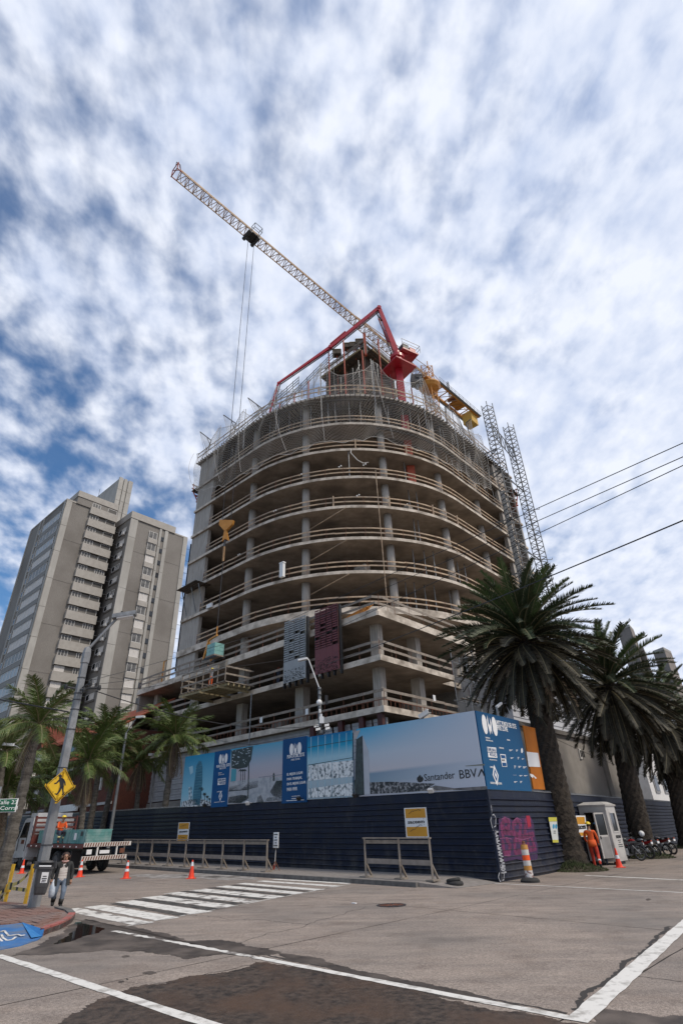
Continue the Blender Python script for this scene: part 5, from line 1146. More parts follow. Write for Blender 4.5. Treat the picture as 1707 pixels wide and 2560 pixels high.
for z in (27.2, 34.4, 41.6, 45.0):
    b_ = MB(); a = W(14.0, 37.5, z); b_.beam(Z3(c1, z), a, .10, m=M_hoistst); b_.beam(Z3(c1, z), a-R3*2.2, .08, m=M_hoistst); b_.beam(Z3(c1, z+.3), a-R3*.9+UP*.3, .07, m=M_hoistst); b_.build('wall_tie', None, h1)
for z in (21, 30.5, 41.0):
    b_ = MB(); b_.beam(Z3(c1, z), Z3(c2_, z+.4), .10, m=M_hoistst); b_.beam(Z3(c1, z+.5), Z3(c2_, z+.2), .07, m=M_hoistst); b_.build('mast_tie', None, h2)
for z in (24, 31, 38.5):
    b_ = MB(); p = Z3(c2_, z); b_.beam(p, p+Vector((1.6, .4, .1)), .06, m=M_hoistst); b_.beam(p+Vector((1.6, .4, .1)), p+Vector((1.7, .4, .35)), .06, m=M_hoistst); b_.build('cable_arm', None, h2)
b_ = MB(); p = Z3(c1, 28.5)+Vector((-.2, .9, 0)); b_.box(p, .45, .3, 21, m=M_steel); b_.build('tie_casing', None, h1)
# ================================================================== FACADE SAMPLES, CRADLE, CLUTTER ON THE FLOORS
def gridmat(name, c1, c2_a):
    return mat(name, c1, c2_a, 1.5, .5)
M_pg = gridmat('perforated_grey_panel', (.26, .27, .28), (.33, .34, .345)); M_pr = gridmat('perforated_maroon_panel', (.13, .026, .028), (.165, .036, .036)); M_hole = mat('panel_hole', (.012, .010, .010), rough=.9)
def sample(l0, l1, z0, z1, zm, m, mb_, lab):
    t = thing('facade_panel', W((l0+l1)/2, 8.6, z0), lab, 'facade panel', 'sample facade panels'); cols_ = 4; rs = random.Random(l0)
    wdt = (l1-l0)/cols_
    for c in range(cols_):     # upper louvre part
        a = l0+c*wdt; z = zm+.06
        b_ = MB(); b_.lbox(a+.01, a+.05, 8.54, 8.62, zm, z1, mb_); b_.build('panel_upright', None, t)
        while z < z1-.05:
            if rs.random() < .86: b_ = MB(); o_ = rs.uniform(0, .12); b_.lbox(a+.06+o_*(rs.random() < .4), a+wdt, 8.57, 8.60, z, z+.115, m); b_.build('louvre', None, t)
            z += .19
        b_ = MB(); b_.lbox(a+.005, a+wdt-.005, 8.56, 8.60, z0, zm, m); b_.build('lower_panel', None, t)
    h_ = MB()
    for k in range(190):
        z = z0+(zm-z0)*.55*(rs.random()**1.3); a = rs.uniform(l0+.08, l1-.15); w_ = rs.uniform(.04, .12); h_.lbox(a, a+w_, 8.552, 8.559, z+.03, z+.065, M_hole)
    h_.build('perforations', None, t, kind='stuff')
    for a in (l0-.09, l0+.62, l0+1.24, l1-.62, l1): b_ = MB(); b_.lbox(a, a+.09, 8.65, 8.9, z0-.35, z1-.1, M_black); b_.build('support_bar', None, t)
    b_ = MB(); b_.lbox(l0, l1, 8.80, 8.82, zm, z1-.1, mat('maroon_backing', (.045, .014, .015), rough=.6) if m is M_pr else mat('olive_grey_backing', (.15, .15, .13), rough=.6)); b_.build('backing_sheet', None, t)
sample(19.0, 21.6, 12.35, 17.45, 14.05, M_pg, M_steel, 'light grey perforated facade panel hung on the podium edge')
sample(15.4, 17.95, 12.35, 17.45, 14.25, M_pr, M_dred, 'dark red perforated facade panel hung on the podium edge')
# timber cradle on the podium edge
cr = thing('loading_platform', W(29.5, 8.2, 13.1), 'projecting timber loading platform with rails on the second podium floor', 'platform')
k4 = crop(440, 1600, .1786)
for k in range(5):
    b_ = MB(); b_.beam(W(32.9-k*.1, 6.2+k*.55, 12.9), W(26.2, 6.4+k*.55+.2, 12.9), .12, .22, m=M_woody); b_.build('deck_beam', None, cr)
for k in range(14): b_ = MB(); b_.beam(W(32.6-k*.48, 6.1, 13.08), W(32.6-k*.48, 9.3, 13.08), .36, .06, m=M_woodg); b_.build('deck_plank', None, cr)
for k in range(3): b_ = MB(); b_.beam(W(32-k*2.6, 5.9, 12.7), W(32-k*2.6, 10.5, 12.7), .12, .2, m=M_woody); b_.build('bearer', None, cr)
for k in range(7): b_ = MB(); b_.beam(W(32.6-k*1.08, 6.15, 13.1), W(32.6-k*1.08, 6.15, 14.75), .13, .06, m=M_woodg); b_.build('guard_post', None, cr)
for h in (.55, 1.1, 1.6): b_ = MB(); b_.beam(W(32.7, 6.1, 13.1+h), W(26.1, 6.1, 13.1+h), .04, .14, m=M_woodg); b_.build('rail_board', None, cr)
for h in (.6, 1.2):
    for a in (32.6, 26.15): b_ = MB(); b_.beam(W(a, 6.15, 13.1+h), W(a, 9.1, 13.1+h), .04, .14, m=M_woodg); b_.build('rail_board', None, cr)
# clutter: sacks, notices, pallets
def small(nm_, p, sx, sy_, sz, m, lab, cat, grp=None):
    t = MB(); t.box(p, sx, sy_, sz, L3, R3, m=m); o = t.build(nm_, None, loc=p); tag(o, lab, cat, grp); return o
rail_note = M_print_white
for i, (x, y, r_, lb) in enumerate(((540, 1738, 9.0, 'white notice on the lower podium rail, far left'), (653, 1800, 9.0, 'white notice on the bottom podium rail above the terrace picture'), (767, 1779, 9.0, 'white notice on the podium rail beside the camera pole'), (1085, 1745, 13, 'white notice in the scaffold by the palm'))):
    p = PLr(x, y, r_) if i < 3 else PLl(x, y, 11.4); small('notice', p, .30 if i < 3 else .04, .03 if i < 3 else .3, .42, rail_note, lb, 'notice', 'white paper notices on the podium')
p = PLr(524, 1515, 9.9); small('white_sheet', p, .9, .2, .45, M_print_white, 'white folded sheet on the slab edge at the left end of the tower', 'sheet')
t = MB(); p = W(23.6, 10.9, 26.75); 
p = W(24.4, 10.6, 23.15); t.box(p+UP*.75, .5, .3, 1.45, L3, R3, m=M_print_white); t.box(p+UP*1.52, .6, .35, .12, L3, R3, m=M_print_white); tag(t.build('rubble_chute', None, loc=p), 'tall white bag standing behind the rail of a middle floor', 'bag')
for i, (x, y, lb) in enumerate(((550, 1650, 'grey crate on the podium terrace left of the lifting fork'),)):
    p = W(35, 9.9, 16.3); b_ = MB()
    for k in range(2):
        for j in range(3): b_.box(p+L3*(k*1.1-.5)+UP*(.2+j*.32), 1.0, .9, .29, L3, R3, m=M_conc)
    tag(b_.build('block_stack', None, loc=p), lb, 'blocks')
# orange hoist leg and yellow bundle on the terrace
b_ = MB(); p = W(42.4, 9.6, 16.3); b_.beam(p, p+UP*2.4, .14, m=M_crane); b_.beam(p+UP*2.4, p+UP*2.4-L3*.4, .1, m=M_crane); tag(b_.build('orange_prop', None, loc=p), 'orange prop at the far left end of the podium terrace', 'prop')
yb = thing('yellow_bundle', W(13.6, 9.8, 16.3), 'bundle of yellow steel frames lying on the terrace behind the maroon panel', 'bundle')
for k in range(6): b_ = MB(); p = W(15.6-k*.12, 9.7+k*.08, 16.5+.09*(k % 3)); b_.beam(p, p-L3*1.9+UP*(.15+.05*k), .10, m=M_crane); b_.build('bar', None, yb)
# loose poles and struts inside the floors
b_ = MB(); rs = random.Random(14)
for z0, z1, pts in ((19.5, 22.86, [(15.6, 21.5), (15.0, 22.3), (14.7, 24.6), (15.9, 20.2), (16.5, 19.6)]), (23.1, 26.46, [(15.7, 20.3), (15.1, 21.4), (14.6, 22.3), (14.2, 26.2), (14.0, 27.3)]), (26.7, 30.06, [(15.5, 20.8), (15.3, 21.3)]), (30.3, 33.66, [(15.6, 20.6), (15.2, 21.5)]), (33.9, 37.26, [(15.6, 20.4), (18.6, 14.5)])):
    for a, c in pts: b_.tube(W(a, c, z0), W(a, c, z1), .05, n=5, m=M_steel)
b_.build('floor_props', None, bld, kind='stuff')
b_ = MB(); p = W(19.6, 13.9, 41.0)
ps = [W(18.3, 14.6, 37.4), W(18.1, 14.3, 36.6), W(17.4, 14.5, 35.4), W(17.0, 14.9, 35.0), W(16.6, 15.3, 35.1)]; b_.path(ps, .05, 6, M_rope); b_.tube(W(16.0, 15.6, 34.0), W(15.9, 15.7, 14.0), .04, n=5, m=M_wood); b_.build('hanging_hose', None, bld)
for z in (19.6, 23.2, 26.8): b_ = MB(); b_.tube(W(18.5, 13.6, z+2.9), W(24, 13, z+1.9), .05, n=5, m=M_wood); b_.build('loose_pole', None, bld)
b_ = MB(); b_.tube(W(26.0, 8.9, 12.4), W(26.0, 8.9, 8.0), .05, n=5, m=M_steel); b_.build('hanging_chain', None, bld)
# materials stacked on the open floors
for i, (a, c, z, kind_, lb) in enumerate(((26.5, 12.6, 19.5, 0, 'stack of timber boards on the lowest round floor, left of the front columns'), (19.2, 16.4, 23.1, 1, 'pallet of grey blocks on the second round floor behind the front rail'), (31.5, 12.2, 26.7, 0, 'boards stacked on the third round floor near the left wall'), (16.2, 20.6, 30.3, 1, 'pallet of blocks on the fourth round floor, right of the middle'), (24.6, 13.0, 33.9, 0, 'pile of planks on the fifth round floor between the front columns'), (34, 12.4, 12.8, 1, 'grey block pallet on the second podium floor near its left end'), (17.5, 11.8, 12.8, 0, 'timber pile on the second podium floor behind the maroon panel'), (26, 12.2, 9.3, 1, 'pallet of blocks on the lowest podium floor'), (15.2, 25.5, 26.7, 0, 'boards leaning on the third round floor at the right'))):
    t = thing('material_stack', W(a, c, z), lb, 'building materials', 'materials stacked on the open floors'); rs = random.Random(i)
    for k in range(5 if kind_ == 0 else 8):
        b_ = MB()
        if kind_ == 0: b_.beam(W(a-1.6+rs.uniform(-.2, .2), c, z+.1+k*.13), W(a+1.6+rs.uniform(-.2, .2), c+.1, z+.1+k*.13), .5, .10, m=M_wood)
        else: b_.box(W(a-.35+.7*(k % 2), c, z+.2+.3*(k//2)), .66, .8, .28, L3, R3, m=M_conc if i % 2 else M_clad)
        b_.build('board' if kind_ == 0 else 'block', None, t)
# soffit work lamps
for i, (a, c, z) in enumerate(((23.0, 11.6, 34.9), (19.0, 13.5, 34.9), (17.0, 15.1, 34.9), (15.4, 19.6, 31.2), (17.7, 14.6, 31.2), (25.8, 10.6, 31.2), (31, 10.2, 27.8))):
    b_ = MB(); q = W(a, c, z)
    for s_ in (-.14, .14): b_.sph(q+L3*s_, .09, 8, 5, M_print_white)
    tag(b_.build('work_lamp', None, loc=q), 'small twin white rail lamps, ' + ('on the fifth floor left of the front columns', 'on the fifth floor between two front columns', 'high up right of the hanging hose', 'right of the second front column', 'below the hanging hose', 'left of the hook block sling', 'at the far left of the fourth floor')[i], 'lamp', 'twin work lamps on the guard rails')
# ---------------- podium base: cladding and dark red posts above the billboards
b_ = MB(); z = 5.0
for k in range(18): b_.lbox(19.5, 46.3, 9.62+(k % 2)*.03, 9.75, 5.0+k*.215, 5.0+k*.215+.2, M_clad)
b_.build('corrugated_cladding', None, bld)
for i, (x0_, x1_) in enumerate(((12.4, 13.6), (13.8, 15.6), (15.8, 17.4), (17.6, 19.3))):
    b_ = MB()
    for k in range(17): b_.lbox(x0_, x1_, 9.9+(k % 2)*.03, 10.0, 5.0+k*.215, 5.0+k*.215+.2, mat('pale_cladding', (.42, .42, .45), (.5, .5, .53), 2, .5))
    b_.build('corrugated_cladding', None, bld)
for a in (18.9, 16.0, 14.0, 12.3): b_ = MB(); b_.lbox(a, a+.42, 9.3, 9.6, 1.0, 8.86, M_dred); b_.build('steel_post', None, bld)
b_ = MB(); b_.lbox(13.2, 13.6, 13, 13.3, 1, 8.86, M_dred); b_.lbox(12.3, 12.4, 14.3, 14.4, 1, 8.86, M_steel); b_.build('steel_post', None, bld)
b_ = MB(); b_.lbox(19.5, 46.3, 9.5, 10.0, 4.2, 4.9, M_conc); b_.build('lintel', None, bld)
b_ = MB(); b_.lbox(46.3, 55, 9.6, 10.0, 4.8, 6.2, M_clad); b_.build('low_wall', None, bld)
# ---------------- tube scaffold at the right of the podium
ts = thing('tube_scaffold', W(11.5, 20, 1), 'tangle of tube scaffolding and planks right of the podium, partly behind the palm', 'scaffold')
rs = random.Random(21)
for i in range(7):
    for r_ in (18.6, 20.0): 
        b_ = MB(); l_ = 12.6-.0*i; a = W(10.8+(.0 if r_ < 19 else 1.3), 18.9+i*1.25, .6); b_.tube(a, Vector((a.x, a.y, 14.6+rs.uniform(-.6, 1.0))), .04, n=6, m=M_steel); b_.build('standard', None, ts)
for z in (7.2, 9.0, 10.8, 12.6, 14.0):
    for l_ in (10.8, 12.1): b_ = MB(); b_.tube(W(l_, 18.4, z), W(l_, 26.8, z+rs.uniform(-.1, .1)), .035, n=6, m=M_steel); b_.build('ledger', None, ts)
    for i in range(4): b_ = MB(); a = 18.9+i*2.5; b_.tube(W(10.6, a, z), W(12.3, a, z), .035, n=6, m=M_steel); b_.build('transom', None, ts)
    if z < 13: 
        for i in range(2): b_ = MB(); b_.beam(W(11.0+i*.5, 18.6, z+.08), W(11.0+i*.5, 26, z+.08), .25, .05, m=M_woodg); b_.build('plank', None, ts)
for i in range(9): b_ = MB(); a = 18.8+rs.uniform(0, 6); z = rs.uniform(6.5, 12); b_.tube(W(10.7, a, z), W(10.7, a+rs.uniform(-2, 2.2), z+1.9), .035, n=6, m=M_steel if i % 3 else M_woodg); b_.build('brace', None, ts)
b_ = MB(); b_.lbox(12.6, 12.7, 22.0, 23.0, 11.2, 12.4, M_oxide); b_.build('red_sheet', None, ts)
# ================================================================== APARTMENT BUILDING ON THE LEFT
ap = thing('apartment_building', W(100, 22), 'tall grey-brown apartment block with stacked balconies and pale corner strips', 'building')
def abox(nm_, l0, l1, r0, r1, z0, z1, m): b_ = MB(); b_.lbox(l0, l1, r0, r1, z0, z1, m); return b_.build(nm_, None, ap)
FP = 2.98; NF = 21
abox('wall', 96.45, 115.3, 12.2, 23.3, 2, 65.0, M_render); abox('wall', 91.8, 110, 24.7, 39.0, 2, 63.6, M_render); abox('wall', 99.5, 112, 21.5, 26.5, 2, 66, M_dren)
abox('roof_parapet', 96.2, 111, 14.2, 23.0, 65.0, 66.75, M_render); abox('roof_band', 96.05, 111.2, 14.05, 23.15, 66.75, 68.15, M_balc)
abox('roof_band', 91.5, 110.2, 24.5, 35.6, 63.65, 65.3, M_balc); abox('roof_cap', 91.7, 110.1, 35.6, 39.1, 63.6, 63.95, M_balc)
abox('roof_cap', 96.35, 115.4, 12.1, 14.2, 65.0, 65.35, M_balc)
# stair tower with ribs
abox('stair_tower', 100.6, 113, 23.9, 27.0, 60, 78.3, M_strip)
for a, c in ((23.7, 24.7), (25.0, 25.75), (26.1, 27.2)): abox('rib', 100.3, 100.6, a, c, 60, 78.5, M_strip)
for z in (66, 69, 72, 75): abox('panel_joint', 100.28, 100.31, 23.7, 27.2, z, z+.05, M_dren)
b_ = MB()
for k in range(5): b_.beam(W(103+k*.5, 19.5+k*.2, 68), W(103+k*.5, 19.5+k*.2, 72.5), .06, m=M_strip)
for h in (69, 70, 71, 72): b_.beam(W(102.5, 19.3, h), W(105.5, 20.5, h), .05, m=M_strip)
b_.beam(W(112, 24, 78), W(112, 24, 80.5), .06, m=M_dsteel); b_.beam(W(95, 34, 65), W(95, 34, 67.8), .06, m=M_dsteel); b_.beam(W(95, 30, 65), W(95, 30, 66.5), .3, m=M_dsteel); b_.build('aerials', None, ap)
# pale strips built of separate cast panels, two storeys each
for k in range(11):
    z0 = 65-(k+1)*FP*2; z1 = 65-k*FP*2-.06
    if z1 < 3: break
    z0 = max(2, z0)
    for args in ((96.3, 96.45, 12.05, 13.35), (96.3, 97.3, 12.05, 12.2), (91.6, 91.8, 24.6, 26.3), (91.6, 91.8, 31.75, 32.3), (91.6, 91.8, 33.1, 33.95), (91.6, 91.8, 38.0, 39.1), (107.3, 107.9, 12.0, 12.2), (109.2, 109.9, 12.0, 12.2), (115.0, 115.4, 12.0, 12.2)):
        abox('facing_panel', *args, z0, min(z1, 63.6) if args[0] == 91.6 else z1, M_strip)
for k in range(7):      # fine joints across the rendered fields
    z = 65-k*FP*3.02
    if z < 4: break
    abox('panel_joint', 96.42, 96.46, 13.35, 17.2, z, z+.05, M_dren)
    if z < 63: abox('panel_joint', 91.77, 91.81, 26.3, 29.2, z, z+.05, M_dren); abox('panel_joint', 91.77, 91.81, 34, 38, z, z+.05, M_dren)
def wmesh(wd, h, m, bars, face):     # window in its own frame, x across, z up; face = axes
    fr = MB(); gl = MB(); ax = R3 if face == 'l' else -L3; ay = L3 if face == 'l' else R3; t = .07
    def bx(mb, x0, x1, z0, z1, y0, y1, mm): mb.box(ax*((x0+x1)/2)+ay*((y0+y1)/2)+UP*((z0+z1)/2), x1-x0, y1-y0, z1-z0, ax, ay, m=mm)
    bx(fr, 0, wd, 0, t, -.08, .02, M_white); bx(fr, 0, wd, h-t, h, -.08, .02, M_white)
    for x in [0, wd-t]+[wd*(i+1)/(bars+1)-t/2 for i in range(bars)]: bx(fr, x, x+t, t, h-t, -.08, .02, M_white)
    bx(gl, t, wd-t, t, h-t, -.03, 0, m)
    return fr.mesh('window', None, Vector((0, 0, 0))), gl.mesh('pane', None, Vector((0, 0, 0)))
WK = {}
def window(wd, h, m, bars, face, pos, nm_='window'):
    k = (wd, h, m.name, bars, face)
    if k not in WK: WK[k] = wmesh(*k[:2], m, bars, face)
    f_, g_ = WK[k]; o_ = inst(f_, nm_, ap, Matrix.Translation(pos-wloc(ap))); p_ = inst(g_, 'pane', o_, Matrix.Identity(4))
rw = random.Random(6)
bal = MB(); bal.lbox(0, 0, 0, 0, 0, 0, M_balc)
for k in range(NF):
    zt = 65.35-k*FP
    if zt < 6: break
    # balcony parapet with the recess above it
    abox('balcony_parapet', 95.75, 95.9, 17.2, 23.35, zt-1.8, zt-.05, M_balc)
    abox('balcony_cheek', 95.9, 96.45, 17.2, 17.35, zt-1.8, zt-.05, M_balc); 
    abox('balcony_recess', 96.30, 96.44, 17.35, 23.3, zt-.05, zt+1.1, M_render if False else mat('recess_render', (.17, .155, .14), (.21, .195, .175), 3))
    m = rw.choice([M_blind, M_glass, M_glass, M_blind, M_glass]); window(1.85, 1.15, m, 1 if m is M_blind else 2, 'l', W(96.22, 17.5, zt-.02))
    if rw.random() < .3: window(2.0, 1.15, M_glass, 3, 'l', W(96.22, 21.0, zt-.02))
    else: window(2.1, 1.15, M_louv, 0, 'l', W(96.22, 21.05, zt-.02), 'louvred_window')
    # side face strip windows
    zw = zt-4.35
    if zw > 4:
        m = rw.choice([M_blind, M_blind, mat('grey_blind_glass', (.16, .16, .155), (.30, .295, .285), .5, .5), mat('pale_blind_glass', (.30, .31, .31), (.42, .43, .43), .5, .4)]); window(9.0, 1.75, m, 4, 'r', W(106.9, 12.12, zw)); abox('spandrel', 97.5, 107.1, 12.02, 12.2, zw-1.15, zw-.08, M_dren if k % 99 == 98 else mat('spandrel_grey', (.21, .20, .185), (.26, .25, .235), 2))
        window(.9, 1.2, M_glassd, 0, 'r', W(109.0, 12.12, zw+.2))
    # right block windows with a box below
    zr = zt-5.0+.0
    if zr > 4:
        m = rw.choice([M_blind, M_blind, M_glass, M_glass]); window(2.0, 1.7, m, 1, 'l', W(91.62, 29.3, zr)); abox('window_box', 91.35, 91.8, 29.2, 31.45, zr-1.2, zr-.06, M_balc)
        abox('slot_opening', 91.66, 91.79, 32.35, 33.05, zr+.3, zr+1.3, M_glassd)
        # inner return face of the right block, with windows and air conditioners
        window(1.6, 1.2, rw.choice([M_blind, M_glass]), 1, 'r', W(94.6, 24.6, zr+.3)); window(1.4, 1.2, M_glassd, 0, 'r', W(92.9+3.4, 24.6, zr+.3))
        abox('sill', 92.6, 96.3, 24.5, 24.7, zr-.1, zr+.2, M_dren)
        if rw.random() < .6: abox('air_conditioner', 93.2, 94.0, 24.1, 24.55, zr-.4, zr+.2, M_white)
        abox('service_ledge', 96.5, 97.0, 23.4, 24.5, zr+1.2, zr+1.35, M_dren); abox('service_opening', 96.9, 97.0, 23.5, 24.2, zr+1.5, zr+2.5, M_glassd)
for k in range(14): b_ = MB(); z = 61-k*3.1; b_.beam(W(91.8, 39.1, z), W(91.8, 40.0, z), .06, m=M_dsteel); b_.build('aerial_bracket', None, ap)
# ================================================================== RED BRICK HOUSE AND SHOPS DOWN THE STREET
M_brick = mat('red_brick', (0.070, 0.020, 0.011), (0.125, 0.036, 0.018), 9, 0.9, 0.4, c3=(0.045, 0.015, 0.010), s3=.6); M_tile = mat('red_roof_tile', (0.34, 0.085, 0.04), (0.48, 0.14, 0.07), 6, 0.75, 0.3); M_trim = mat('pale_trim', (0.34, 0.32, 0.30), (.44, .42, .40), 3)
RH = 6.0
def Lr(x, y, r): p = PLr(x, y, r); return (Vector((p.x, p.y))-C0).dot(L), p.z
lw, _ = Lr(84, 1960, RH); le, _ = Lr(288, 1960, RH); ze = Lr(120, 1872, RH)[1]; zr_ = ze+3.0
hs_ = thing('brick_house', W((lw+le)/2, 10, 1), 'red brick house with tiled gables behind the street palms', 'house')
def hbox(nm_, *a): b_ = MB(); b_.lbox(*a); return b_.build(nm_, None, hs_)
hbox('wall', le, lw, RH, 16, 1, ze, M_brick)
gw_ = Lr(84, 1900, RH)[0]; ge = Lr(115, 1900, RH)[0]; gm_ = (gw_+ge)/2
b_ = MB(); P = [W(gw_, RH-.25, ze-.4), W(ge, RH-.25, ze-.4), W(gm_, RH-.25, ze+2.4)]; b_.extr(P, R3*6, M_brick); b_.build('gable', None, hs_)
def slope(a, c, d, e, nm_='roof'):
    "tiled plane a-c eave, e-d ridge"
    b0 = MB(); b0.extr([a, c, d, e], UP*.12, M_tile); ro = b0.build(nm_, None, hs_); n = max(4, int((c-a).length/.34)); b1 = MB()
    for i in range(n+1): b1.tube(a.lerp(c, i/n)+UP*.13, e.lerp(d, i/n)+UP*.13, .09, n=5, m=M_tile)
    b1.build('tile_rolls', None, ro, kind='stuff')
slope(W(gw_+.5, RH-.7, ze-.7), W(gw_+.5, RH+6, ze-.7), W(gm_, RH+6, ze+2.7), W(gm_, RH-.7, ze+2.7)); slope(W(ge-.5, RH-.7, ze-.7), W(ge-.5, RH+6, ze-.7), W(gm_, RH+6, ze+2.7), W(gm_, RH-.7, ze+2.7))
slope(W(ge-.3, RH-.7, ze-.1), W(le-.4, RH-.7, ze-.1), W(le-.4, RH+5, ze+3.2), W(ge-.3, RH+5, ze+3.2))
slope(W(lw-6, 5.0, ze-2), W(le-1, 5.0, ze-2.6), W(le-1, 5.9, ze-1.7), W(lw-6, 5.9, ze-1.2))
rw = random.Random(2)
for x, y0, y1, w_ in ((101, 1884, 1903, 16), (92, 1975, 2005, 12), (184, 1862, 1904, 14), (176, 1955, 1990, 14), (224, 1945, 1975, 12), (252, 1945, 1975, 12), (262, 1868, 1890, 14), (214, 1895, 1918, 10)):
    l1, za = Lr(x-w_/2, y0, RH-.05); l0, _ = Lr(x+w_/2, y0, RH-.05); zb_ = Lr(x, y1, RH-.05)[1]
    fr = hbox('window', l0, l1, RH-.10, RH+.02, zb_, za, M_trim); b_ = MB(); b_.lbox(l0+.12, l1-.12, RH-.14, RH-.10, zb_+.12, za-.12, M_glassd if rw.random() < .6 else M_blind); b_.build('pane', None, fr)
for y in (1925, 2020): z = Lr(190, y, RH)[1]; hbox('string_course', le, lw, RH-.12, RH, z, z+.22, M_trim)
for i in range(90):       # courses of darker bricks let into the wall
    a = le+rw.uniform(0, lw-le-1); z = 1.5+rw.uniform(0, ze-2.5); hbox('brick', a, a+.5, RH-.015, RH, z, z+.16, mat('dark_brick', (.09, .022, .012), rough=.9))
# shop row beyond, dark fascia
sh = thing('corner_shop', W(62, -1, 1), 'dark shop front with white fascia letters at the far left', 'shop')
l0 = Lr(75, 2050, 3)[0]; l1 = l0+18; b_ = MB(); b_.lbox(l0, l1, 3, 9, 1, 4.6, M_black); b_.build('wall', None, sh)
zf = Lr(30, 2056, 2.9)[1]; b_ = MB(); b_.lbox(l0-.3, l1, 2.8, 3.0, zf-.6, zf+.6, mat('fascia_dark_red', (.035, .01, .008))); b_.build('fascia', None, sh)
p = PLr(40, 2060, 2.75); lettering('US', p, LR, UP, .55, 1.0, M_print_white, sh, .02); 
b_ = MB(); b_.lbox(l0+2, l1, 2.6, 2.7, zf+.9, zf+1.8, mat('shop_blue', (.01, .03, .12))); b_.build('sign_board', None, sh); b_ = MB(); p = PLr(8, 2040, 2.55); b_.box(p, .7, .1, .8, L3, R3, m=M_oran); b_.build('sign_board', None, sh)
b_ = MB(); q = PLr(160, 2022, 5.5); b_.box(q, 6, .2, .6, L3, R3, m=M_white); tag(b_.build('shop_banner', None, loc=q), 'torn white banner low on the brick house behind the yellow sign', 'banner')
b_ = MB(); p = W(62, 12, 0); b_.lbox(48, 58, 10, 30, 1, 11, mat('grey_render_far', (.20, .20, .21), (.26, .26, .27), 1)); b_.lbox(88, 100, -2, 8, 1, 16, mat('grey_render_far', (.2, .2, .2))); 
o = b_.build('rear_building', None, loc=W(52, 20, 1)); tag(o, 'plain grey rear building between the brick house and the podium', 'building')
# ================================================================== BUILDINGS ON THE RIGHT
wb = thing('site_store', W(4.5, 12, .3), 'grey rendered site building with a dark roof behind the right hoarding', 'building')
cw = crop(1150, 1400, .3552)
def Rl(X, Y, l_): p = PLl(*cw(X, Y), l_); return (Vector((p.x, p.y))-C0).dot(R), p.z
M_gr = mat('site_grey_render', (0.235, 0.215, 0.195), (0.29, 0.27, 0.245), 1.5, .9, .2, c3=(.20, .185, .17), s3=.4)
r0, z0 = Rl(690, 1232, 4.6); r1, z1 = Rl(958, 1285, 4.6); zt_ = (z0+z1)/2
b_ = MB(); b_.lbox(4.6, 11, 8.5, r1, 0, zt_, M_gr); b_.build('wall', None, wb); b_ = MB(); b_.lbox(4.4, 11.1, 8.4, r1+.1, zt_, zt_+.28, M_dren); b_.build('roof_edge', None, wb)
r2, _ = Rl(985, 1300, 4.6); b_ = MB(); b_.lbox(4.5, 5.0, r1+.1, r2+.2, 0, zt_-.1, M_gr); b_.build('pilaster', None, wb); b_ = MB(); b_.lbox(4.7, 5.2, r1, r1+.5, 0, zt_-.3, M_dren); b_.build('downpipe', None, wb)
r3, z3 = Rl(1190, 1320, 5.2); b_ = MB(); b_.lbox(5.2, 11, r2+.2, r3, 0, zt_-.25, M_gr); b_.build('wall', None, wb); b_ = MB(); b_.lbox(5.0, 11.1, r2+.2, r3+.3, zt_-.25, zt_+.05, mat('pale_coping', (.36, .35, .34))); b_.build('coping', None, wb)
rA, zA = Rl(832, 1328, 4.5); rB, zB = Rl(862, 1400, 4.5); b_ = MB(); b_.lbox(4.5, 4.6, rA, rB, zB, zA, M_white); v_ = b_.build('vent', None, wb)
b_ = MB(); 
for k in range(3): b_.lbox(4.46, 4.5, rA+.1+k*.28, rA+.22+k*.28, zB+.12, zA-.12, M_black)
b_.build('vent_slots', None, v_)
b_ = MB(); b_.lbox(5.3, 5.6, r3-4, r3, zt_-4.2, zt_-3.2, M_rust); b_.build('rusty_sill', None, wb)
wh = thing('white_apartment_building', W(9, 50, 0), 'white low apartment building seen between the palm trunks on the right', 'building')
b_ = MB(); b_.lbox(9, 20, 22, 46, 0, 13.5, mat('white_siding', (.42, .42, .43), (.50, .50, .52), 1)); b_.build('wall', None, wh)
for k in range(26): b_ = MB(); b_.lbox(8.96, 9.0, 22, 46, .5+k*.5, .53+k*.5, mat('siding_joint', (.25, .25, .26))); b_.build('siding_joint', None, wh)
b_ = MB(); b_.lbox(7.2, 20, 46, 66, 0, 12.2, M_white); b_.build('wall', None, wh)
for k in range(4):
    for j in range(6): f_ = MB(); f_.lbox(7.1, 7.2, 47.4+j*3.1, 48.9+j*3.1, 1.6+k*2.8, 3.4+k*2.8, mat('window_surround', (.3, .3, .31))); o_ = f_.build('window', None, wh); f_ = MB(); f_.lbox(7.06, 7.1, 47.6+j*3.1, 48.7+j*3.1, 1.8+k*2.8, 3.2+k*2.8, M_glassd); f_.build('pane', None, o_)
M_beige = mat('beige_tower_render', (.20, .175, .155), (.25, .22, .20), .6, .9)
def tower(x0, x1, x2, y, D, dep, lab):
    a = DD(x0, y, D); c = DD(x1, y, D*.985); d = DD(x2, y+12, D*1.02); z = a.z
    t = thing('tower_block', Vector((c.x, c.y, 0)), lab, 'building'); b_ = MB(); e = a+(d-c)
    P = [(a.x, a.y), (c.x, c.y), (d.x, d.y), (e.x, e.y)]; b_.prism(list(reversed(P)) if False else P, 0, z, M_beige); b_.build('wall', None, t)
    b_ = MB(); Q = [(p[0]*.999, p[1]*.999) for p in P]; b_.prism(Q, z, z+.6, M_strip); b_.build('parapet', None, t)
    for k in range(5): b_ = MB(); Q = [(p[0]*.9985, p[1]*.9985) for p in P]; b_.prism(Q, z-5-k*5.5, z-4.85-k*5.5, M_dren); b_.build('panel_joint', None, t)
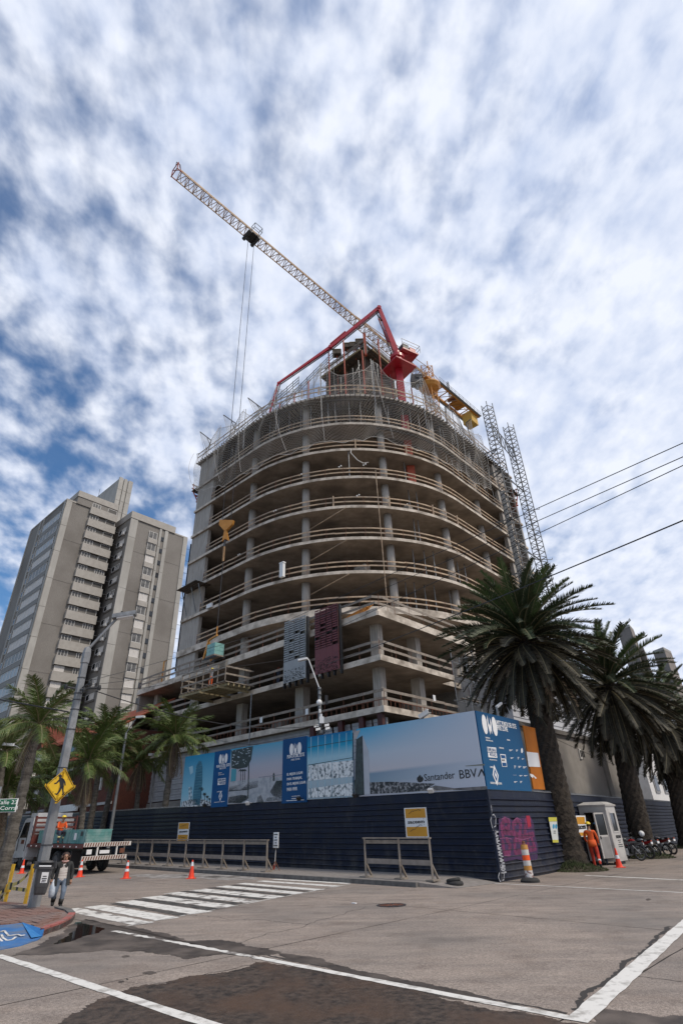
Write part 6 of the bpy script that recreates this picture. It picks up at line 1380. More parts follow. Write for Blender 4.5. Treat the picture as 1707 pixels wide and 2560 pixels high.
tower(1543, 1577, 1588, 1578, 155, 8, 'taller beige tower block rising behind the right-hand palms'); tower(1586, 1612, 1618, 1634, 156, 8, 'short beige roof block between the two beige towers'); tower(1632, 1662, 1682, 1634, 150, 8, 'lower beige tower block at the far right behind the palms')
# ================================================================== PALMS
def leafmesh(nm_, Lf_, droop, lift, nl, ll, wd, mleaf, mrib, vee=.35, seed=0, curl=0.0, ragged=.15, seg=9, fwd=.8, hang=0.0):
    """one palm leaf along +X, rib bending down by droop; leaflets in pairs"""
    rc = random.Random(seed); mb = MB()
    def c(t): return Vector((Lf_*(t-.10*droop*t*t), curl*t*t*Lf_, Lf_*(lift*t-droop*t*t*.5)))
    P = [c(i/seg) for i in range(seg+1)]
    for i in range(seg): mb.tube(P[i], P[i+1], .045*(1-i/seg)+.010, .045*(1-(i+1)/seg)+.010, 4, mrib, caps=False)
    for i in range(nl):
        t = .08+.92*(i/nl)**.92; p = c(t); d = (c(min(1, t+.02))-c(t-.02)).normalized(); s = Vector((0, 1, 0)); s = (s-d*s.dot(d)).normalized(); u = s.cross(d); u = u if u.z > 0 else -u
        env = math.sin(min(1, t*1.25+.12)*math.pi*.62)**.7*(1-.55*max(0, t-.75)/.25)
        for sg in (-1, 1):
            ln = ll*env*rc.uniform(1-ragged, 1+ragged*.4); dirn = (s*sg*rc.uniform(.75, 1.0)+d*fwd*rc.uniform(.8, 1.2)+u*vee*rc.uniform(.2, 1.8)).normalized()
            tip_ = p+dirn*ln+Vector((0, 0, -hang*ln*rc.uniform(.6, 1.2))); mid = p+dirn*ln*.5+Vector((0, 0, -hang*ln*.18)); w_ = d*wd*rc.uniform(.7, 1.1)
            mb.add([p-w_*.5, p+w_*.5, mid+w_*.5, tip_, mid-w_*.5], [(0, 1, 2, 4), (4, 2, 3)], mleaf)
    return mb.mesh(nm_, None, Vector((0, 0, 0)))
def aim(el, az, roll=0, s=1.0): return Matrix.Rotation(az, 4, 'Z') @ Matrix.Rotation(-el, 4, 'Y') @ Matrix.Rotation(roll, 4, 'X') @ Matrix.Scale(s, 4)
DP = []
for k in range(4): DP.append(('up', leafmesh('palm_leaf', 5.0, .70, .0, 96, .60, .072, M_frondl if k % 2 else M_frond, M_rach, .45, k, .04*(-1)**k)))
for k in range(4): DP.append(('mid', leafmesh('palm_leaf', 5.3, .95, .0, 96, .60, .072, M_frond, M_rach, .40, 10+k, .05*(-1)**k)))
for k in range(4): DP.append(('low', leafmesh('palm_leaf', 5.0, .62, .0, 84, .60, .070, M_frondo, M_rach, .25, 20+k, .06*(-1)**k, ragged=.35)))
for k in range(2): DP.append(('dead', leafmesh('palm_leaf', 4.2, .35, .0, 50, .45, .05, M_frondb, M_rach, .1, 30+k, .05, ragged=.5)))
def date_palm(base, h, rb0, rt, lab, seed, nfr=130, sc=1.0, lean=(0, 0)):
    rc = random.Random(seed); t = thing('date_palm', base, lab, 'palm tree', 'big date palms along the right street'); mb = MB(); n = 22; rows = 60; vs = []
    for j in range(rows+1):
        v = j/rows; z = h*v; r = rb0+(rt-rb0)*min(1, v*1.6); 
        if v < .08: r *= 1.25-.25*v/.08
        if v > .86: r *= 1+.5*(v-.86)/.14
        for i in range(n):
            a = 2*math.pi*(i+.5*(j % 2))/n; rr_ = r*(1+(.085 if (i+j//2) % 2 == 0 else -.03)*(1 if j % 2 else .35))+rc.uniform(-.012, .012)
            vs.append(base+Vector((rr_*math.cos(a)+lean[0]*v, rr_*math.sin(a)+lean[1]*v, z)))
    mb.add(vs, [(j*n+i, j*n+(i+1) % n, (j+1)*n+(i+1) % n, (j+1)*n+i) for j in range(rows) for i in range(n)], M_trunkd); mb.build('trunk', None, t)
    top = Vector((lean[0], lean[1], h-.1)); ups = [m for k_, m in DP if k_ == 'up']; mid = [m for k_, m in DP if k_ == 'mid']; low = [m for k_, m in DP if k_ == 'low']; dead = [m for k_, m in DP if k_ == 'dead']
    for i in range(nfr):
        f = (i+.5)/nfr; az = i*2.39996+rc.uniform(-.12, .12); el = math.radians(86-116*f**.82+rc.uniform(-6, 6))
        me = rc.choice(ups if f < .3 else mid if f < .62 else low); off = Vector((math.cos(az)*.35*f**.5, math.sin(az)*.35*f**.5, .5*(1-f)-.35*f))
        inst(me, 'frond', t, Matrix.Translation(top+off) @ aim(el, az, rc.uniform(-.5, .5), sc*rc.uniform(.86, 1.06)))
    for i in range(95):
        az = i*2.39996+1; el = math.radians(rc.uniform(-78, -28)); me = rc.choice(low+dead[:1]); inst(me, 'frond', t, Matrix.Translation(top+Vector((math.cos(az)*.4, math.sin(az)*.4, -.5))) @ aim(el, az, rc.uniform(-.6, .6), sc*rc.uniform(.62, 1.0)))
    st = MB()
    for i in range(70):
        a = rc.uniform(0, 6.28); z = h-1.7+rc.uniform(0, 1.5); d = Vector((math.cos(a), math.sin(a), 0)); p = base+Vector((lean[0], lean[1], z))+d*rt*.9; st.beam(p, p+d*.22+UP*.30, .12, .05, m=M_trunkd)
    st.build('leaf_stubs', None, t, kind='stuff'); return t
p1 = Wg(.25, 6.85); date_palm(p1, 10.3, .66, .50, 'nearest and largest date palm, standing at the bend of the right hoarding', 1, 150, .83)
p2 = Wg(.1, 16.5); date_palm(p2, 9.2, .62, .48, 'second date palm along the right street, beyond the white booth', 2, 115, .84, (.4, -.3))
p3 = Wg(.5, 27.4); date_palm(p3, 8.3, .6, .48, 'third date palm, cut by the right edge of the picture', 3, 100, .88, (.5, -.3))
p4 = Wg(.8, 38); date_palm(p4, 8.0, .6, .48, 'farthest date palm at the right edge behind the third', 4, 60, 1.0, (.3, 0))
QP = [leafmesh('queen_leaf', 2.6, .75, .0, 74, .62, .050, M_queen, M_rach, .5, 40+k, .06*(-1)**k, .3, fwd=.55, hang=.85) for k in range(4)] + [leafmesh('queen_leaf', 2.6, 1.0, .0, 66, .62, .050, M_queen, M_rach, .3, 50+k, .06, .3, fwd=.5, hang=1.1) for k in range(3)]
QD = [leafmesh('queen_leaf', 2.4, .5, .0, 36, .5, .035, M_frondb, M_rach, .1, 60+k, .06, .5, fwd=.9, hang=.8) for k in range(2)]
def queen_palm(base, h, rb0, rt, lab, seed, n=22, sc=1.0, lean=(0, 0), dead=3, spread=1.0):
    rc = random.Random(seed); t = thing('queen_palm', base, lab, 'palm tree', 'slender palms along the left street'); mb = MB(); k = 12; rows = 34; vs = []
    for j in range(rows+1):
        v = j/rows; r = rb0+(rt-rb0)*v+(.02 if j % 3 == 0 else 0)
        if v > .9: r *= .85
        for i in range(k): a = 2*math.pi*i/k; rr_ = r+rc.uniform(-.012, .012); vs.append(base+Vector((rr_*math.cos(a)+lean[0]*v**1.5, rr_*math.sin(a)+lean[1]*v**1.5, h*v)))
    mb.add(vs, [(j*k+i, j*k+(i+1) % k, (j+1)*k+(i+1) % k, (j+1)*k+i) for j in range(rows) for i in range(k)], M_trunkq); mb.build('trunk', None, t)
    top = Vector((lean[0], lean[1], h))
    for i in range(n):
        f = (i+.5)/n; az = i*2.39996+rc.uniform(-.2, .2); el = math.radians(82-98*f*spread+rc.uniform(-8, 8)); inst(rc.choice(QP[:4] if f < .6 else QP), 'frond', t, Matrix.Translation(top) @ aim(el, az, rc.uniform(-.4, .4), sc*rc.uniform(.85, 1.1)))
    for i in range(dead): az = rc.uniform(0, 6.28); inst(rc.choice(QD), 'dead_frond', t, Matrix.Translation(top-UP*.1) @ aim(math.radians(rc.uniform(-80, -50)), az, rc.uniform(-.4, .4), sc))
    return t
def qp(bx, by, D, cx_, cy_, r0, r1, lab, seed, **k):
    b_ = DD(bx, by, D); b_.z = gz(b_.x, b_.y); c = DD(cx_, cy_, D); queen_palm(b_, c.z-b_.z, r0, r1, lab, seed, lean=(c.x-b_.x, c.y-b_.y), **k)
qp(-8, 2240, 23, 98, 1812, .205, .13, 'leaning slender palm crossing the green street sign at the left edge', 1, n=20, sc=.68, dead=2)
qp(232, 2030, 45, 262, 1845, .22, .15, 'bushy slender palm left of the second lamp post with dry hanging leaves', 2, n=30, sc=.98, dead=8)
qp(262, 2030, 47, 300, 1875, .22, .15, 'slender palm partly behind the second lamp post', 6, n=22, sc=.92, dead=8)
qp(412, 2012, 43, 438, 1842, .25, .17, 'bright green slender palm in front of the corrugated podium wall', 3, n=30, sc=1.08, dead=7)
qp(212, 2030, 41, 222, 1905, .2, .14, 'palm with a ragged brown skirt against the brick house', 8, n=26, sc=1.0, dead=12)
qp(345, 2025, 46, 352, 1905, .2, .14, 'low palm with brown skirt before the corrugated wall', 9, n=22, sc=.8, dead=10)
qp(130, 2050, 50, 118, 1948, .2, .14, 'small slender palm in front of the brick house', 4, n=24, sc=1.05, dead=3)
qp(8, 2090, 42, 18, 1975, .22, .15, 'dark slender palm at the left edge behind the street sign', 5, n=26, sc=1.15, dead=4)
qp(-10, 2060, 40, 12, 1880, .22, .15, 'high palm top cut by the left edge of the picture', 7, n=22, sc=1.0, dead=1)
# grass mounds at the date palms
def grass(c, rad, n, seed, h=.35):
    rc = random.Random(seed); mb = MB()
    for i in range(n):
        a = rc.uniform(0, 6.28); r = rad*math.sqrt(rc.random()); p = c+Vector((r*math.cos(a), r*math.sin(a), 0)); p.z = gz(p.x, p.y)+.22*max(0, 1-r/rad); q = p+Vector((rc.uniform(-.14, .14), rc.uniform(-.14, .14), h*rc.uniform(.4, 1)*(1.2-r/rad)*.8)); w_ = Vector((rc.uniform(-1, 1), rc.uniform(-1, 1), 0)).normalized()*.016; mb.add([p-w_, p+w_, q], [(0, 1, 2)], M_grass)
    mo = MB(); mo.lathe(Vector((c.x, c.y, gz(c.x, c.y)-.05)), [(rad*1.05, 0), (rad*.9, .07), (rad*.5, .2), (.1, .27)], 22, mat('soil', (.035, .024, .015), (.06, .045, .03), 4, .95)); o_ = mo.build('planting_mound', None, kind='structure')
    mb.build('grass', None, kind='stuff')
grass(p1+Vector((-.15, -.55, 0)), 1.45, 3800, 1); grass(p2+Vector((-.2, -.6, 0)), 1.4, 3000, 2, .4); grass(p3, 1.3, 1500, 3)
# ================================================================== LAMP POSTS AND WIRES
def oct_pole(t, b0, h, r0, r1, nm_='post', n=8, m=M_poleg):
    b_ = MB(); ps = [(r0+(r1-r0)*k/10, h*k/10) for k in range(11)]; b_.lathe(b0, ps, n, m); return b_.build(nm_, None, t)
lp = thing('street_lamp', G(82, 2281), 'thick grey tapered lamp post at the near corner carrying the pedestrian sign', 'street lamp'); b0 = WL[lp]; topz = 7.55
oct_pole(lp, b0, topz-b0.z, .165, .115)
b_ = MB(); tpz = Vector((b0.x, b0.y, topz)); b_.lathe(tpz-UP*.45, [(.145, 0), (.145, .35), (.11, .5), (.05, .55)], 8, M_poleg); b_.build('collar', None, lp)
hd_ = DD(300, 1540, 19.8); b_ = MB(); b_.tube(tpz, tpz.lerp(hd_, .9)+UP*.02, .045, n=8, m=M_poleg); b_.build('arm', None, lp)
ad = (hd_-tpz).normalized(); dh = Vector((ad.x, ad.y, .12)).normalized(); sn = dh.cross(UP).normalized()
b_ = MB(); P = []; 
b_.box(hd_+dh*.16, .78, .30, .14, dh, sn, m=M_steel); b_.build('lamp_head', None, lp); b_ = MB(); b_.box(hd_+dh*.2-UP*.09, .55, .24, .05, dh, sn, m=M_print_white); b_.build('lens', None, lp); b_ = MB(); b_.tube(hd_+dh*.05+UP*.06, hd_+dh*.05+UP*.16, .04, n=8, m=M_black); b_.build('photocell', None, lp)
for z in (1.9, 3.1, 3.9, 5.0, 5.6, 5.9, 6.1, 6.6): b_ = MB(); rr_ = .168-.05*(z-b0.z)/(topz-b0.z); b_.lathe(Vector((b0.x, b0.y, z)), [(rr_+.008, 0), (rr_+.008, .025)], 16, M_dsteel); b_.build('band', None, lp)
b_ = MB(); q = Vector((b0.x, b0.y, 6.25))
for k, d_ in enumerate((Vector((.7, -.1, 0)), Vector((.45, -.25, .12)), Vector((-.35, -.2, .05)), Vector((.3, -.3, -.1)))): b_.tube(q+d_*.3, q+d_*1.0, .03, n=6, m=M_dsteel); b_.lathe(q+d_-UP*.08, [(.05, 0), (.06, .08), (.04, .16)], 8, M_black)
b_.build('insulators', None, lp)
def small_lamp(bx, by, D, px, py, hx, hy, lab, r0=.12, D2=None):
    b0 = DD(bx, by, D); b0.z = gz(b0.x, b0.y); tp_ = DD(px, py, D); tp_.x, tp_.y = b0.x, b0.y; t = thing('street_lamp', b0, lab, 'street lamp', 'smaller street lamps')
    oct_pole(t, b0, tp_.z-b0.z, r0, r0*.65); h_ = DD(hx, hy, D2 or D-.5); b_ = MB(); mid = tp_.lerp(h_, .75)+UP*.12; b_.path([tp_, mid, h_], .035, 6, M_steel); b_.build('arm', None, t)
    d = Vector((h_.x-tp_.x, h_.y-tp_.y, 0)).normalized(); b_ = MB(); b_.box(h_+d*.2, .6, .28, .14, d, d.cross(UP), m=M_print_white); b_.build('lamp_head', None, t); return t
small_lamp(285, 2030, 43.5, 322, 1832, 346, 1793, 'lamp post rising behind the hoarding between the slender palms')
small_lamp(40, 2060, 40, 57, 1900, 30, 1862, 'distant lamp post at the left beside the leaning palm')
small_lamp(376, 2020, 46, 388, 1890, 384, 1888, 'short steel post behind the hoarding left of the bright palm', .09)
l4 = thing('camera_post', Vector((PLr(800, 1835, 1.5).x, PLr(800, 1835, 1.5).y, .5)), 'steel post with a lamp, dome cameras and boxes behind the long billboard', 'post'); b0 = WL[l4]; D4 = math.hypot(b0.x, b0.y)
tpp = DD(806, 1718, D4); zt4 = tpp.z; oct_pole(l4, b0, zt4-b0.z, .11, .085, n=10)
h_ = DD(765, 1647, D4-.3); b_ = MB(); T4 = Vector((b0.x, b0.y, zt4)); b_.path([T4-UP*.1, h_+Vector((.15, 0, -.05)), h_], .035, 6, M_print_white); b_.build('arm', None, l4)
b_ = MB(); d = Vector((-1, .1, -.15)).normalized(); b_.box(h_+d*.18, .55, .26, .10, d, d.cross(UP).normalized(), m=M_print_white); b_.build('lamp_head', None, l4)
for y in (1725, 1738, 1772, 1800): b_ = MB(); z = DD(803, y, D4).z; b_.lathe(Vector((b0.x, b0.y, z)), [(.15, 0), (.15, .03)], 10, M_dsteel); b_.build('band', None, l4)
q = DD(798, 1756, D4-.25); b_ = MB(); b_.sph(q, .16, 12, 8, M_print_white); b_.tube(q-UP*.04, q-UP*.16, .13, .06, 10, M_dsteel); b_.build('dome_camera', None, l4)
for x, y, sx in ((800, 1777, .12), (803, 1790, .12)): q = DD(x, y, D4-.2); b_ = MB(); b_.box(q, sx, .12, .2, m=M_print_white); b_.build('box', None, l4)
q = DD(804, 1800, D4-.2); b_ = MB(); b_.box(q, .24, .14, .34, m=M_print_white); b_.build('meter_box', None, l4); b_ = MB(); b_.box(DD(816, 1750, D4), .16, .16, .5, m=M_black); b_.build('antenna_panel', None, l4)
for x, y in ((791, 1815), (795, 1823), (817, 1813), (819, 1821)): q = DD(x, y, D4-.25); b_ = MB(); b_.box(q, .26, .12, .12, Vector((.9, .3, .2)).normalized(), None, None, m=M_print_white); b_.build('bullet_camera', None, l4)
b_ = MB(); q = DD(803, 1828, D4-.2); rc = random.Random(4)
for k in range(5): torus(b_, q+Vector((rc.uniform(-.08, .08), 0, rc.uniform(-.08, .08))), .19+rc.uniform(-.04, .04), .012, Vector((rc.uniform(-.3, .3), 1, rc.uniform(-.3, .3))), 16, 4, M_black)
b_.build('cable_coil', None, l4)
t = thing('street_lamp', Vector((*PLl(1243, 1782, .6)[:2], 3)), 'short white lamp on a bracket above the corner of the billboards', 'street lamp'); q = PLl(1243, 1782, .6); b_ = MB(); b_.tube(q-UP*2, q+UP*.25, .05, n=6, m=M_steel); b_.build('post', None, t)
a, c = PLl(1215, 1765, .6), PLl(1250, 1757, .6); b_ = MB(); d = (c-q); b_.beam(q+UP*.25, PLl(1252, 1758, .6), .12, .09, m=M_print_white); b_.build('lamp_head', None, t)
wk = 0
def wire(p, q, r, sag, lab, n=14, grp='overhead wires'):
    b_ = MB(); ps = [p.lerp(q, i/n)-UP*sag*4*(i/n)*(1-i/n) for i in range(n+1)]; b_.path(ps, r, 5, M_black); tag(b_.build('overhead_wire', None, loc=p), lab, 'wire', grp)
P1 = Vector((b0.x, b0.y, 0)); J = Vector((G(82, 2281).x, G(82, 2281).y, 6.3))
wire(DD(700, 1560, D4), DD(1760, 1083, 13), .012, 0, 'top thin wire running up to the right edge of the picture')
wire(DD(760, 1560, D4), DD(1760, 1118, 13), .012, 0, 'middle thin wire running up to the right edge'); wire(DD(800, 1590, D4), DD(1760, 1138, 13), .012, 0, 'lowest of the three thin wires running up to the right edge')
wire(DD(818, 1660, D4), DD(1770, 1274, 12), .017, .1, 'thick black cable crossing in front of the big palm crown')
wire(J+Vector((.4, -.1, .2)), DD(730, 1560, D4), .008, .05, 'upper thin wire from the near lamp post across the podium'); wire(J+Vector((.4, -.1, .05)), DD(770, 1640, D4), .008, .05, 'second thin wire from the near lamp post across the podium')
wire(J+Vector((.3, 0, -.0)), DD(420, 1708, 30), .010, .15, 'third wire from the near lamp post to the podium corner')
wire(J+Vector((.6, -.1, -.15)), DD(800, 1812, D4-.1), .017, .55, 'sagging black cable from the near lamp post to the camera post')
wire(J+Vector((-.2, 0, -.75)), DD(-60, 1738, 22), .022, .0, 'thick black cable leaving the left edge of the picture'); wire(DD(520, 1845, 38), DD(860, 1832, D4), .012, .5, 'drooping cable above the long billboard')
wire(PLl(1304, 1806, 1.0), PLl(1650, 1950, 1.6), .012, .25, 'thin cable along the site building behind the right hoarding')
# pedestrian sign
sg = thing('pedestrian_sign', DD(151, 1964, 19.6), 'yellow diamond pedestrian crossing sign on the near lamp post', 'sign'); O = WL[sg]; 
lf = DD(111, 1962, 19.62); rt = DD(191, 1966, 19.62); tp_ = DD(163, 1918, 19.6); bt = DD(140, 2010, 19.6); cen = (lf+rt)/2; ex = (rt-lf)/2; ez = (tp_-bt)/2; nn = ex.cross(ez).normalized(); nn = nn if nn.y < 0 else -nn
def dm(s, o_, th, m, nm_):
    c = cen+nn*o_; P = []
    for a, b2 in ((1, 0), (0, 1), (-1, 0), (0, -1)):
        for k in (-1, 1):
            d1 = (a, b2); d2 = {(1, 0): (0, -k), (0, 1): (k, 0), (-1, 0): (0, k), (0, -1): (-k, 0)}[(a, b2)]
            P.append(c+(ex*(d1[0]*.93+d2[0]*.07)+ez*(d1[1]*.93+d2[1]*.07))*s)
    b_ = MB(); b_.extr(P, nn*th, m); b_.build(nm_, None, sg)
M_yel = mat('sign_yellow', (.68, .40, .008), (.74, .46, .012), 2, .4)
dm(1.02, 0, .006, M_yel, 'sign_plate'); dm(.95, .008, .003, M_print_black, 'black_border'); dm(.90, .0115, .003, M_yel, 'yellow_field')
fig = crop(0, 1650, .2232)
def on_sign(x, y): 
    d = ray(*fig(x, y)); c = cen+nn*.017; t = (c-Vector((0, 0, HC))).dot(nn)/d.dot(nn); return Vector((0, 0, HC))+d*t
b_ = MB(); 
b_.extr([on_sign(679+19*math.cos(k*.63), 1300+19*math.sin(k*.63)) for k in range(10)], nn*.003, M_print_black)
for poly in ([(664, 1318), (700, 1318), (716, 1335), (720, 1420), (680, 1425), (672, 1380)], [(700, 1322), (722, 1335), (738, 1370), (740, 1405), (728, 1405), (722, 1378), (708, 1355)], [(672, 1335), (676, 1352), (640, 1385), (612, 1390), (612, 1378), (636, 1370), (660, 1340)], [(678, 1415), (700, 1425), (680, 1470), (645, 1510), (642, 1512), (614, 1500), (618, 1494), (640, 1494), (664, 1458)], [(690, 1418), (718, 1415), (716, 1465), (722, 1500), (708, 1512), (694, 1508), (704, 1496), (700, 1455)]): b_.extr([on_sign(*p) for p in poly], nn*.003, M_print_black)
b_.build('walking_figure', None, sg)
for x, y in ((632, 1330), (766, 1333), (598, 1477), (728, 1480)): b_ = MB(); b_.sph(on_sign(x, y), .012, 6, 4, M_dsteel); b_.build('bolt', None, sg)
b_ = MB(); 
for k in (-.35, .35): b_.beam(cen-nn*.02+ez*k-ex.normalized()*.25, cen-nn*.02+ez*k+ex.normalized()*.25, .04, .03, m=M_steel)
b_.build('bracket', None, sg)
# green street sign
gs = thing('street_name_sign', DD(10, 2014, 15.5), 'green street name sign cut by the left edge', 'sign'); a, c, d, e = [DD(x, y, 15.5) for x, y in ((-46, 1999), (48, 1996), (40, 2030), (-54, 2032))]; n_ = (c-a).cross(e-a).normalized(); n_ = n_ if n_.y < 0 else -n_
b_ = MB(); b_.extr([a, c, d, e], n_*.01, M_print_white); b_.build('border', None, gs); ctr = (a+c+d+e)/4; b_ = MB(); b_.extr([ctr+(p-ctr)*.93 for p in (a, c, d, e)], n_*.014, mat('sign_green', (.004, .10, .052), rough=.45)); b_.build('sign_plate', None, gs)
rgt = (d-e).normalized(); lettering('Calle 23', DD(-9, 2011, 15.45)+n_*.02, rgt, UP, .075, .40, M_print_white, gs, .0, align='l'); lettering('El Corral', DD(-16, 2025.5, 15.45)+n_*.02, rgt, UP, .075, .46, M_print_white, gs, .0)
b_ = MB(); q = DD(-14, 2030, 15.56); b_.tube(Vector((q.x, q.y, gz(q.x, q.y))), q+UP*.5, .03, n=8, m=M_steel); b_.build('post', None, gs)
# litter bin on the post
lb = thing('litter_bin', DD(112, 2200, 19.5), 'dark grey litter bin strapped to the near lamp post', 'litter bin'); 
tp_ = [DD(x, y, 19.45) for x, y in ((91, 2172), (134, 2172))]; bt = [DD(x, y, 19.55) for x, y in ((84, 2228), (112, 2240))]
cT = (tp_[0]+tp_[1])/2; cB = DD(99, 2236, 19.55); wx = (tp_[1]-tp_[0]).normalized(); wy = Vector((-wx.y, wx.x, 0)); hw = (tp_[1]-tp_[0]).length/2
M_bin = mat('bin_grey_plastic', (.045, .045, .048), (.065, .065, .068), 4, .5)
def ringp(c, a, b2): return [c+wx*a*math.copysign(abs(math.cos(t))**.6, math.cos(t))+wy*b2*math.copysign(abs(math.sin(t))**.6, math.sin(t)) for t in [2*math.pi*k/16 for k in range(16)]]
def loft(rs_, m, mb):
    vs = [v for r_ in rs_ for v in r_]; n = 16; mb.add(vs, [(j*n+i, j*n+(i+1) % n, (j+1)*n+(i+1) % n, (j+1)*n+i) for j in range(len(rs_)-1) for i in range(n)]+[tuple(range(n-1, -1, -1)), tuple(range((len(rs_)-1)*n, len(rs_)*n))], m)
H_ = cT.z-cB.z; cB = Vector((cT.x, cT.y, cB.z)); b_ = MB(); loft([ringp(cB, hw*.62, .13), ringp(cB+UP*.05, hw*.72, .15), ringp(cB+UP*H_*.3, hw*.80, .17), ringp(cB+UP*H_*.31, hw*.83, .175), ringp(cT, hw*.95, .2)], M_bin, b_); b_.build('bin_body', None, lb)
b_ = MB(); loft([ringp(cT, hw*1.06, .23), ringp(cT+UP*.05, hw*1.08, .235)], M_bin, b_); loft([ringp(cT+UP*.15, hw*.92, .2), ringp(cT+UP*.19, hw*.80, .17)], M_bin, b_)
for s_ in (-1, 1): b_.beam(cT+wx*hw*.9*s_, cT+wx*hw*.8*s_+UP*.17, .06, .2, m=M_bin)
b_.build('lid', None, lb); b_ = MB(); b_.box(cT+UP*.10, hw*1.5, .2, .09, wx, wy, m=M_black); b_.box(cT+UP*.07-wy*.2, hw*1.4, .02, .03, wx, wy, m=M_print_white); b_.build('opening', None, lb)
b_ = MB(); nn2 = -wy if wy.y > 0 else wy; sc_ = cT-UP*H_*.33+nn2*.19+wx*.04; b_.box(sc_, .17, .008, .24, wx, wy, (UP+nn2*.12).normalized(), M_print_white); o_ = b_.build('sticker', None, lb); b_ = MB(); 
for k in range(4): b_.box(sc_+nn2*.008+UP*(.08-.05*k), .12-.02*(k % 2), .006, .018, wx, wy, m=M_print_black)
b_.build('printed_line', None, o_)
# yellow barrier frames with tape
yb_ = thing('yellow_barrier', G(36, 2265), 'yellow steel barrier wrapped in striped tape at the near corner', 'barrier'); M_yb = mat('yellow_barrier_paint', (.52, .30, .015), (.60, .37, .03), 5, .6, c3=(.42, .24, .02), s3=4)
def post_(x0, y0, x1, y1, D): 
    a = DD(x0, y0, D); c = DD(x1, y1, D); c.x, c.y = a.x, a.y; b_ = MB(); b_.beam(a, c, .075, .075, m=M_yb); b_.build('upright', None, yb_); return a, c
u1 = post_(12, 2262, 36, 2160, 22.4); u2 = post_(61, 2270, 88, 2160, 21.2); u0 = post_(-40, 2262, -12, 2166, 23)
def tape(a, c, sag, n=9):
    b_ = MB(); P = [a.lerp(c, i/n)-UP*sag*4*(i/n)*(1-i/n) for i in range(n+1)]
    for i in range(n): b_.add([P[i]-UP*.045, P[i+1]-UP*.045, P[i+1]+UP*.045, P[i]+UP*.045, P[i]-UP*.045+Vector((0, .004, 0)), P[i+1]-UP*.045+Vector((0, .004, 0)), P[i+1]+UP*.045+Vector((0, .004, 0)), P[i]+UP*.045+Vector((0, .004, 0))], [(0, 1, 2, 3), (7, 6, 5, 4), (3, 2, 6, 7), (0, 4, 5, 1)], M_print_black if i % 3 == 1 else mat('pale_yellow_tape', (.58, .46, .14)))
    b_.build('striped_tape', None, yb_)
m1 = u1[0].lerp(u1[1], .42)-Vector((0, .06, 0)); m1b = u1[0].lerp(u1[1], .52)-Vector((0, .06, 0)); m2 = u2[0].lerp(u2[1], .40)-Vector((0, .06, 0)); m2b = u2[0].lerp(u2[1], .86)-Vector((0, .06, 0)); m0 = u0[0].lerp(u0[1], .25)-Vector((0, .06, 0))
tape(m1, m2, .0); tape(m1b, m2b, .14); tape(m0, m1, .10); tape(m0-UP*.15, m1-UP*.12, .16)
b_ = MB(); b_.beam(u1[0].lerp(u1[1], .5), u1[0].lerp(u1[1], .3), .12, m=M_yb); b_.build('sleeve', None, yb_)
# ================================================================== CONES, BARREL, TIMBER BARRIERS
def cone(p, h, lab, hat=None, group='orange traffic cones'):
    t = thing('traffic_cone', p, lab, 'traffic cone', group)
    b_ = MB(); b_.box(p+UP*.02*h, .52*h, .52*h, .045*h, m=M_cone); b_.build('base', None, t)
    b_ = MB(); b_.lathe(p+UP*.04*h, [(.20*h, 0), (.19*h, .02*h), (.115*h, .42*h), (.045*h, .92*h), (.035*h, .96*h)], 18, M_cone); b_.build('cone_body', None, t, smooth=False)
    for z0, z1 in hat or ():
        r0 = .19-.155*(z0)/.93; r1 = .19-.155*(z1)/.93; b_ = MB(); b_.lathe(p+UP*.04*h, [(r0*h+.006, z0*h), (r1*h+.006, z1*h)], 18, M_refl); b_.build('reflective_band', None, t)
    return t
two = ((.36, .50), (.66, .86))
cone(G(8, 2182), .62, 'plain orange cone, leftmost, behind the leaning palm trunk'); cone(G(54, 2184), .62, 'cone with one white band beside the front wheel of the lorry', ((.36, .52),))
cone(G(199, 2193), .68, 'cone with two white bands beside the rear of the lorry', two); cone(G(315, 2197), .68, 'cone with two white bands left of the middle of the crossing street', two)
cone(G(478, 2197), .68, 'cone with a single high white band in front of the long timber barrier', ((.64, .86),)); cone(G(1548, 2169), .74, 'slim cone leaning on the corner of the white booth', ((.42, .60),))
br = thing('channelizer_post', G(1325, 2206), 'worn orange and white channelizer post on a round black base', 'traffic post'); p = WL[br]
b_ = MB(); b_.lathe(p, [(.33, 0), (.33, .07), (.26, .13), (.15, .15)], 22, M_rub); b_.build('base', None, br)
M_bo = mat('faded_orange', (.48, .20, .03), (.58, .30, .08), 6, .6); M_bw = mat('dirty_white_sheet', (.50, .47, .43), (.66, .62, .58), 5, .6); M_bs = mat('stickered_white', (.20, .10, .09), (.62, .58, .55), 9, .6, lo=.42, hi=.52)
for z0, z1, r0, r1, m in ((.15, .36, .145, .14, M_bs), (.36, .50, .14, .137, M_bo), (.50, .66, .137, .134, M_bw), (.66, .82, .134, .13, mat('fluorescent_orange', (.85, .10, .01), rough=.5)), (.82, .99, .13, .127, M_bw), (.99, 1.14, .127, .12, M_bo)):
    b_ = MB(); b_.lathe(p, [(r0, z0), (r1, z1-.004)], 18, m); b_.build('band', None, br)
b_ = MB(); b_.lathe(p+UP*1.14, [(.09, 0), (.06, .04), (.055, .10), (.02, .12)], 10, M_rust); b_.build('top_knob', None, br)
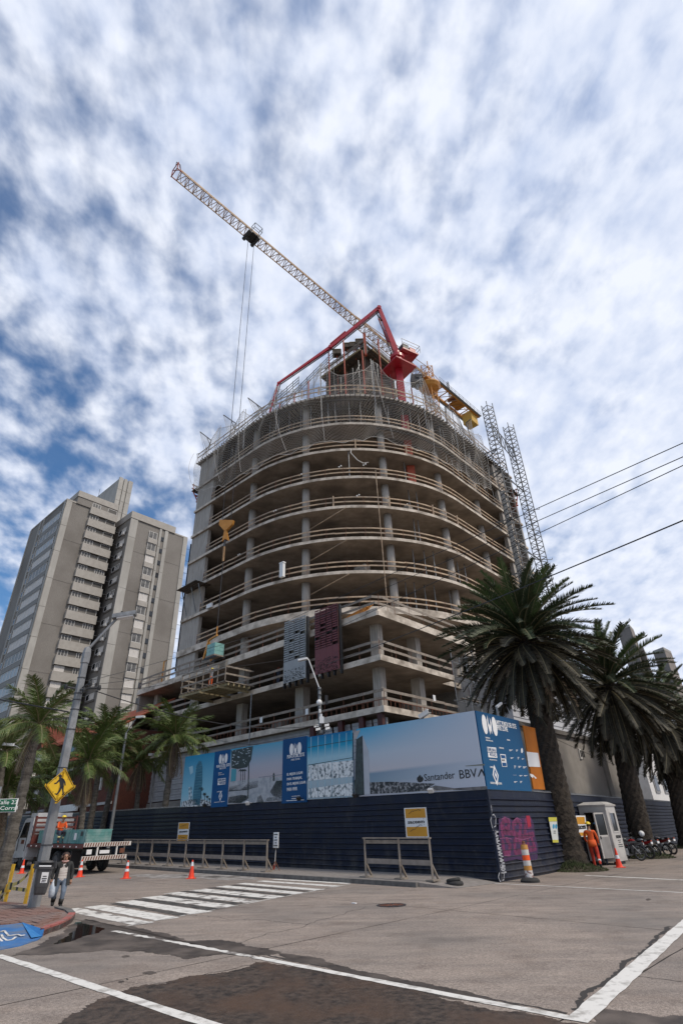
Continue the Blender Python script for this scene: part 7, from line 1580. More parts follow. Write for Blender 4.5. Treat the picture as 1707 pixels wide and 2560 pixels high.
def tbar(xs, yb_f, r_, lab, h=1.18):
    t = thing('timber_barrier', Wg(xs[len(xs)//2][0], r_, .14), lab, 'barrier', 'grey timber barriers'); 
    for l_, dl in xs:
        b_ = MB(); p = Wg(l_, r_, .14); b_.beam(p, p+UP*h, .10, .07, m=M_woodg); b_.build('post', None, t); b_ = MB(); b_.box(p+UP*.03, .32, .42, .05, L3, R3, m=M_woodg); b_.build('foot', None, t)
        b_ = MB(); b_.beam(p+R3*.34+UP*.03, p+UP*.5, .07, .05, m=M_woodg); b_.build('brace', None, t)
    a, c = xs[0][0], xs[-1][0]
    b_ = MB(); b_.beam(Wg(a+.06, r_, .14+h+.02), Wg(c-.06, r_, .14+h+.02), .12, .04, m=M_woodg); b_.build('cap_rail', None, t)
    for (l0, _), (l1, _) in zip(xs[:-1], xs[1:]):
        for hh, w_ in ((.92, .12), (.42, .16)):
            b_ = MB(); b_.beam(Wg(l0-.04, r_+.02, .14+hh*h/1.0 if hh > .5 else .14+hh*h), Wg(l1+.04, r_+.02, .14+hh*h), .03, w_, m=M_woodg if hh > .5 else mat('old_grey_plank', (.20, .165, .14), (.30, .26, .225), 4, .85)); b_.build('rail_board', None, t)
cl = crop(200, 2100, .3827)
def lpost(X, Y, r_=-2.35): d = G(*cl(X, Y), .14); return (Vector((d.x, d.y))-C0).dot(L)
xs = [(PLr(*cl(x, 100), -2.35)) for x in (282, 370, 465, 578, 688, 808, 930, 1070, 1222)]; xs = [((Vector((p.x, p.y))-C0).dot(L), 0) for p in xs]
tbar(xs, None, -2.35, 'long grey timber barrier standing on the pavement before the hoarding')
xs = [PLr(x, 2150, -2.3) for x in (913, 999, 1077)]; xs = [((Vector((p.x, p.y))-C0).dot(L), 0) for p in xs]; tbar(xs, None, -2.3, 'short grey timber barrier of two bays near the end of the kerb', 1.26)
t = thing('notice_stand', Wg(8.9, -1.6, .14), 'small white notice on a thin leaning stand beside the long timber barrier', 'notice'); q = PLr(690, 2100, -1.6); b0 = Wg((Vector((q.x, q.y))-C0).dot(L), -1.6, .14)
b_ = MB(); b_.beam(b0, Vector((b0.x, b0.y, q.z-.2)), .03, m=M_woodg); 
for d in ((-.3, 0), (.3, .1), (0, -.3)): b_.beam(b0+UP*.35, b0+L3*d[0]+R3*d[1], .02, m=M_rust)
b_.build('stand', None, t); b_ = MB(); b_.box(q, .34, .03, .62, L3, R3, m=M_print_white); b_.build('notice_board', None, t)
for i, w_ in enumerate((.26, .12, .22, .08, .27)): b_ = MB(); b_.box(q-R3*.02+UP*(.22-.11*i), w_, .006, .035, L3, R3, m=M_print_black); b_.build('printed_line', None, t)
b_ = MB(); b_.beam(Vector((b0.x, b0.y, q.z-.4)), Vector((b0.x, b0.y, q.z-1.0))+L3*.05, .07, .02, m=M_print_white); b_.beam(Vector((b0.x, b0.y, q.z-.95)), Vector((b0.x, b0.y, q.z-1.15))+L3*.12, .06, .02, m=M_cone); b_.build('warning_tape', None, t)
# ================================================================== LORRY
def lx(px, py, r_): return PLr(px, py, r_)
lo_ = thing('flatbed_lorry', Wg(22.5, -5.7), 'white-cabbed flatbed lorry with red headboard and striped rear boards parked by the hoarding', 'lorry')
def tb(nm_, l0, l1, r0, r1, h0, h1, m, par=None): b_ = MB(); b_.lbox(l0, l1, r0, r1, h0, h1, m, True); return b_.build(nm_, None, par or lo_)
M_lred = mat('lorry_red_paint', (.085, .014, .010), (.14, .028, .02), 4, .6, c3=(.06, .02, .016), s3=2); M_lwht = mat('lorry_white_paint', (.42, .42, .43), (.52, .52, .53), 3, .4)
tb('flatbed', 18.4, 25.3, -6.9, -4.5, 1.14, 1.27, M_lred); tb('chassis', 18.6, 27.0, -6.1, -5.3, .72, 1.05, M_black); tb('side_beam', 18.4, 25.3, -6.94, -6.9, 1.10, 1.24, M_lred)
for k in range(9): tb('marker_lamp', 19+k*.7, 19.08+k*.7, -6.96, -6.94, 1.14, 1.20, M_print_white)
# headboard: posts and slats, white cab seen between
for r_ in (-6.9, -6.0, -4.6): tb('headboard_post', 24.9, 25.02, r_, r_+.10, 1.27, 2.62, M_lred)
for k in range(4): tb('headboard_slat', 24.93, 24.99, -6.8, -4.6, 1.75+k*.24, 1.85+k*.24, M_lred)
tb('headboard_panel', 24.94, 24.98, -6.8, -4.6, 1.27, 1.72, M_lred)
# cab
cabp = [(25.3, .62), (27.15, .55), (27.25, 1.30), (26.95, 1.62), (26.55, 2.42), (26.35, 2.52), (25.3, 2.55)]
b_ = MB(); P = [Wg(l_, -6.85, z) for l_, z in cabp]; b_.extr(P, R3*2.3, M_lwht); cab = b_.build('cab', None, lo_)
b_ = MB(); P = [Wg(l_, -6.87, z) for l_, z in ((25.75, 1.55), (26.78, 1.55), (26.42, 2.30), (25.75, 2.32))]; b_.extr(P, R3*.03, M_glassd); b_.build('side_window', None, cab)
b_ = MB(); P = [Wg(27.0, -6.7, 1.62), Wg(27.0, -4.7, 1.62), Wg(26.62, -4.7, 2.36), Wg(26.62, -6.7, 2.36)]; b_.extr(P, L3*.03, M_glassd); b_.build('windscreen', None, cab)
b_ = MB(); b_.lbox(25.72, 25.74, -6.88, -6.85, .9, 2.35, M_black, True); b_.lbox(26.84, 26.86, -6.88, -6.85, .9, 1.55, M_black, True); b_.lbox(26.0, 26.35, -6.89, -6.86, 1.25, 1.45, M_rust, True); b_.build('door_seams', None, cab)
tb('wind_deflector', 25.3, 26.2, -6.7, -4.7, 2.56, 2.78, M_lwht); tb('bumper', 27.1, 27.35, -6.9, -4.5, .38, .68, M_lwht); tb('mud_guard', 25.4, 25.5, -6.92, -6.4, .5, 1.1, M_lwht)
b_ = MB(); b_.beam(Wg(27.2, -7.0, 1.2), Wg(26.9, -7.15, 2.3), .04, m=M_black); b_.beam(Wg(27.05, -7.15, 1.7), Wg(27.0, -7.15, 2.15), .2, .06, m=M_black); b_.build('mirror', None, cab)
tb('headlight', 27.26, 27.3, -6.7, -6.4, .75, .95, M_refl); tb('headlight', 27.26, 27.3, -4.95, -4.65, .75, .95, M_refl)
def wheel(par, c, r_, w_, ax=R3, rim=M_steel):
    b_ = MB(); torus(b_, c, r_*.78, r_*.24, ax, 22, 8, M_rub, flat=w_/(r_*.48)); o_ = b_.build('wheel', None, par); b_ = MB(); b_.lathe(c-ax*w_*.42, [(r_*.60, 0), (r_*.60, w_*.8)], 16, rim, ax); b_.lathe(c-ax*w_*.52, [(r_*.18, 0), (r_*.22, w_*.2)], 10, M_dsteel, ax); b_.build('rim', None, o_)
for l_ in (26.15, 21.6, 20.35):
    for r_ in (-6.65, -4.8): wheel(lo_, Wg(l_, r_, .49), .49, .28, R3, M_lwht if l_ > 25 and False else M_dsteel)
tb('tool_box', 22.6, 23.9, -6.8, -6.3, .55, 1.0, M_black); tb('mud_flap', 19.55, 19.6, -6.9, -6.4, .25, 1.0, M_black)
# rear striped boards
def striped(h0, h1, l_, r0, r1):
    o_ = tb('rear_board', l_-.04, l_, r0, r1, h0, h1, M_bw); n = int((r1-r0)/.13); b_ = MB()
    for k in range(n):
        a = r0+.03+k*.13; P = [Wg(l_-.044, a, h0+.015), Wg(l_-.044, a+.065, h0+.015), Wg(l_-.044, a+.10, h1-.015), Wg(l_-.044, a+.035, h1-.015)]; b_.extr(P, -L3*.004, M_rust)
    b_.build('red_stripes', None, o_)
striped(1.16, 1.34, 18.38, -6.9, -4.45); striped(.60, .78, 18.38, -6.9, -4.6)
for r_ in (-6.2, -5.2): tb('rear_bracket', 18.36, 18.44, r_, r_+.07, .7, 1.2, M_white)
for r_ in (-6.7, -5.0): tb('tail_lamp', 18.36, 18.40, r_, r_+.25, .85, 1.05, M_print_white if r_ < -6 else M_rust)
tb('number_plate', 18.34, 18.36, -6.05, -5.55, .86, 1.0, M_print_white)
# teal crates
M_crate = mat('teal_crate_boards', (.07, .21, .195), (.13, .31, .29), 3, .7, .2, c3=(.22, .34, .32), s3=2.4)
for i, (l0, l1, lb) in enumerate(((18.95, 20.85, 'rearmost teal boarded crate on the lorry, nearest the striped boards'), (20.95, 22.9, 'middle teal boarded crate on the lorry, the seated worker leaning on it'), (22.95, 24.8, 'front teal boarded crate on the lorry against the red headboard'))):
    t = thing('boarded_crate', Wg((l0+l1)/2, -6.0, 1.27), lb, 'crate', 'teal crates on the lorry')
    tb('crate_core', l0+.02, l1-.02, -6.57, -5.26, 1.30, 1.86, M_crate, t)
    for k in range(5): tb('crate_board', l0, l1, -6.60, -6.57, 1.29+k*.115, 1.395+k*.115, M_crate, t); tb('crate_board', l0-.03, l0, -6.57, -5.29, 1.29+k*.115, 1.395+k*.115, M_crate, t)
    tb('crate_lid', l0-.02, l1+.02, -6.59, -5.24, 1.86, 1.90, M_crate, t)
    for a in (l0+.1, (l0+l1)/2, l1-.2): tb('batten', a, a+.09, -6.625, -6.60, 1.30, 1.86, M_crate, t)
    tb('stencil', l0+.35, l0+.55, -6.632, -6.625, 1.62, 1.82, M_dsteel, t)
    if i == 0: tb('label', l1-.9, l1-.65, -6.632, -6.625, 1.45, 1.75, M_print_white, t)
# dark van and car farther down
def van(l0, r0, lab, m, hgt=1.9, ln=4.6):
    t = thing('parked_van', Wg(l0+ln/2, r0, 0), lab, 'van', 'dark vehicles parked beyond the lorry'); w_ = 1.8
    prof = [(0, .45), (0, 1.1), (.25, hgt), (ln*.72, hgt), (ln*.86, 1.15), (ln, .98), (ln, .42)]
    b_ = MB(); b_.extr([Wg(l0+a, r0, h) for a, h in prof], R3*w_, m); o_ = b_.build('body', None, t)
    b_ = MB(); b_.extr([Wg(l0+a, r0-.01, h) for a, h in ((.45, 1.15), (.5, hgt-.12), (ln*.70, hgt-.12), (ln*.81, 1.18))], -R3*.01, M_glassd); b_.build('side_window', None, t)
    b_ = MB(); b_.extr([Wg(l0-.01+a, r0+b, h) for a, b, h in ((.02, .2, 1.15), (.02, w_-.2, 1.15), (.2, w_-.25, hgt-.1), (.2, .25, hgt-.1))], -L3*.02, M_glassd); b_.build('rear_window', None, t)
    for a in (.85, ln-.85):
        for r_ in (r0+.12, r0+w_-.12): wheel(t, Wg(l0+a, r_, .33), .33, .2)
    b_ = MB(); b_.lbox(l0-.06, l0, r0+.05, r0+w_-.05, .45, .65, M_steel, True); b_.build('bumper', None, t); b_ = MB(); b_.lbox(l0-.07, l0-.05, r0+.6, r0+1.2, .70, .82, M_print_white, True); b_.build('number_plate', None, t)
    for r_ in (r0+.06, r0+w_-.26): b_ = MB(); b_.lbox(l0-.03, l0-.0, r_, r_+.2, .85, 1.1, M_lred, True); b_.build('tail_lamp', None, t)
M_carb = mat('dark_car_paint', (.012, .013, .015), rough=.25, spec=.6)
van(27.9, -6.6, 'black van parked just ahead of the white lorry cab', M_carb); van(33.5, -6.4, 'dark car farther up the left street, mostly hidden by the leaning palm', M_carb, 1.5, 4.2)
# ================================================================== PEOPLE
def person(nm_label, org, yaw, joints, edges, regions, parts, cat='person', s=1.0, group=None, subs=2):
    """joints: name -> ((x, y, z), radius); edges: pairs; regions: material per joint name; x right, y forward, z up"""
    t = thing('person', org, nm_label, cat, group, yaw); names = list(joints); me = bpy.data.meshes.new('body')
    me.from_pydata([Vector(joints[n][0])*s for n in names], [(names.index(a), names.index(b)) for a, b in edges], []); me.update()
    o_ = bpy.data.objects.new('tmp_body', me); COL.objects.link(o_); md = o_.modifiers.new('skin', 'SKIN'); 
    if not me.skin_vertices: me.skin_vertices.new() if hasattr(me.skin_vertices, 'new') else None
    sk = me.skin_vertices[0].data
    for i, n in enumerate(names):
        r = joints[n][1]; r = r if isinstance(r, tuple) else (r, r); sk[i].radius = (r[0]*s, r[1]*s); sk[i].use_root = (n == 'pelvis')
    md.use_smooth_shade = True; ss = o_.modifiers.new('sub', 'SUBSURF'); ss.levels = subs; ss.render_levels = subs
    dg = bpy.context.evaluated_depsgraph_get(); dg.update(); ev = o_.evaluated_get(dg); m2 = bpy.data.meshes.new_from_object(ev); bpy.data.objects.remove(o_)
    mats = []; seg = [(Vector(joints[a][0])*s, Vector(joints[b][0])*s, a, b) for a, b in edges]
    for m in regions.values():
        if m not in mats: mats.append(m)
    m2.materials.clear(); [m2.materials.append(m) for m in mats]
    for p in m2.polygons:
        c = p.center; best = None
        for a, b, na, nb_ in seg:
            d = b-a; u = max(0, min(1, (c-a).dot(d)/max(1e-9, d.length_squared))); q = a+d*u; dist = (c-q).length-.3*(joints[na][1] if not isinstance(joints[na][1], tuple) else joints[na][1][0])*s
            if best is None or dist < best[0]: best = (dist, na if u < .5 else nb_, (na, nb_))
        k = regions.get(best[2]) or regions.get(best[1]) or list(regions.values())[0]; p.material_index = mats.index(k); p.use_smooth = True
    m2.name = 'body'; bo = bpy.data.objects.new('body', m2); COL.objects.link(bo); bo.parent = t
    for nm_, b_ in parts:
        mm = b_.mesh(nm_, None, Vector((0, 0, 0)), True); q = bpy.data.objects.new(nm_, mm); COL.objects.link(q); q.parent = t
        if s != 1: q.scale = (s, s, s)
    return t
ED = [('pelvis', 'belly'), ('belly', 'chest'), ('chest', 'neck'), ('neck', 'jaw'), ('jaw', 'head'), ('head', 'crown'), ('chest', 'shL'), ('shL', 'elL'), ('elL', 'wrL'), ('chest', 'shR'), ('shR', 'elR'), ('elR', 'wrR'),
      ('pelvis', 'hipL'), ('hipL', 'knL'), ('knL', 'anL'), ('anL', 'toL'), ('pelvis', 'hipR'), ('hipR', 'knR'), ('knR', 'anR'), ('anR', 'toR')]
def J(**o):
    j = dict(pelvis=((0, 0, .96), (.15, .11)), belly=((0, 0, 1.12), (.135, .10)), chest=((0, 0, 1.34), (.165, .115)), neck=((0, 0, 1.49), .055), jaw=((0, .015, 1.56), (.062, .07)), head=((0, .01, 1.65), (.078, .092)), crown=((0, 0, 1.73), (.05, .06)),
             shL=((-.19, 0, 1.42), .062), elL=((-.25, -.02, 1.14), .046), wrL=((-.26, .05, .90), .032), shR=((.19, 0, 1.42), .062), elR=((.25, -.02, 1.14), .046), wrR=((.26, .05, .90), .032),
             hipL=((-.10, 0, .88), .098), knL=((-.11, .02, .50), .066), anL=((-.11, 0, .09), .048), toL=((-.12, .15, .045), .042), hipR=((.10, 0, .88), .098), knR=((.11, .02, .50), .066), anR=((.11, 0, .09), .048), toR=((.12, .15, .045), .042))
    for k, v in o.items(): j[k] = v if isinstance(v[0], tuple) else (v, j[k][1])
    return j
def hand(w_, d, side, m=M_skin):
    "palm with four unequal bent fingers and a side thumb; w_ wrist, d pointing direction"
    w_ = Vector(w_); d = Vector(d).normalized(); s_ = d.cross(Vector((0, 1, 0))); s_ = s_.normalized() if s_.length > .1 else Vector((1, 0, 0)); n = s_.cross(d).normalized(); b_ = MB()
    b_.tube(w_-d*.01, w_+d*.035, .028, .036, 8, m); b_.tube(w_+d*.03, w_+d*.085, .037, .034, 8, m)
    for k, ln in enumerate((.060, .070, .064, .050)): a = w_+d*.08+s_*(.024-.016*k); q = a+d*ln*.55+n*.006; b_.tube(a, q, .0095, .009, 6, m); b_.tube(q, q+(d*.8+n*.5*side).normalized()*ln*.5, .009, .007, 6, m)
    a = w_+d*.03+s_*.034; q = a+(d*.5+s_*.8).normalized()*.035; b_.tube(a, q, .011, .010, 6, m); b_.tube(q, q+(d*.9+s_*.2).normalized()*.03, .010, .008, 6, m); return b_
def face(j, yawd=0, lips=False):
    h = Vector(j['head'][0]); b_ = MB(); f = Vector((math.sin(yawd), math.cos(yawd), 0)); r = Vector((f.y, -f.x, 0))
    b_.add([h+f*.088+UP*.02, h+f*.092-UP*.035+r*.016, h+f*.092-UP*.035-r*.016, h+f*.118-UP*.03], [(0, 1, 3), (0, 3, 2), (1, 2, 3)], M_skin)
    for s_ in (-1, 1): b_.sph(h+f*.082+r*.034*s_+UP*.008, .012, 8, 5, M_hair); b_.tube(h+f*.086+r*.018*s_+UP*.028, h+f*.080+r*.052*s_+UP*.026, .005, n=4, m=M_hair); b_.sph(h+r*.085*s_-UP*.005, .022, 6, 5, M_skin, (.5, 1, 1.4))
    b_.tube(h+f*.090-UP*.058-r*.022, h+f*.090-UP*.058+r*.022, .006, n=5, m=mat('lips', (.30, .06, .05), rough=.5)); return b_
def helmet(j, m, yawd=0, tilt=0):
    h = Vector(j['head'][0]); b_ = MB(); f = Vector((math.sin(yawd), math.cos(yawd), -tilt)).normalized(); r = f.cross(UP).normalized(); u = r.cross(f)
    n = 16; vs = []; rows = 6
    for i in range(rows+1):
        a = math.pi/2*i/rows
        for k in range(n): q = 2*math.pi*k/n; vs.append(h+u*(.045+.105*math.cos(a))+f*(.135*math.sin(a)*math.cos(q))+r*(.115*math.sin(a)*math.sin(q)))
    b_.add(vs, [(i*n+k, i*n+(k+1) % n, (i+1)*n+(k+1) % n, (i+1)*n+k) for i in range(rows) for k in range(n)], m)
    b_.extr([h+u*.047+f*(.10+.10*math.cos(q) if True else 0)+r*(.11*math.sin(q)) for q in [math.pi*(k/8.0)-math.pi/2 for k in range(9)]], u*.008, m); return b_
# the woman crossing
jw = J(pelvis=((.0, 0, .92), (.155, .115)), chest=((0, .01, 1.30), (.15, .11)), belly=((0, 0, 1.08), (.135, .10)), neck=((0, 0, 1.44), .05), jaw=((0, .02, 1.50), (.056, .064)), head=((.0, .015, 1.59), (.074, .088)), crown=((0, 0, 1.67), (.05, .06)),
       shL=((-.175, 0, 1.375), .066), elL=((-.25, -.03, 1.10), .055), wrL=((-.24, .02, .84), .036), shR=((.175, 0, 1.375), .066), elR=((.26, -.05, 1.12), .055), wrR=((.25, .02, .88), .036),
       hipL=((-.09, 0, .84), .10), knL=((-.09, .10, .48), .068), anL=((-.08, .02, .12), .050), toL=((-.09, .16, .05), .045), hipR=((.09, 0, .84), .10), knR=((.10, -.02, .47), .066), anR=((.09, -.20, .20), .050), toR=((.10, -.10, .07), .045))
regw = {('pelvis', 'belly'): M_knit, ('belly', 'chest'): M_knit, 'chest': M_knit, 'belly': M_knit, 'pelvis': M_knit, 'neck': M_skin, 'jaw': M_skin, 'head': M_skin, 'crown': M_skin, ('chest', 'shL'): M_jacket, ('chest', 'shR'): M_jacket, 'shL': M_jacket, 'elL': M_jacket, 'shR': M_jacket, 'elR': M_jacket, ('elL', 'wrL'): M_jacket, ('elR', 'wrR'): M_jacket, 'hipL': M_jeans, 'knL': M_jeans, ('knL', 'anL'): M_jeans, 'anL': M_boot, 'toL': M_boot, 'hipR': M_jeans, 'knR': M_jeans, ('knR', 'anR'): M_jeans, 'anR': M_boot, 'toR': M_boot, ('anR', 'toR'): M_boot, ('anL', 'toL'): M_boot}
hair = MB(); hh = Vector((0, -.012, 1.60)); hair.sph(hh+Vector((0, -.040, .035)), .112, 16, 10, M_hair, (.95, .9, .92)); 
for k in range(18):
    a = math.pi*(.98+1.04*k/17); hair.tube(hh+Vector((math.cos(a)*.098, math.sin(a)*.10+.02, .03)), hh+Vector((math.cos(a)*.112, math.sin(a)*.108+.02, -.105-.02*(k % 3))), .030, .014, 6, M_hair)
coat = MB(); n = 14                                    # open jacket hanging round the sides and back
for s_ in (-1, 1):
    rows = [(1.40, .155, .10, .50), (1.25, .175, .125, .62), (1.05, .19, .14, .66), (.85, .215, .155, .60), (.68, .235, .165, .52)]; vs = []
    for z, rx, ry, ap_ in rows:
        for k in range(n+1): a = math.pi/2-ap_-(math.pi-ap_)*k/n; vs.append(Vector((s_*rx*math.cos(a), ry*math.sin(a), z)))
    coat.add(vs, [(i*(n+1)+k, i*(n+1)+k+1, (i+1)*(n+1)+k+1, (i+1)*(n+1)+k) for i in range(4) for k in range(n)], M_jacket)
scarf = MB(); torus(scarf, (0, .02, 1.445), .072, .028, (0, .15, 1), 16, 8, mat('pink_scarf', (.36, .16, .14), (.55, .38, .34), 14, .9))
boots = MB()
for kn, an in (('knL', 'anL'), ('knR', 'anR')): a = Vector(jw[kn][0]); c = Vector(jw[an][0]); boots.tube(a.lerp(c, .52), c, .068, .058, 10, M_boot)
pw = Vector(G(141, 2271)); sW = .84; facing = math.atan2(-pw.y, -pw.x)-math.pi/2
person('woman walking in a black jacket, striped jumper and blue jeans with a plastic bag', pw, facing+.15, jw, ED, regw, [('hair', hair), ('face', face(jw)), ('hand', hand(jw['wrL'][0], (.02, .05, -1), 1)), ('hand', hand(jw['wrR'][0], (0, .1, -1), 1)), ('jacket', coat), ('scarf', scarf), ('boots', boots)], s=sW).scale = (1.24, 1.15, .93)
bagp = pw+Matrix.Rotation(facing+.15, 3, 'Z') @ (Vector((.25, .05, .74))*sW); b_ = MB(); M_bag = mat('thin_plastic_bag', (.38, .44, .52), (.58, .62, .68), 8, .35, .5)
b_.lathe(bagp-UP*.48*sW, [(.03, .04), (.075, .08), (.085, .18), (.075, .30), (.03, .42), (.022, .48)], 14, M_bag); 
for v in b_.v: v.x += .012*math.sin(v.z*60); v.y += .012*math.cos(v.z*47)
tag(b_.build('plastic_bag', None, loc=bagp, smooth=True), 'pale translucent plastic bag hanging from the hand of the woman', 'bag')
# worker sitting on the lorry
js = J(pelvis=((0, 0, .52), (.16, .12)), belly=((0, .03, .68), (.14, .11)), chest=((0, .10, .88), (.17, .12)), neck=((0, .15, 1.02), .055), jaw=((0, .19, 1.08), (.06, .07)), head=((0, .20, 1.17), (.078, .092)), crown=((0, .19, 1.25), (.05, .06)),
       shL=((-.18, .10, .96), .064), elL=((-.22, .22, .74), .048), wrL=((-.12, .42, .70), .034), shR=((.18, .10, .96), .064), elR=((.22, .22, .74), .048), wrR=((.06, .44, .72), .034),
       hipL=((-.10, .04, .50), .10), knL=((-.12, .44, .50), .075), anL=((-.12, .36, .08), .055), toL=((-.13, .52, .05), .045), hipR=((.10, .04, .50), .10), knR=((.12, .42, .56), .075), anR=((.12, .30, .10), .055), toR=((.13, .46, .06), .045))
regs = {'pelvis': M_workor, 'belly': M_workor, 'chest': M_workor, 'neck': M_skin, 'jaw': M_skin, 'head': M_skin, 'crown': M_skin, 'shL': M_workor, 'elL': M_workor, ('elL', 'wrL'): M_workor, 'shR': M_workor, 'elR': M_workor, ('elR', 'wrR'): M_workor, 'hipL': M_jeansd, 'knL': M_jeansd, ('knL', 'anL'): M_jeansd, 'anL': M_rust, 'toL': M_rust, 'hipR': M_jeansd, 'knR': M_jeansd, ('knR', 'anR'): M_jeansd, 'anR': M_rust, 'toR': M_rust}
sp0 = Wg(21.95, -6.66, 1.27); 
rp2 = MB(); 
for kn, an in (('knL', 'anL'), ('knR', 'anR')): a = Vector(js[kn][0]); c = Vector(js[an][0]); rp2.tube(a.lerp(c, .45), a.lerp(c, .62), .072, .068, 10, mat('yellow_reflective_band', (.60, .55, .25), rough=.5))
person('worker in orange shirt and yellow hard hat sitting on the lorry load', sp0, math.atan2(-R.y-.3*L.y*1.2, -R.x-.3*L.x*1.2)-math.pi/2+1.15, js, ED, regs, [('hard_hat', helmet(js, M_hat)), ('face', face(js)), ('hand', hand(js['wrL'][0], (.4, .8, -.1), 1)), ('hand', hand(js['wrR'][0], (-.4, .8, -.1), 1)), ('reflective_band', rp2)], s=1.0)
# worker in orange by the booth, seen from behind, mid-step
jo_ = J(shL=((-.20, 0, 1.42), .068), elL=((-.27, .08, 1.14), .052), wrL=((-.22, .30, 1.02), .036), elR=((.26, .02, 1.14), .052), wrR=((.25, .18, .95), .036), hipL=((-.10, 0, .88), .105), knL=((-.10, .14, .50), .078), anL=((-.10, .10, .10), .058), toL=((-.10, .26, .05), .048), hipR=((.10, 0, .88), .105), knR=((.13, -.04, .50), .078), anR=((.15, -.32, .24), .058), toR=((.15, -.30, .08), .048))
rego = {'pelvis': M_workor, ('pelvis', 'belly'): M_workor, 'belly': M_workor, 'chest': M_workor, 'neck': M_skin, 'jaw': M_skin, 'head': M_hair, 'crown': M_hair, 'shL': M_workor, 'elL': M_workor, ('elL', 'wrL'): M_workor, 'shR': M_workor, 'elR': M_workor, ('elR', 'wrR'): M_workor, 'hipL': M_workrd, 'knL': M_workrd, ('knL', 'anL'): M_workrd, 'anL': M_boot, 'toL': M_boot, 'hipR': M_workrd, 'knR': M_workrd, ('knR', 'anR'): M_workrd, 'anR': M_boot, 'toR': M_boot}
b_ = MB(); a = Vector(jo_['knR'][0]); c = Vector(jo_['anR'][0]); b_.tube(a.lerp(c, .62), a.lerp(c, .78), .074, .072, 12, M_refl); skt = MB()
skt.lathe((0, 0, .84), [(.19, 0), (.185, .1), (.17, .25)], 14, M_workor)
for v in skt.v: v.y *= .78
pwk = G(1494, 2173); person('worker in orange overalls and yellow hard hat walking to the white booth', pwk, math.atan2(L.y+.9*R.y, L.x+.9*R.x)-math.pi/2-.5, jo_, ED, rego, [('hard_hat', helmet(jo_, M_hat)), ('face', face(jo_)), ('hand', hand(jo_['wrL'][0], (.1, .8, -.4), 1)), ('hand', hand(jo_['wrR'][0], (0, .6, -.6), 1)), ('reflective_band', b_), ('jacket_skirt', skt)], s=1.0)
# worker in dark clothes at the booth door
jd = J(elL=((-.24, .08, 1.15), .05), wrL=((-.15, .30, 1.12), .034), elR=((.25, .05, 1.14), .05), wrR=((.22, .28, 1.0), .034), knL=((-.12, .03, .5), .075), knR=((.13, -.03, .5), .075), anR=((.15, -.10, .09), .055), toR=((.16, .06, .045), .045))
regd = {'pelvis': M_navycl, 'belly': M_navycl, 'chest': M_navycl, 'neck': M_skin, 'jaw': M_skin, 'head': M_hair, 'crown': M_hair, 'shL': M_navycl, 'elL': M_navycl, ('elL', 'wrL'): M_navycl, 'shR': M_navycl, 'elR': M_navycl, ('elR', 'wrR'): M_navycl, 'hipL': M_jeansd, 'knL': M_jeansd, ('knL', 'anL'): M_jeansd, 'anL': M_boot, 'toL': M_boot, 'hipR': M_jeansd, 'knR': M_jeansd, ('knR', 'anR'): M_jeansd, 'anR': M_boot, 'toR': M_boot}
pdk = G(1512, 2163); person('worker in dark clothes and blue hard hat standing at the booth door', pdk, math.atan2(R.y, R.x)-math.pi/2, jd, ED, regd, [('hard_hat', helmet(jd, M_hatb)), ('face', face(jd)), ('hand', hand(jd['wrL'][0], (.3, .8, 0), 1)), ('hand', hand(jd['wrR'][0], (0, .9, -.2), 1))], s=.98)
# worker reaching for the load on the timber platform
jr_ = J(shL=((-.18, .02, 1.45), .064), elL=((-.30, .10, 1.66), .046), wrL=((-.44, .14, 1.86), .034), elR=((.27, .15, 1.3), .046), wrR=((.18, .36, 1.36), .034), knL=((-.2, .06, .5), .07), anL=((-.26, -.02, .09), .05), toL=((-.28, .12, .045), .045))
M_shirt = mat('grey_work_shirt', (.14, .15, .18), (.22, .23, .26), 8, .85); regr = dict(regs); 
for k in list(regr):
    if regr[k] is M_workor: regr[k] = M_shirt
    if regr[k] is M_jeansd: regr[k] = M_workor
person('worker in a yellow hard hat reaching up to the load from the timber platform', W(29.2, 6.9, 13.15), math.atan2(L.y-.4*R.y, L.x-.4*R.x)-math.pi/2, jr_, ED, regr, [('hard_hat', helmet(jr_, M_hat)), ('face', face(jr_)), ('hand', hand(jr_['wrL'][0], (-.4, .2, .8), 1)), ('hand', hand(jr_['wrR'][0], (-.2, .9, .2), 1))], s=.96)
jq = J(); person('worker in dark overalls standing behind the rail of the second podium floor', W(24.3, 10.4, 12.8), math.atan2(-R.y, -R.x)-math.pi/2, jq, ED, regd, [('hard_hat', helmet(jq, M_oxide)), ('face', face(jq)), ('hand', hand(jq['wrL'][0], (0, .1, -1), 1)), ('hand', hand(jq['wrR'][0], (0, .1, -1), 1))], s=.95)
# ================================================================== WHITE BOOTH
bt_ = thing('guard_booth', Wg(-.1, 10.3), 'white moulded guard booth with an open door beside the second palm', 'booth'); bw, bd, bh = 1.30, 1.30, 2.42; l0, r0 = -.78, 9.75; l1, r1 = l0+bw, r0+bd; M_bt = mat('booth_white_plastic', (.44, .42, .39), (.52, .50, .47), 2, .45, c3=(.36, .34, .32), s3=2)
def bb(nm_, a, b, c, d, e, f, m, par=None): q = MB(); q.lbox(a, b, c, d, e, f, m, True); return q.build(nm_, None, par or bt_)
bb('floor_pan', l0, l1, r0, r1, .14, .30, M_bt); bb('wall', l1-.06, l1, r0, r1, .3, bh, M_bt); bb('wall', l0, l1, r1-.06, r1, .3, bh, M_bt)
bb('side_wall', l0, l0+.06, r0, r1, .3, 1.35, M_bt); bb('side_wall', l0, l0+.06, r0, r1, 2.12, bh, M_bt); bb('side_wall', l0, l0+.06, r0, r0+.38, 1.35, 2.12, M_bt); bb('side_wall', l0, l0+.06, r1-.28, r1, 1.35, 2.12, M_bt)
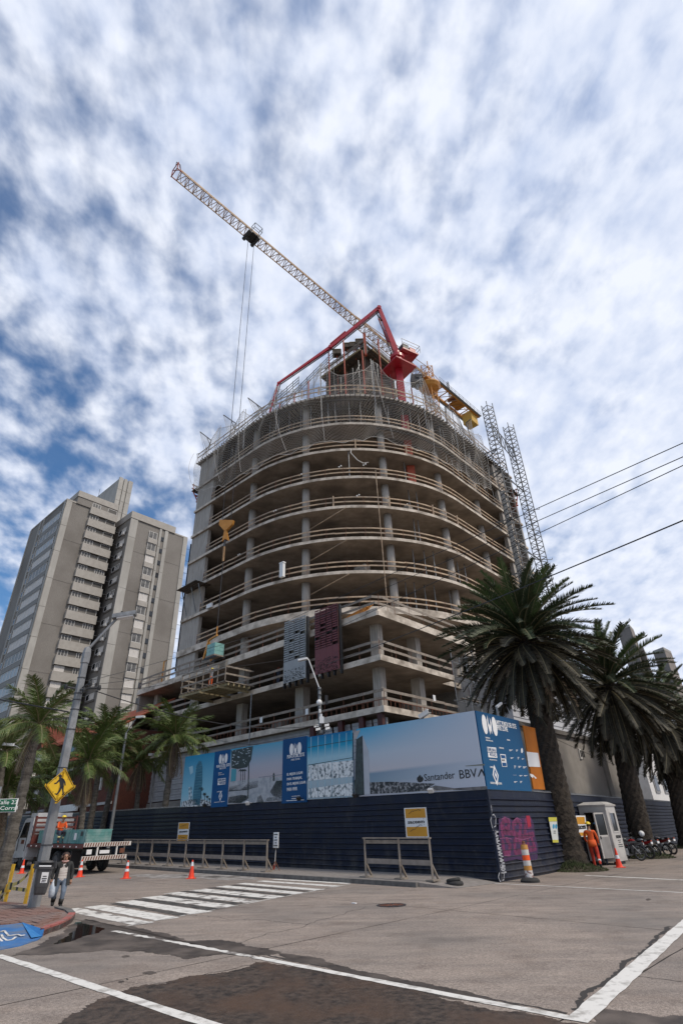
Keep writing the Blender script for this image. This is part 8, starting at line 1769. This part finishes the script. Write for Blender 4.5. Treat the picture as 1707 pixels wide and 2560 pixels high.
wf_ = bb('window_frame', l0-.015, l0, r0+.36, r1-.26, 1.33, 1.36, M_bt); bb('window_pane', l0+.02, l0+.03, r0+.38, r1-.28, 1.35, 2.12, M_glassd)
for a, c in ((1.30, 1.35), (2.12, 2.17)): bb('window_frame', l0-.02, l0, r0+.33, r1-.23, a, c, M_bt)
for a in (r0+.33, r1-.28): bb('window_frame', l0-.02, l0, a, a+.05, 1.35, 2.12, M_bt)
bb('door_frame', l0, l0+.14, r0-.02, r0+.05, .3, bh, M_bt); bb('door_frame', l1-.20, l1, r0-.02, r0+.05, .3, bh, M_bt); bb('door_frame', l0+.14, l1-.2, r0-.02, r0+.05, 2.16, bh, M_bt)
q = MB(); a = Wg(l0+.14, r0, 0); d_ = (-R3*.75+L3*.28).normalized(); 
q.box(a+d_*.02+UP*1.2, .001, .001, .001, m=M_bt)
dr = MB(); nn3 = d_.cross(UP); 
dr.box(a+d_*.36+UP*.72, .70, .05, .86, d_, nn3, m=mat('booth_door_inner', (.22, .21, .20), (.30, .29, .28), 3, .5)); dr.box(a+d_*.04+UP*1.22, .07, .055, 1.86, d_, nn3, m=M_bt); dr.box(a+d_*.68+UP*1.22, .07, .055, 1.86, d_, nn3, m=M_bt); dr.box(a+d_*.36+UP*2.12, .64, .055, .07, d_, nn3, m=M_bt); dr.box(a+d_*.36+UP*1.18, .64, .055, .08, d_, nn3, m=M_bt)
do_ = dr.build('door', None, bt_); dr = MB(); dr.box(a+d_*.36+UP*1.65, .58, .015, .86, d_, nn3, m=M_glassd); dr.build('pane', None, do_); dr = MB(); dr.box(a+d_*.62+UP*1.12-nn3*.04, .03, .06, .12, d_, nn3, m=M_black); dr.build('handle', None, do_)
b_ = MB(); T = []
for z, e in ((bh, .04), (bh+.07, .06), (bh+.10, -.02), (bh+.20, -.22)): T.append([Wg(l0-e, r0-e, z), Wg(l0-e, r1+e, z), Wg(l1+e, r1+e, z), Wg(l1+e, r0-e, z)])
vs = [v for q in T for v in q]; b_.add(vs, [(j*4+i, j*4+(i+1) % 4, (j+1)*4+(i+1) % 4, (j+1)*4+i) for j in range(3) for i in range(4)]+[(0, 3, 2, 1), (12, 13, 14, 15)], M_bt); b_.build('roof', None, bt_)
for a in (l0+.1, l1-.25): bb('skid', a, a+.14, r0+.1, r1-.1, 0, .14, M_black)
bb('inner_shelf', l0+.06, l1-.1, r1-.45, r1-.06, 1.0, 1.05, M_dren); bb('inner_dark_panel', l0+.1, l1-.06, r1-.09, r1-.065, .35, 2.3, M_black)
def bl(tx, r_, z, h, w_): lettering(tx, Wg(l0-.01, r_, z), R3, UP, h, w_, M_print_black, bt_, .015)
bl('BULDAN', r0+.50, 1.06, .13, .62); 
for a, c, e in ((.62, 1.0, .96), (.68, .95, .88), (.54, 1.12, .78), (.54, 1.14, .70)): bb('printed_line', l0-.006, l0, r0+a, r0+c, e, e+.03, M_print_black)
# ================================================================== MOTORBIKES
def moto(p, yaw, m, lab):
    t = thing('motorcycle', p, lab, 'motorcycle', 'motorcycles parked beyond the white booth', yaw)
    def lb_(nm_, b_, par=None): me = b_.mesh(nm_, None, Vector((0, 0, 0)), False); o_ = bpy.data.objects.new(nm_, me); COL.objects.link(o_); o_.parent = par or t; return o_
    X = Vector((1, 0, 0)); Y = Vector((0, 1, 0))
    for y in (-.66, .66):
        b_ = MB(); torus(b_, (0, y, .30), .255, .045, X, 22, 7, M_rub); w_ = lb_('wheel', b_); b_ = MB(); torus(b_, (0, y, .30), .215, .012, X, 20, 5, M_steel)
        for k in range(8): a = math.pi*k/4; b_.tube((0, y, .30), (0, y+.21*math.cos(a), .30+.21*math.sin(a)), .005, n=4, m=M_steel)
        b_.tube((-.05, y, .30), (.05, y, .30), .05, n=10, m=M_dsteel); lb_('rim', b_, w_)
    b_ = MB(); b_.path([Vector(q) for q in ((0, .46, .80), (0, .15, .70), (0, -.20, .62), (0, -.5, .72))], .028, 6, M_dsteel); b_.path([Vector(q) for q in ((0, .40, .72), (0, .22, .34), (0, -.15, .30), (0, -.66, .30))], .025, 6, M_dsteel)
    for s_ in (-.09, .09): b_.tube((s_, -.66, .30), (s_, -.36, .68), .022, n=6, m=M_steel)
    lb_('frame', b_); b_ = MB()
    for s_ in (-.07, .07): b_.tube((s_, .66, .30), (s_*.9, .44, .90), .024, n=7, m=M_steel)
    lb_('fork', b_); b_ = MB(); b_.box((0, .08, .42), .24, .34, .28, m=M_steel); b_.tube((0, .08, .42), (0, .24, .58), .09, n=9, m=M_dsteel); lb_('engine', b_)
    b_ = MB(); b_.sph((0, .18, .79), .15, 12, 8, m, (.85, 1.5, .85)); lb_('fuel_tank', b_); b_ = MB(); b_.hexa([(-.13, -.62, .78), (.13, -.62, .78), (.11, .02, .74), (-.11, .02, .74), (-.11, -.60, .87), (.11, -.60, .87), (.10, .02, .80), (-.10, .02, .80)], M_black); lb_('seat', b_)
    b_ = MB(); b_.hexa([(-.07, -.90, .74), (.07, -.90, .74), (.10, -.45, .62), (-.10, -.45, .62), (-.06, -.90, .82), (.06, -.90, .82), (.11, -.45, .78), (-.11, -.45, .78)], m); lb_('tail_fairing', b_)
    b_ = MB(); n = 9
    for i in range(n): a0 = .35+1.9*i/n; a1 = .35+1.9*(i+1)/n; b_.beam((0, .66+.32*math.cos(a0), .30+.32*math.sin(a0)), (0, .66+.32*math.cos(a1), .30+.32*math.sin(a1)), .10, .012, up=X, m=m)
    lb_('mudguard', b_); b_ = MB(); b_.path([Vector(q) for q in ((-.34, .30, .98), (-.16, .42, .96), (.16, .42, .96), (.34, .30, .98))], .013, 6, M_dsteel)
    for s_ in (-1, 1): b_.tube((s_*.34, .30, .98), (s_*.22, .37, .97), .02, n=7, m=M_black); b_.tube((s_*.24, .38, .98), (s_*.30, .40, 1.14), .006, n=4, m=M_dsteel); b_.sph((s_*.31, .40, 1.16), .05, 8, 5, M_dsteel, (1, .4, .7))
    lb_('handlebar', b_); b_ = MB(); b_.sph((0, .54, .88), .095, 12, 8, M_steel); b_.lathe((0, .60, .88), [(.085, 0), (.085, .03)], 12, M_refl, Y); lb_('headlight', b_)
    b_ = MB(); b_.path([Vector(q) for q in ((.10, .2, .40), (.13, .05, .24), (.14, -.3, .26), (.15, -.78, .40))], .035, 8, M_steel); lb_('exhaust', b_); b_ = MB(); b_.tube((-.08, .05, .28), (-.22, 0, .01), .012, n=5, m=M_dsteel); lb_('side_stand', b_)
    b_ = MB(); b_.box((0, -.93, .72), .16, .03, .10, m=M_print_white); b_.box((0, -.92, .82), .10, .04, .05, m=M_oxide); lb_('rear_plate', b_); return t
yR = math.atan2(R.y, R.x)-math.pi/2
for (l_, r_, dy, m, lb) in ((-.25, 12.6, 2.2, mat('moto_black', (.02, .02, .022), rough=.3), 'dark motorcycle nearest the white booth with its rear wheel toward the road'), (-.15, 14.6, 1.35, mat('moto_red', (.22, .012, .012), rough=.3), 'dark red motorcycle second from the booth'),
                            (-.2, 15.8, 1.2, mat('moto_silver', (.25, .25, .26), rough=.3), 'motorcycle with a bright silver tank, third from the booth'), (-.2, 17.6, 1.3, mat('moto_dkred', (.13, .012, .012), rough=.3), 'maroon motorcycle before the second palm trunk'), (-.1, 19.2, 1.2, mat('moto_grey', (.09, .09, .10), rough=.3), 'farthest grey motorcycle behind the second palm trunk')):
    moto(Wg(l_, r_), yR+dy, m, lb)
q = MB(); p = Wg(-.1, 12.2, 1.15); q.sph(p, .14, 10, 7, mat('helmet_red', (.30, .02, .03), rough=.25)); tag(q.build('crash_helmet', None, loc=p), 'red and white crash helmet on the first motorcycle', 'helmet')
q = MB(); p = Wg(-.2, 15.9, 1.12); q.sph(p, .15, 10, 7, M_print_white); tag(q.build('crash_helmet', None, loc=p), 'white crash helmet on the silver motorcycle', 'helmet')
# ---------------- small things on the ground
q = MB(); p = G(885, 2258, .012); q.box(p, .14, .06, .03, L3, R3, m=M_print_white); tag(q.build('crumpled_paper', None, loc=p), 'scrap of white paper on the road left of the iron cover', 'litter')
q = MB(); p = G(985, 2500, .01)
lv = random.Random(12); P0 = G(900, 2400)
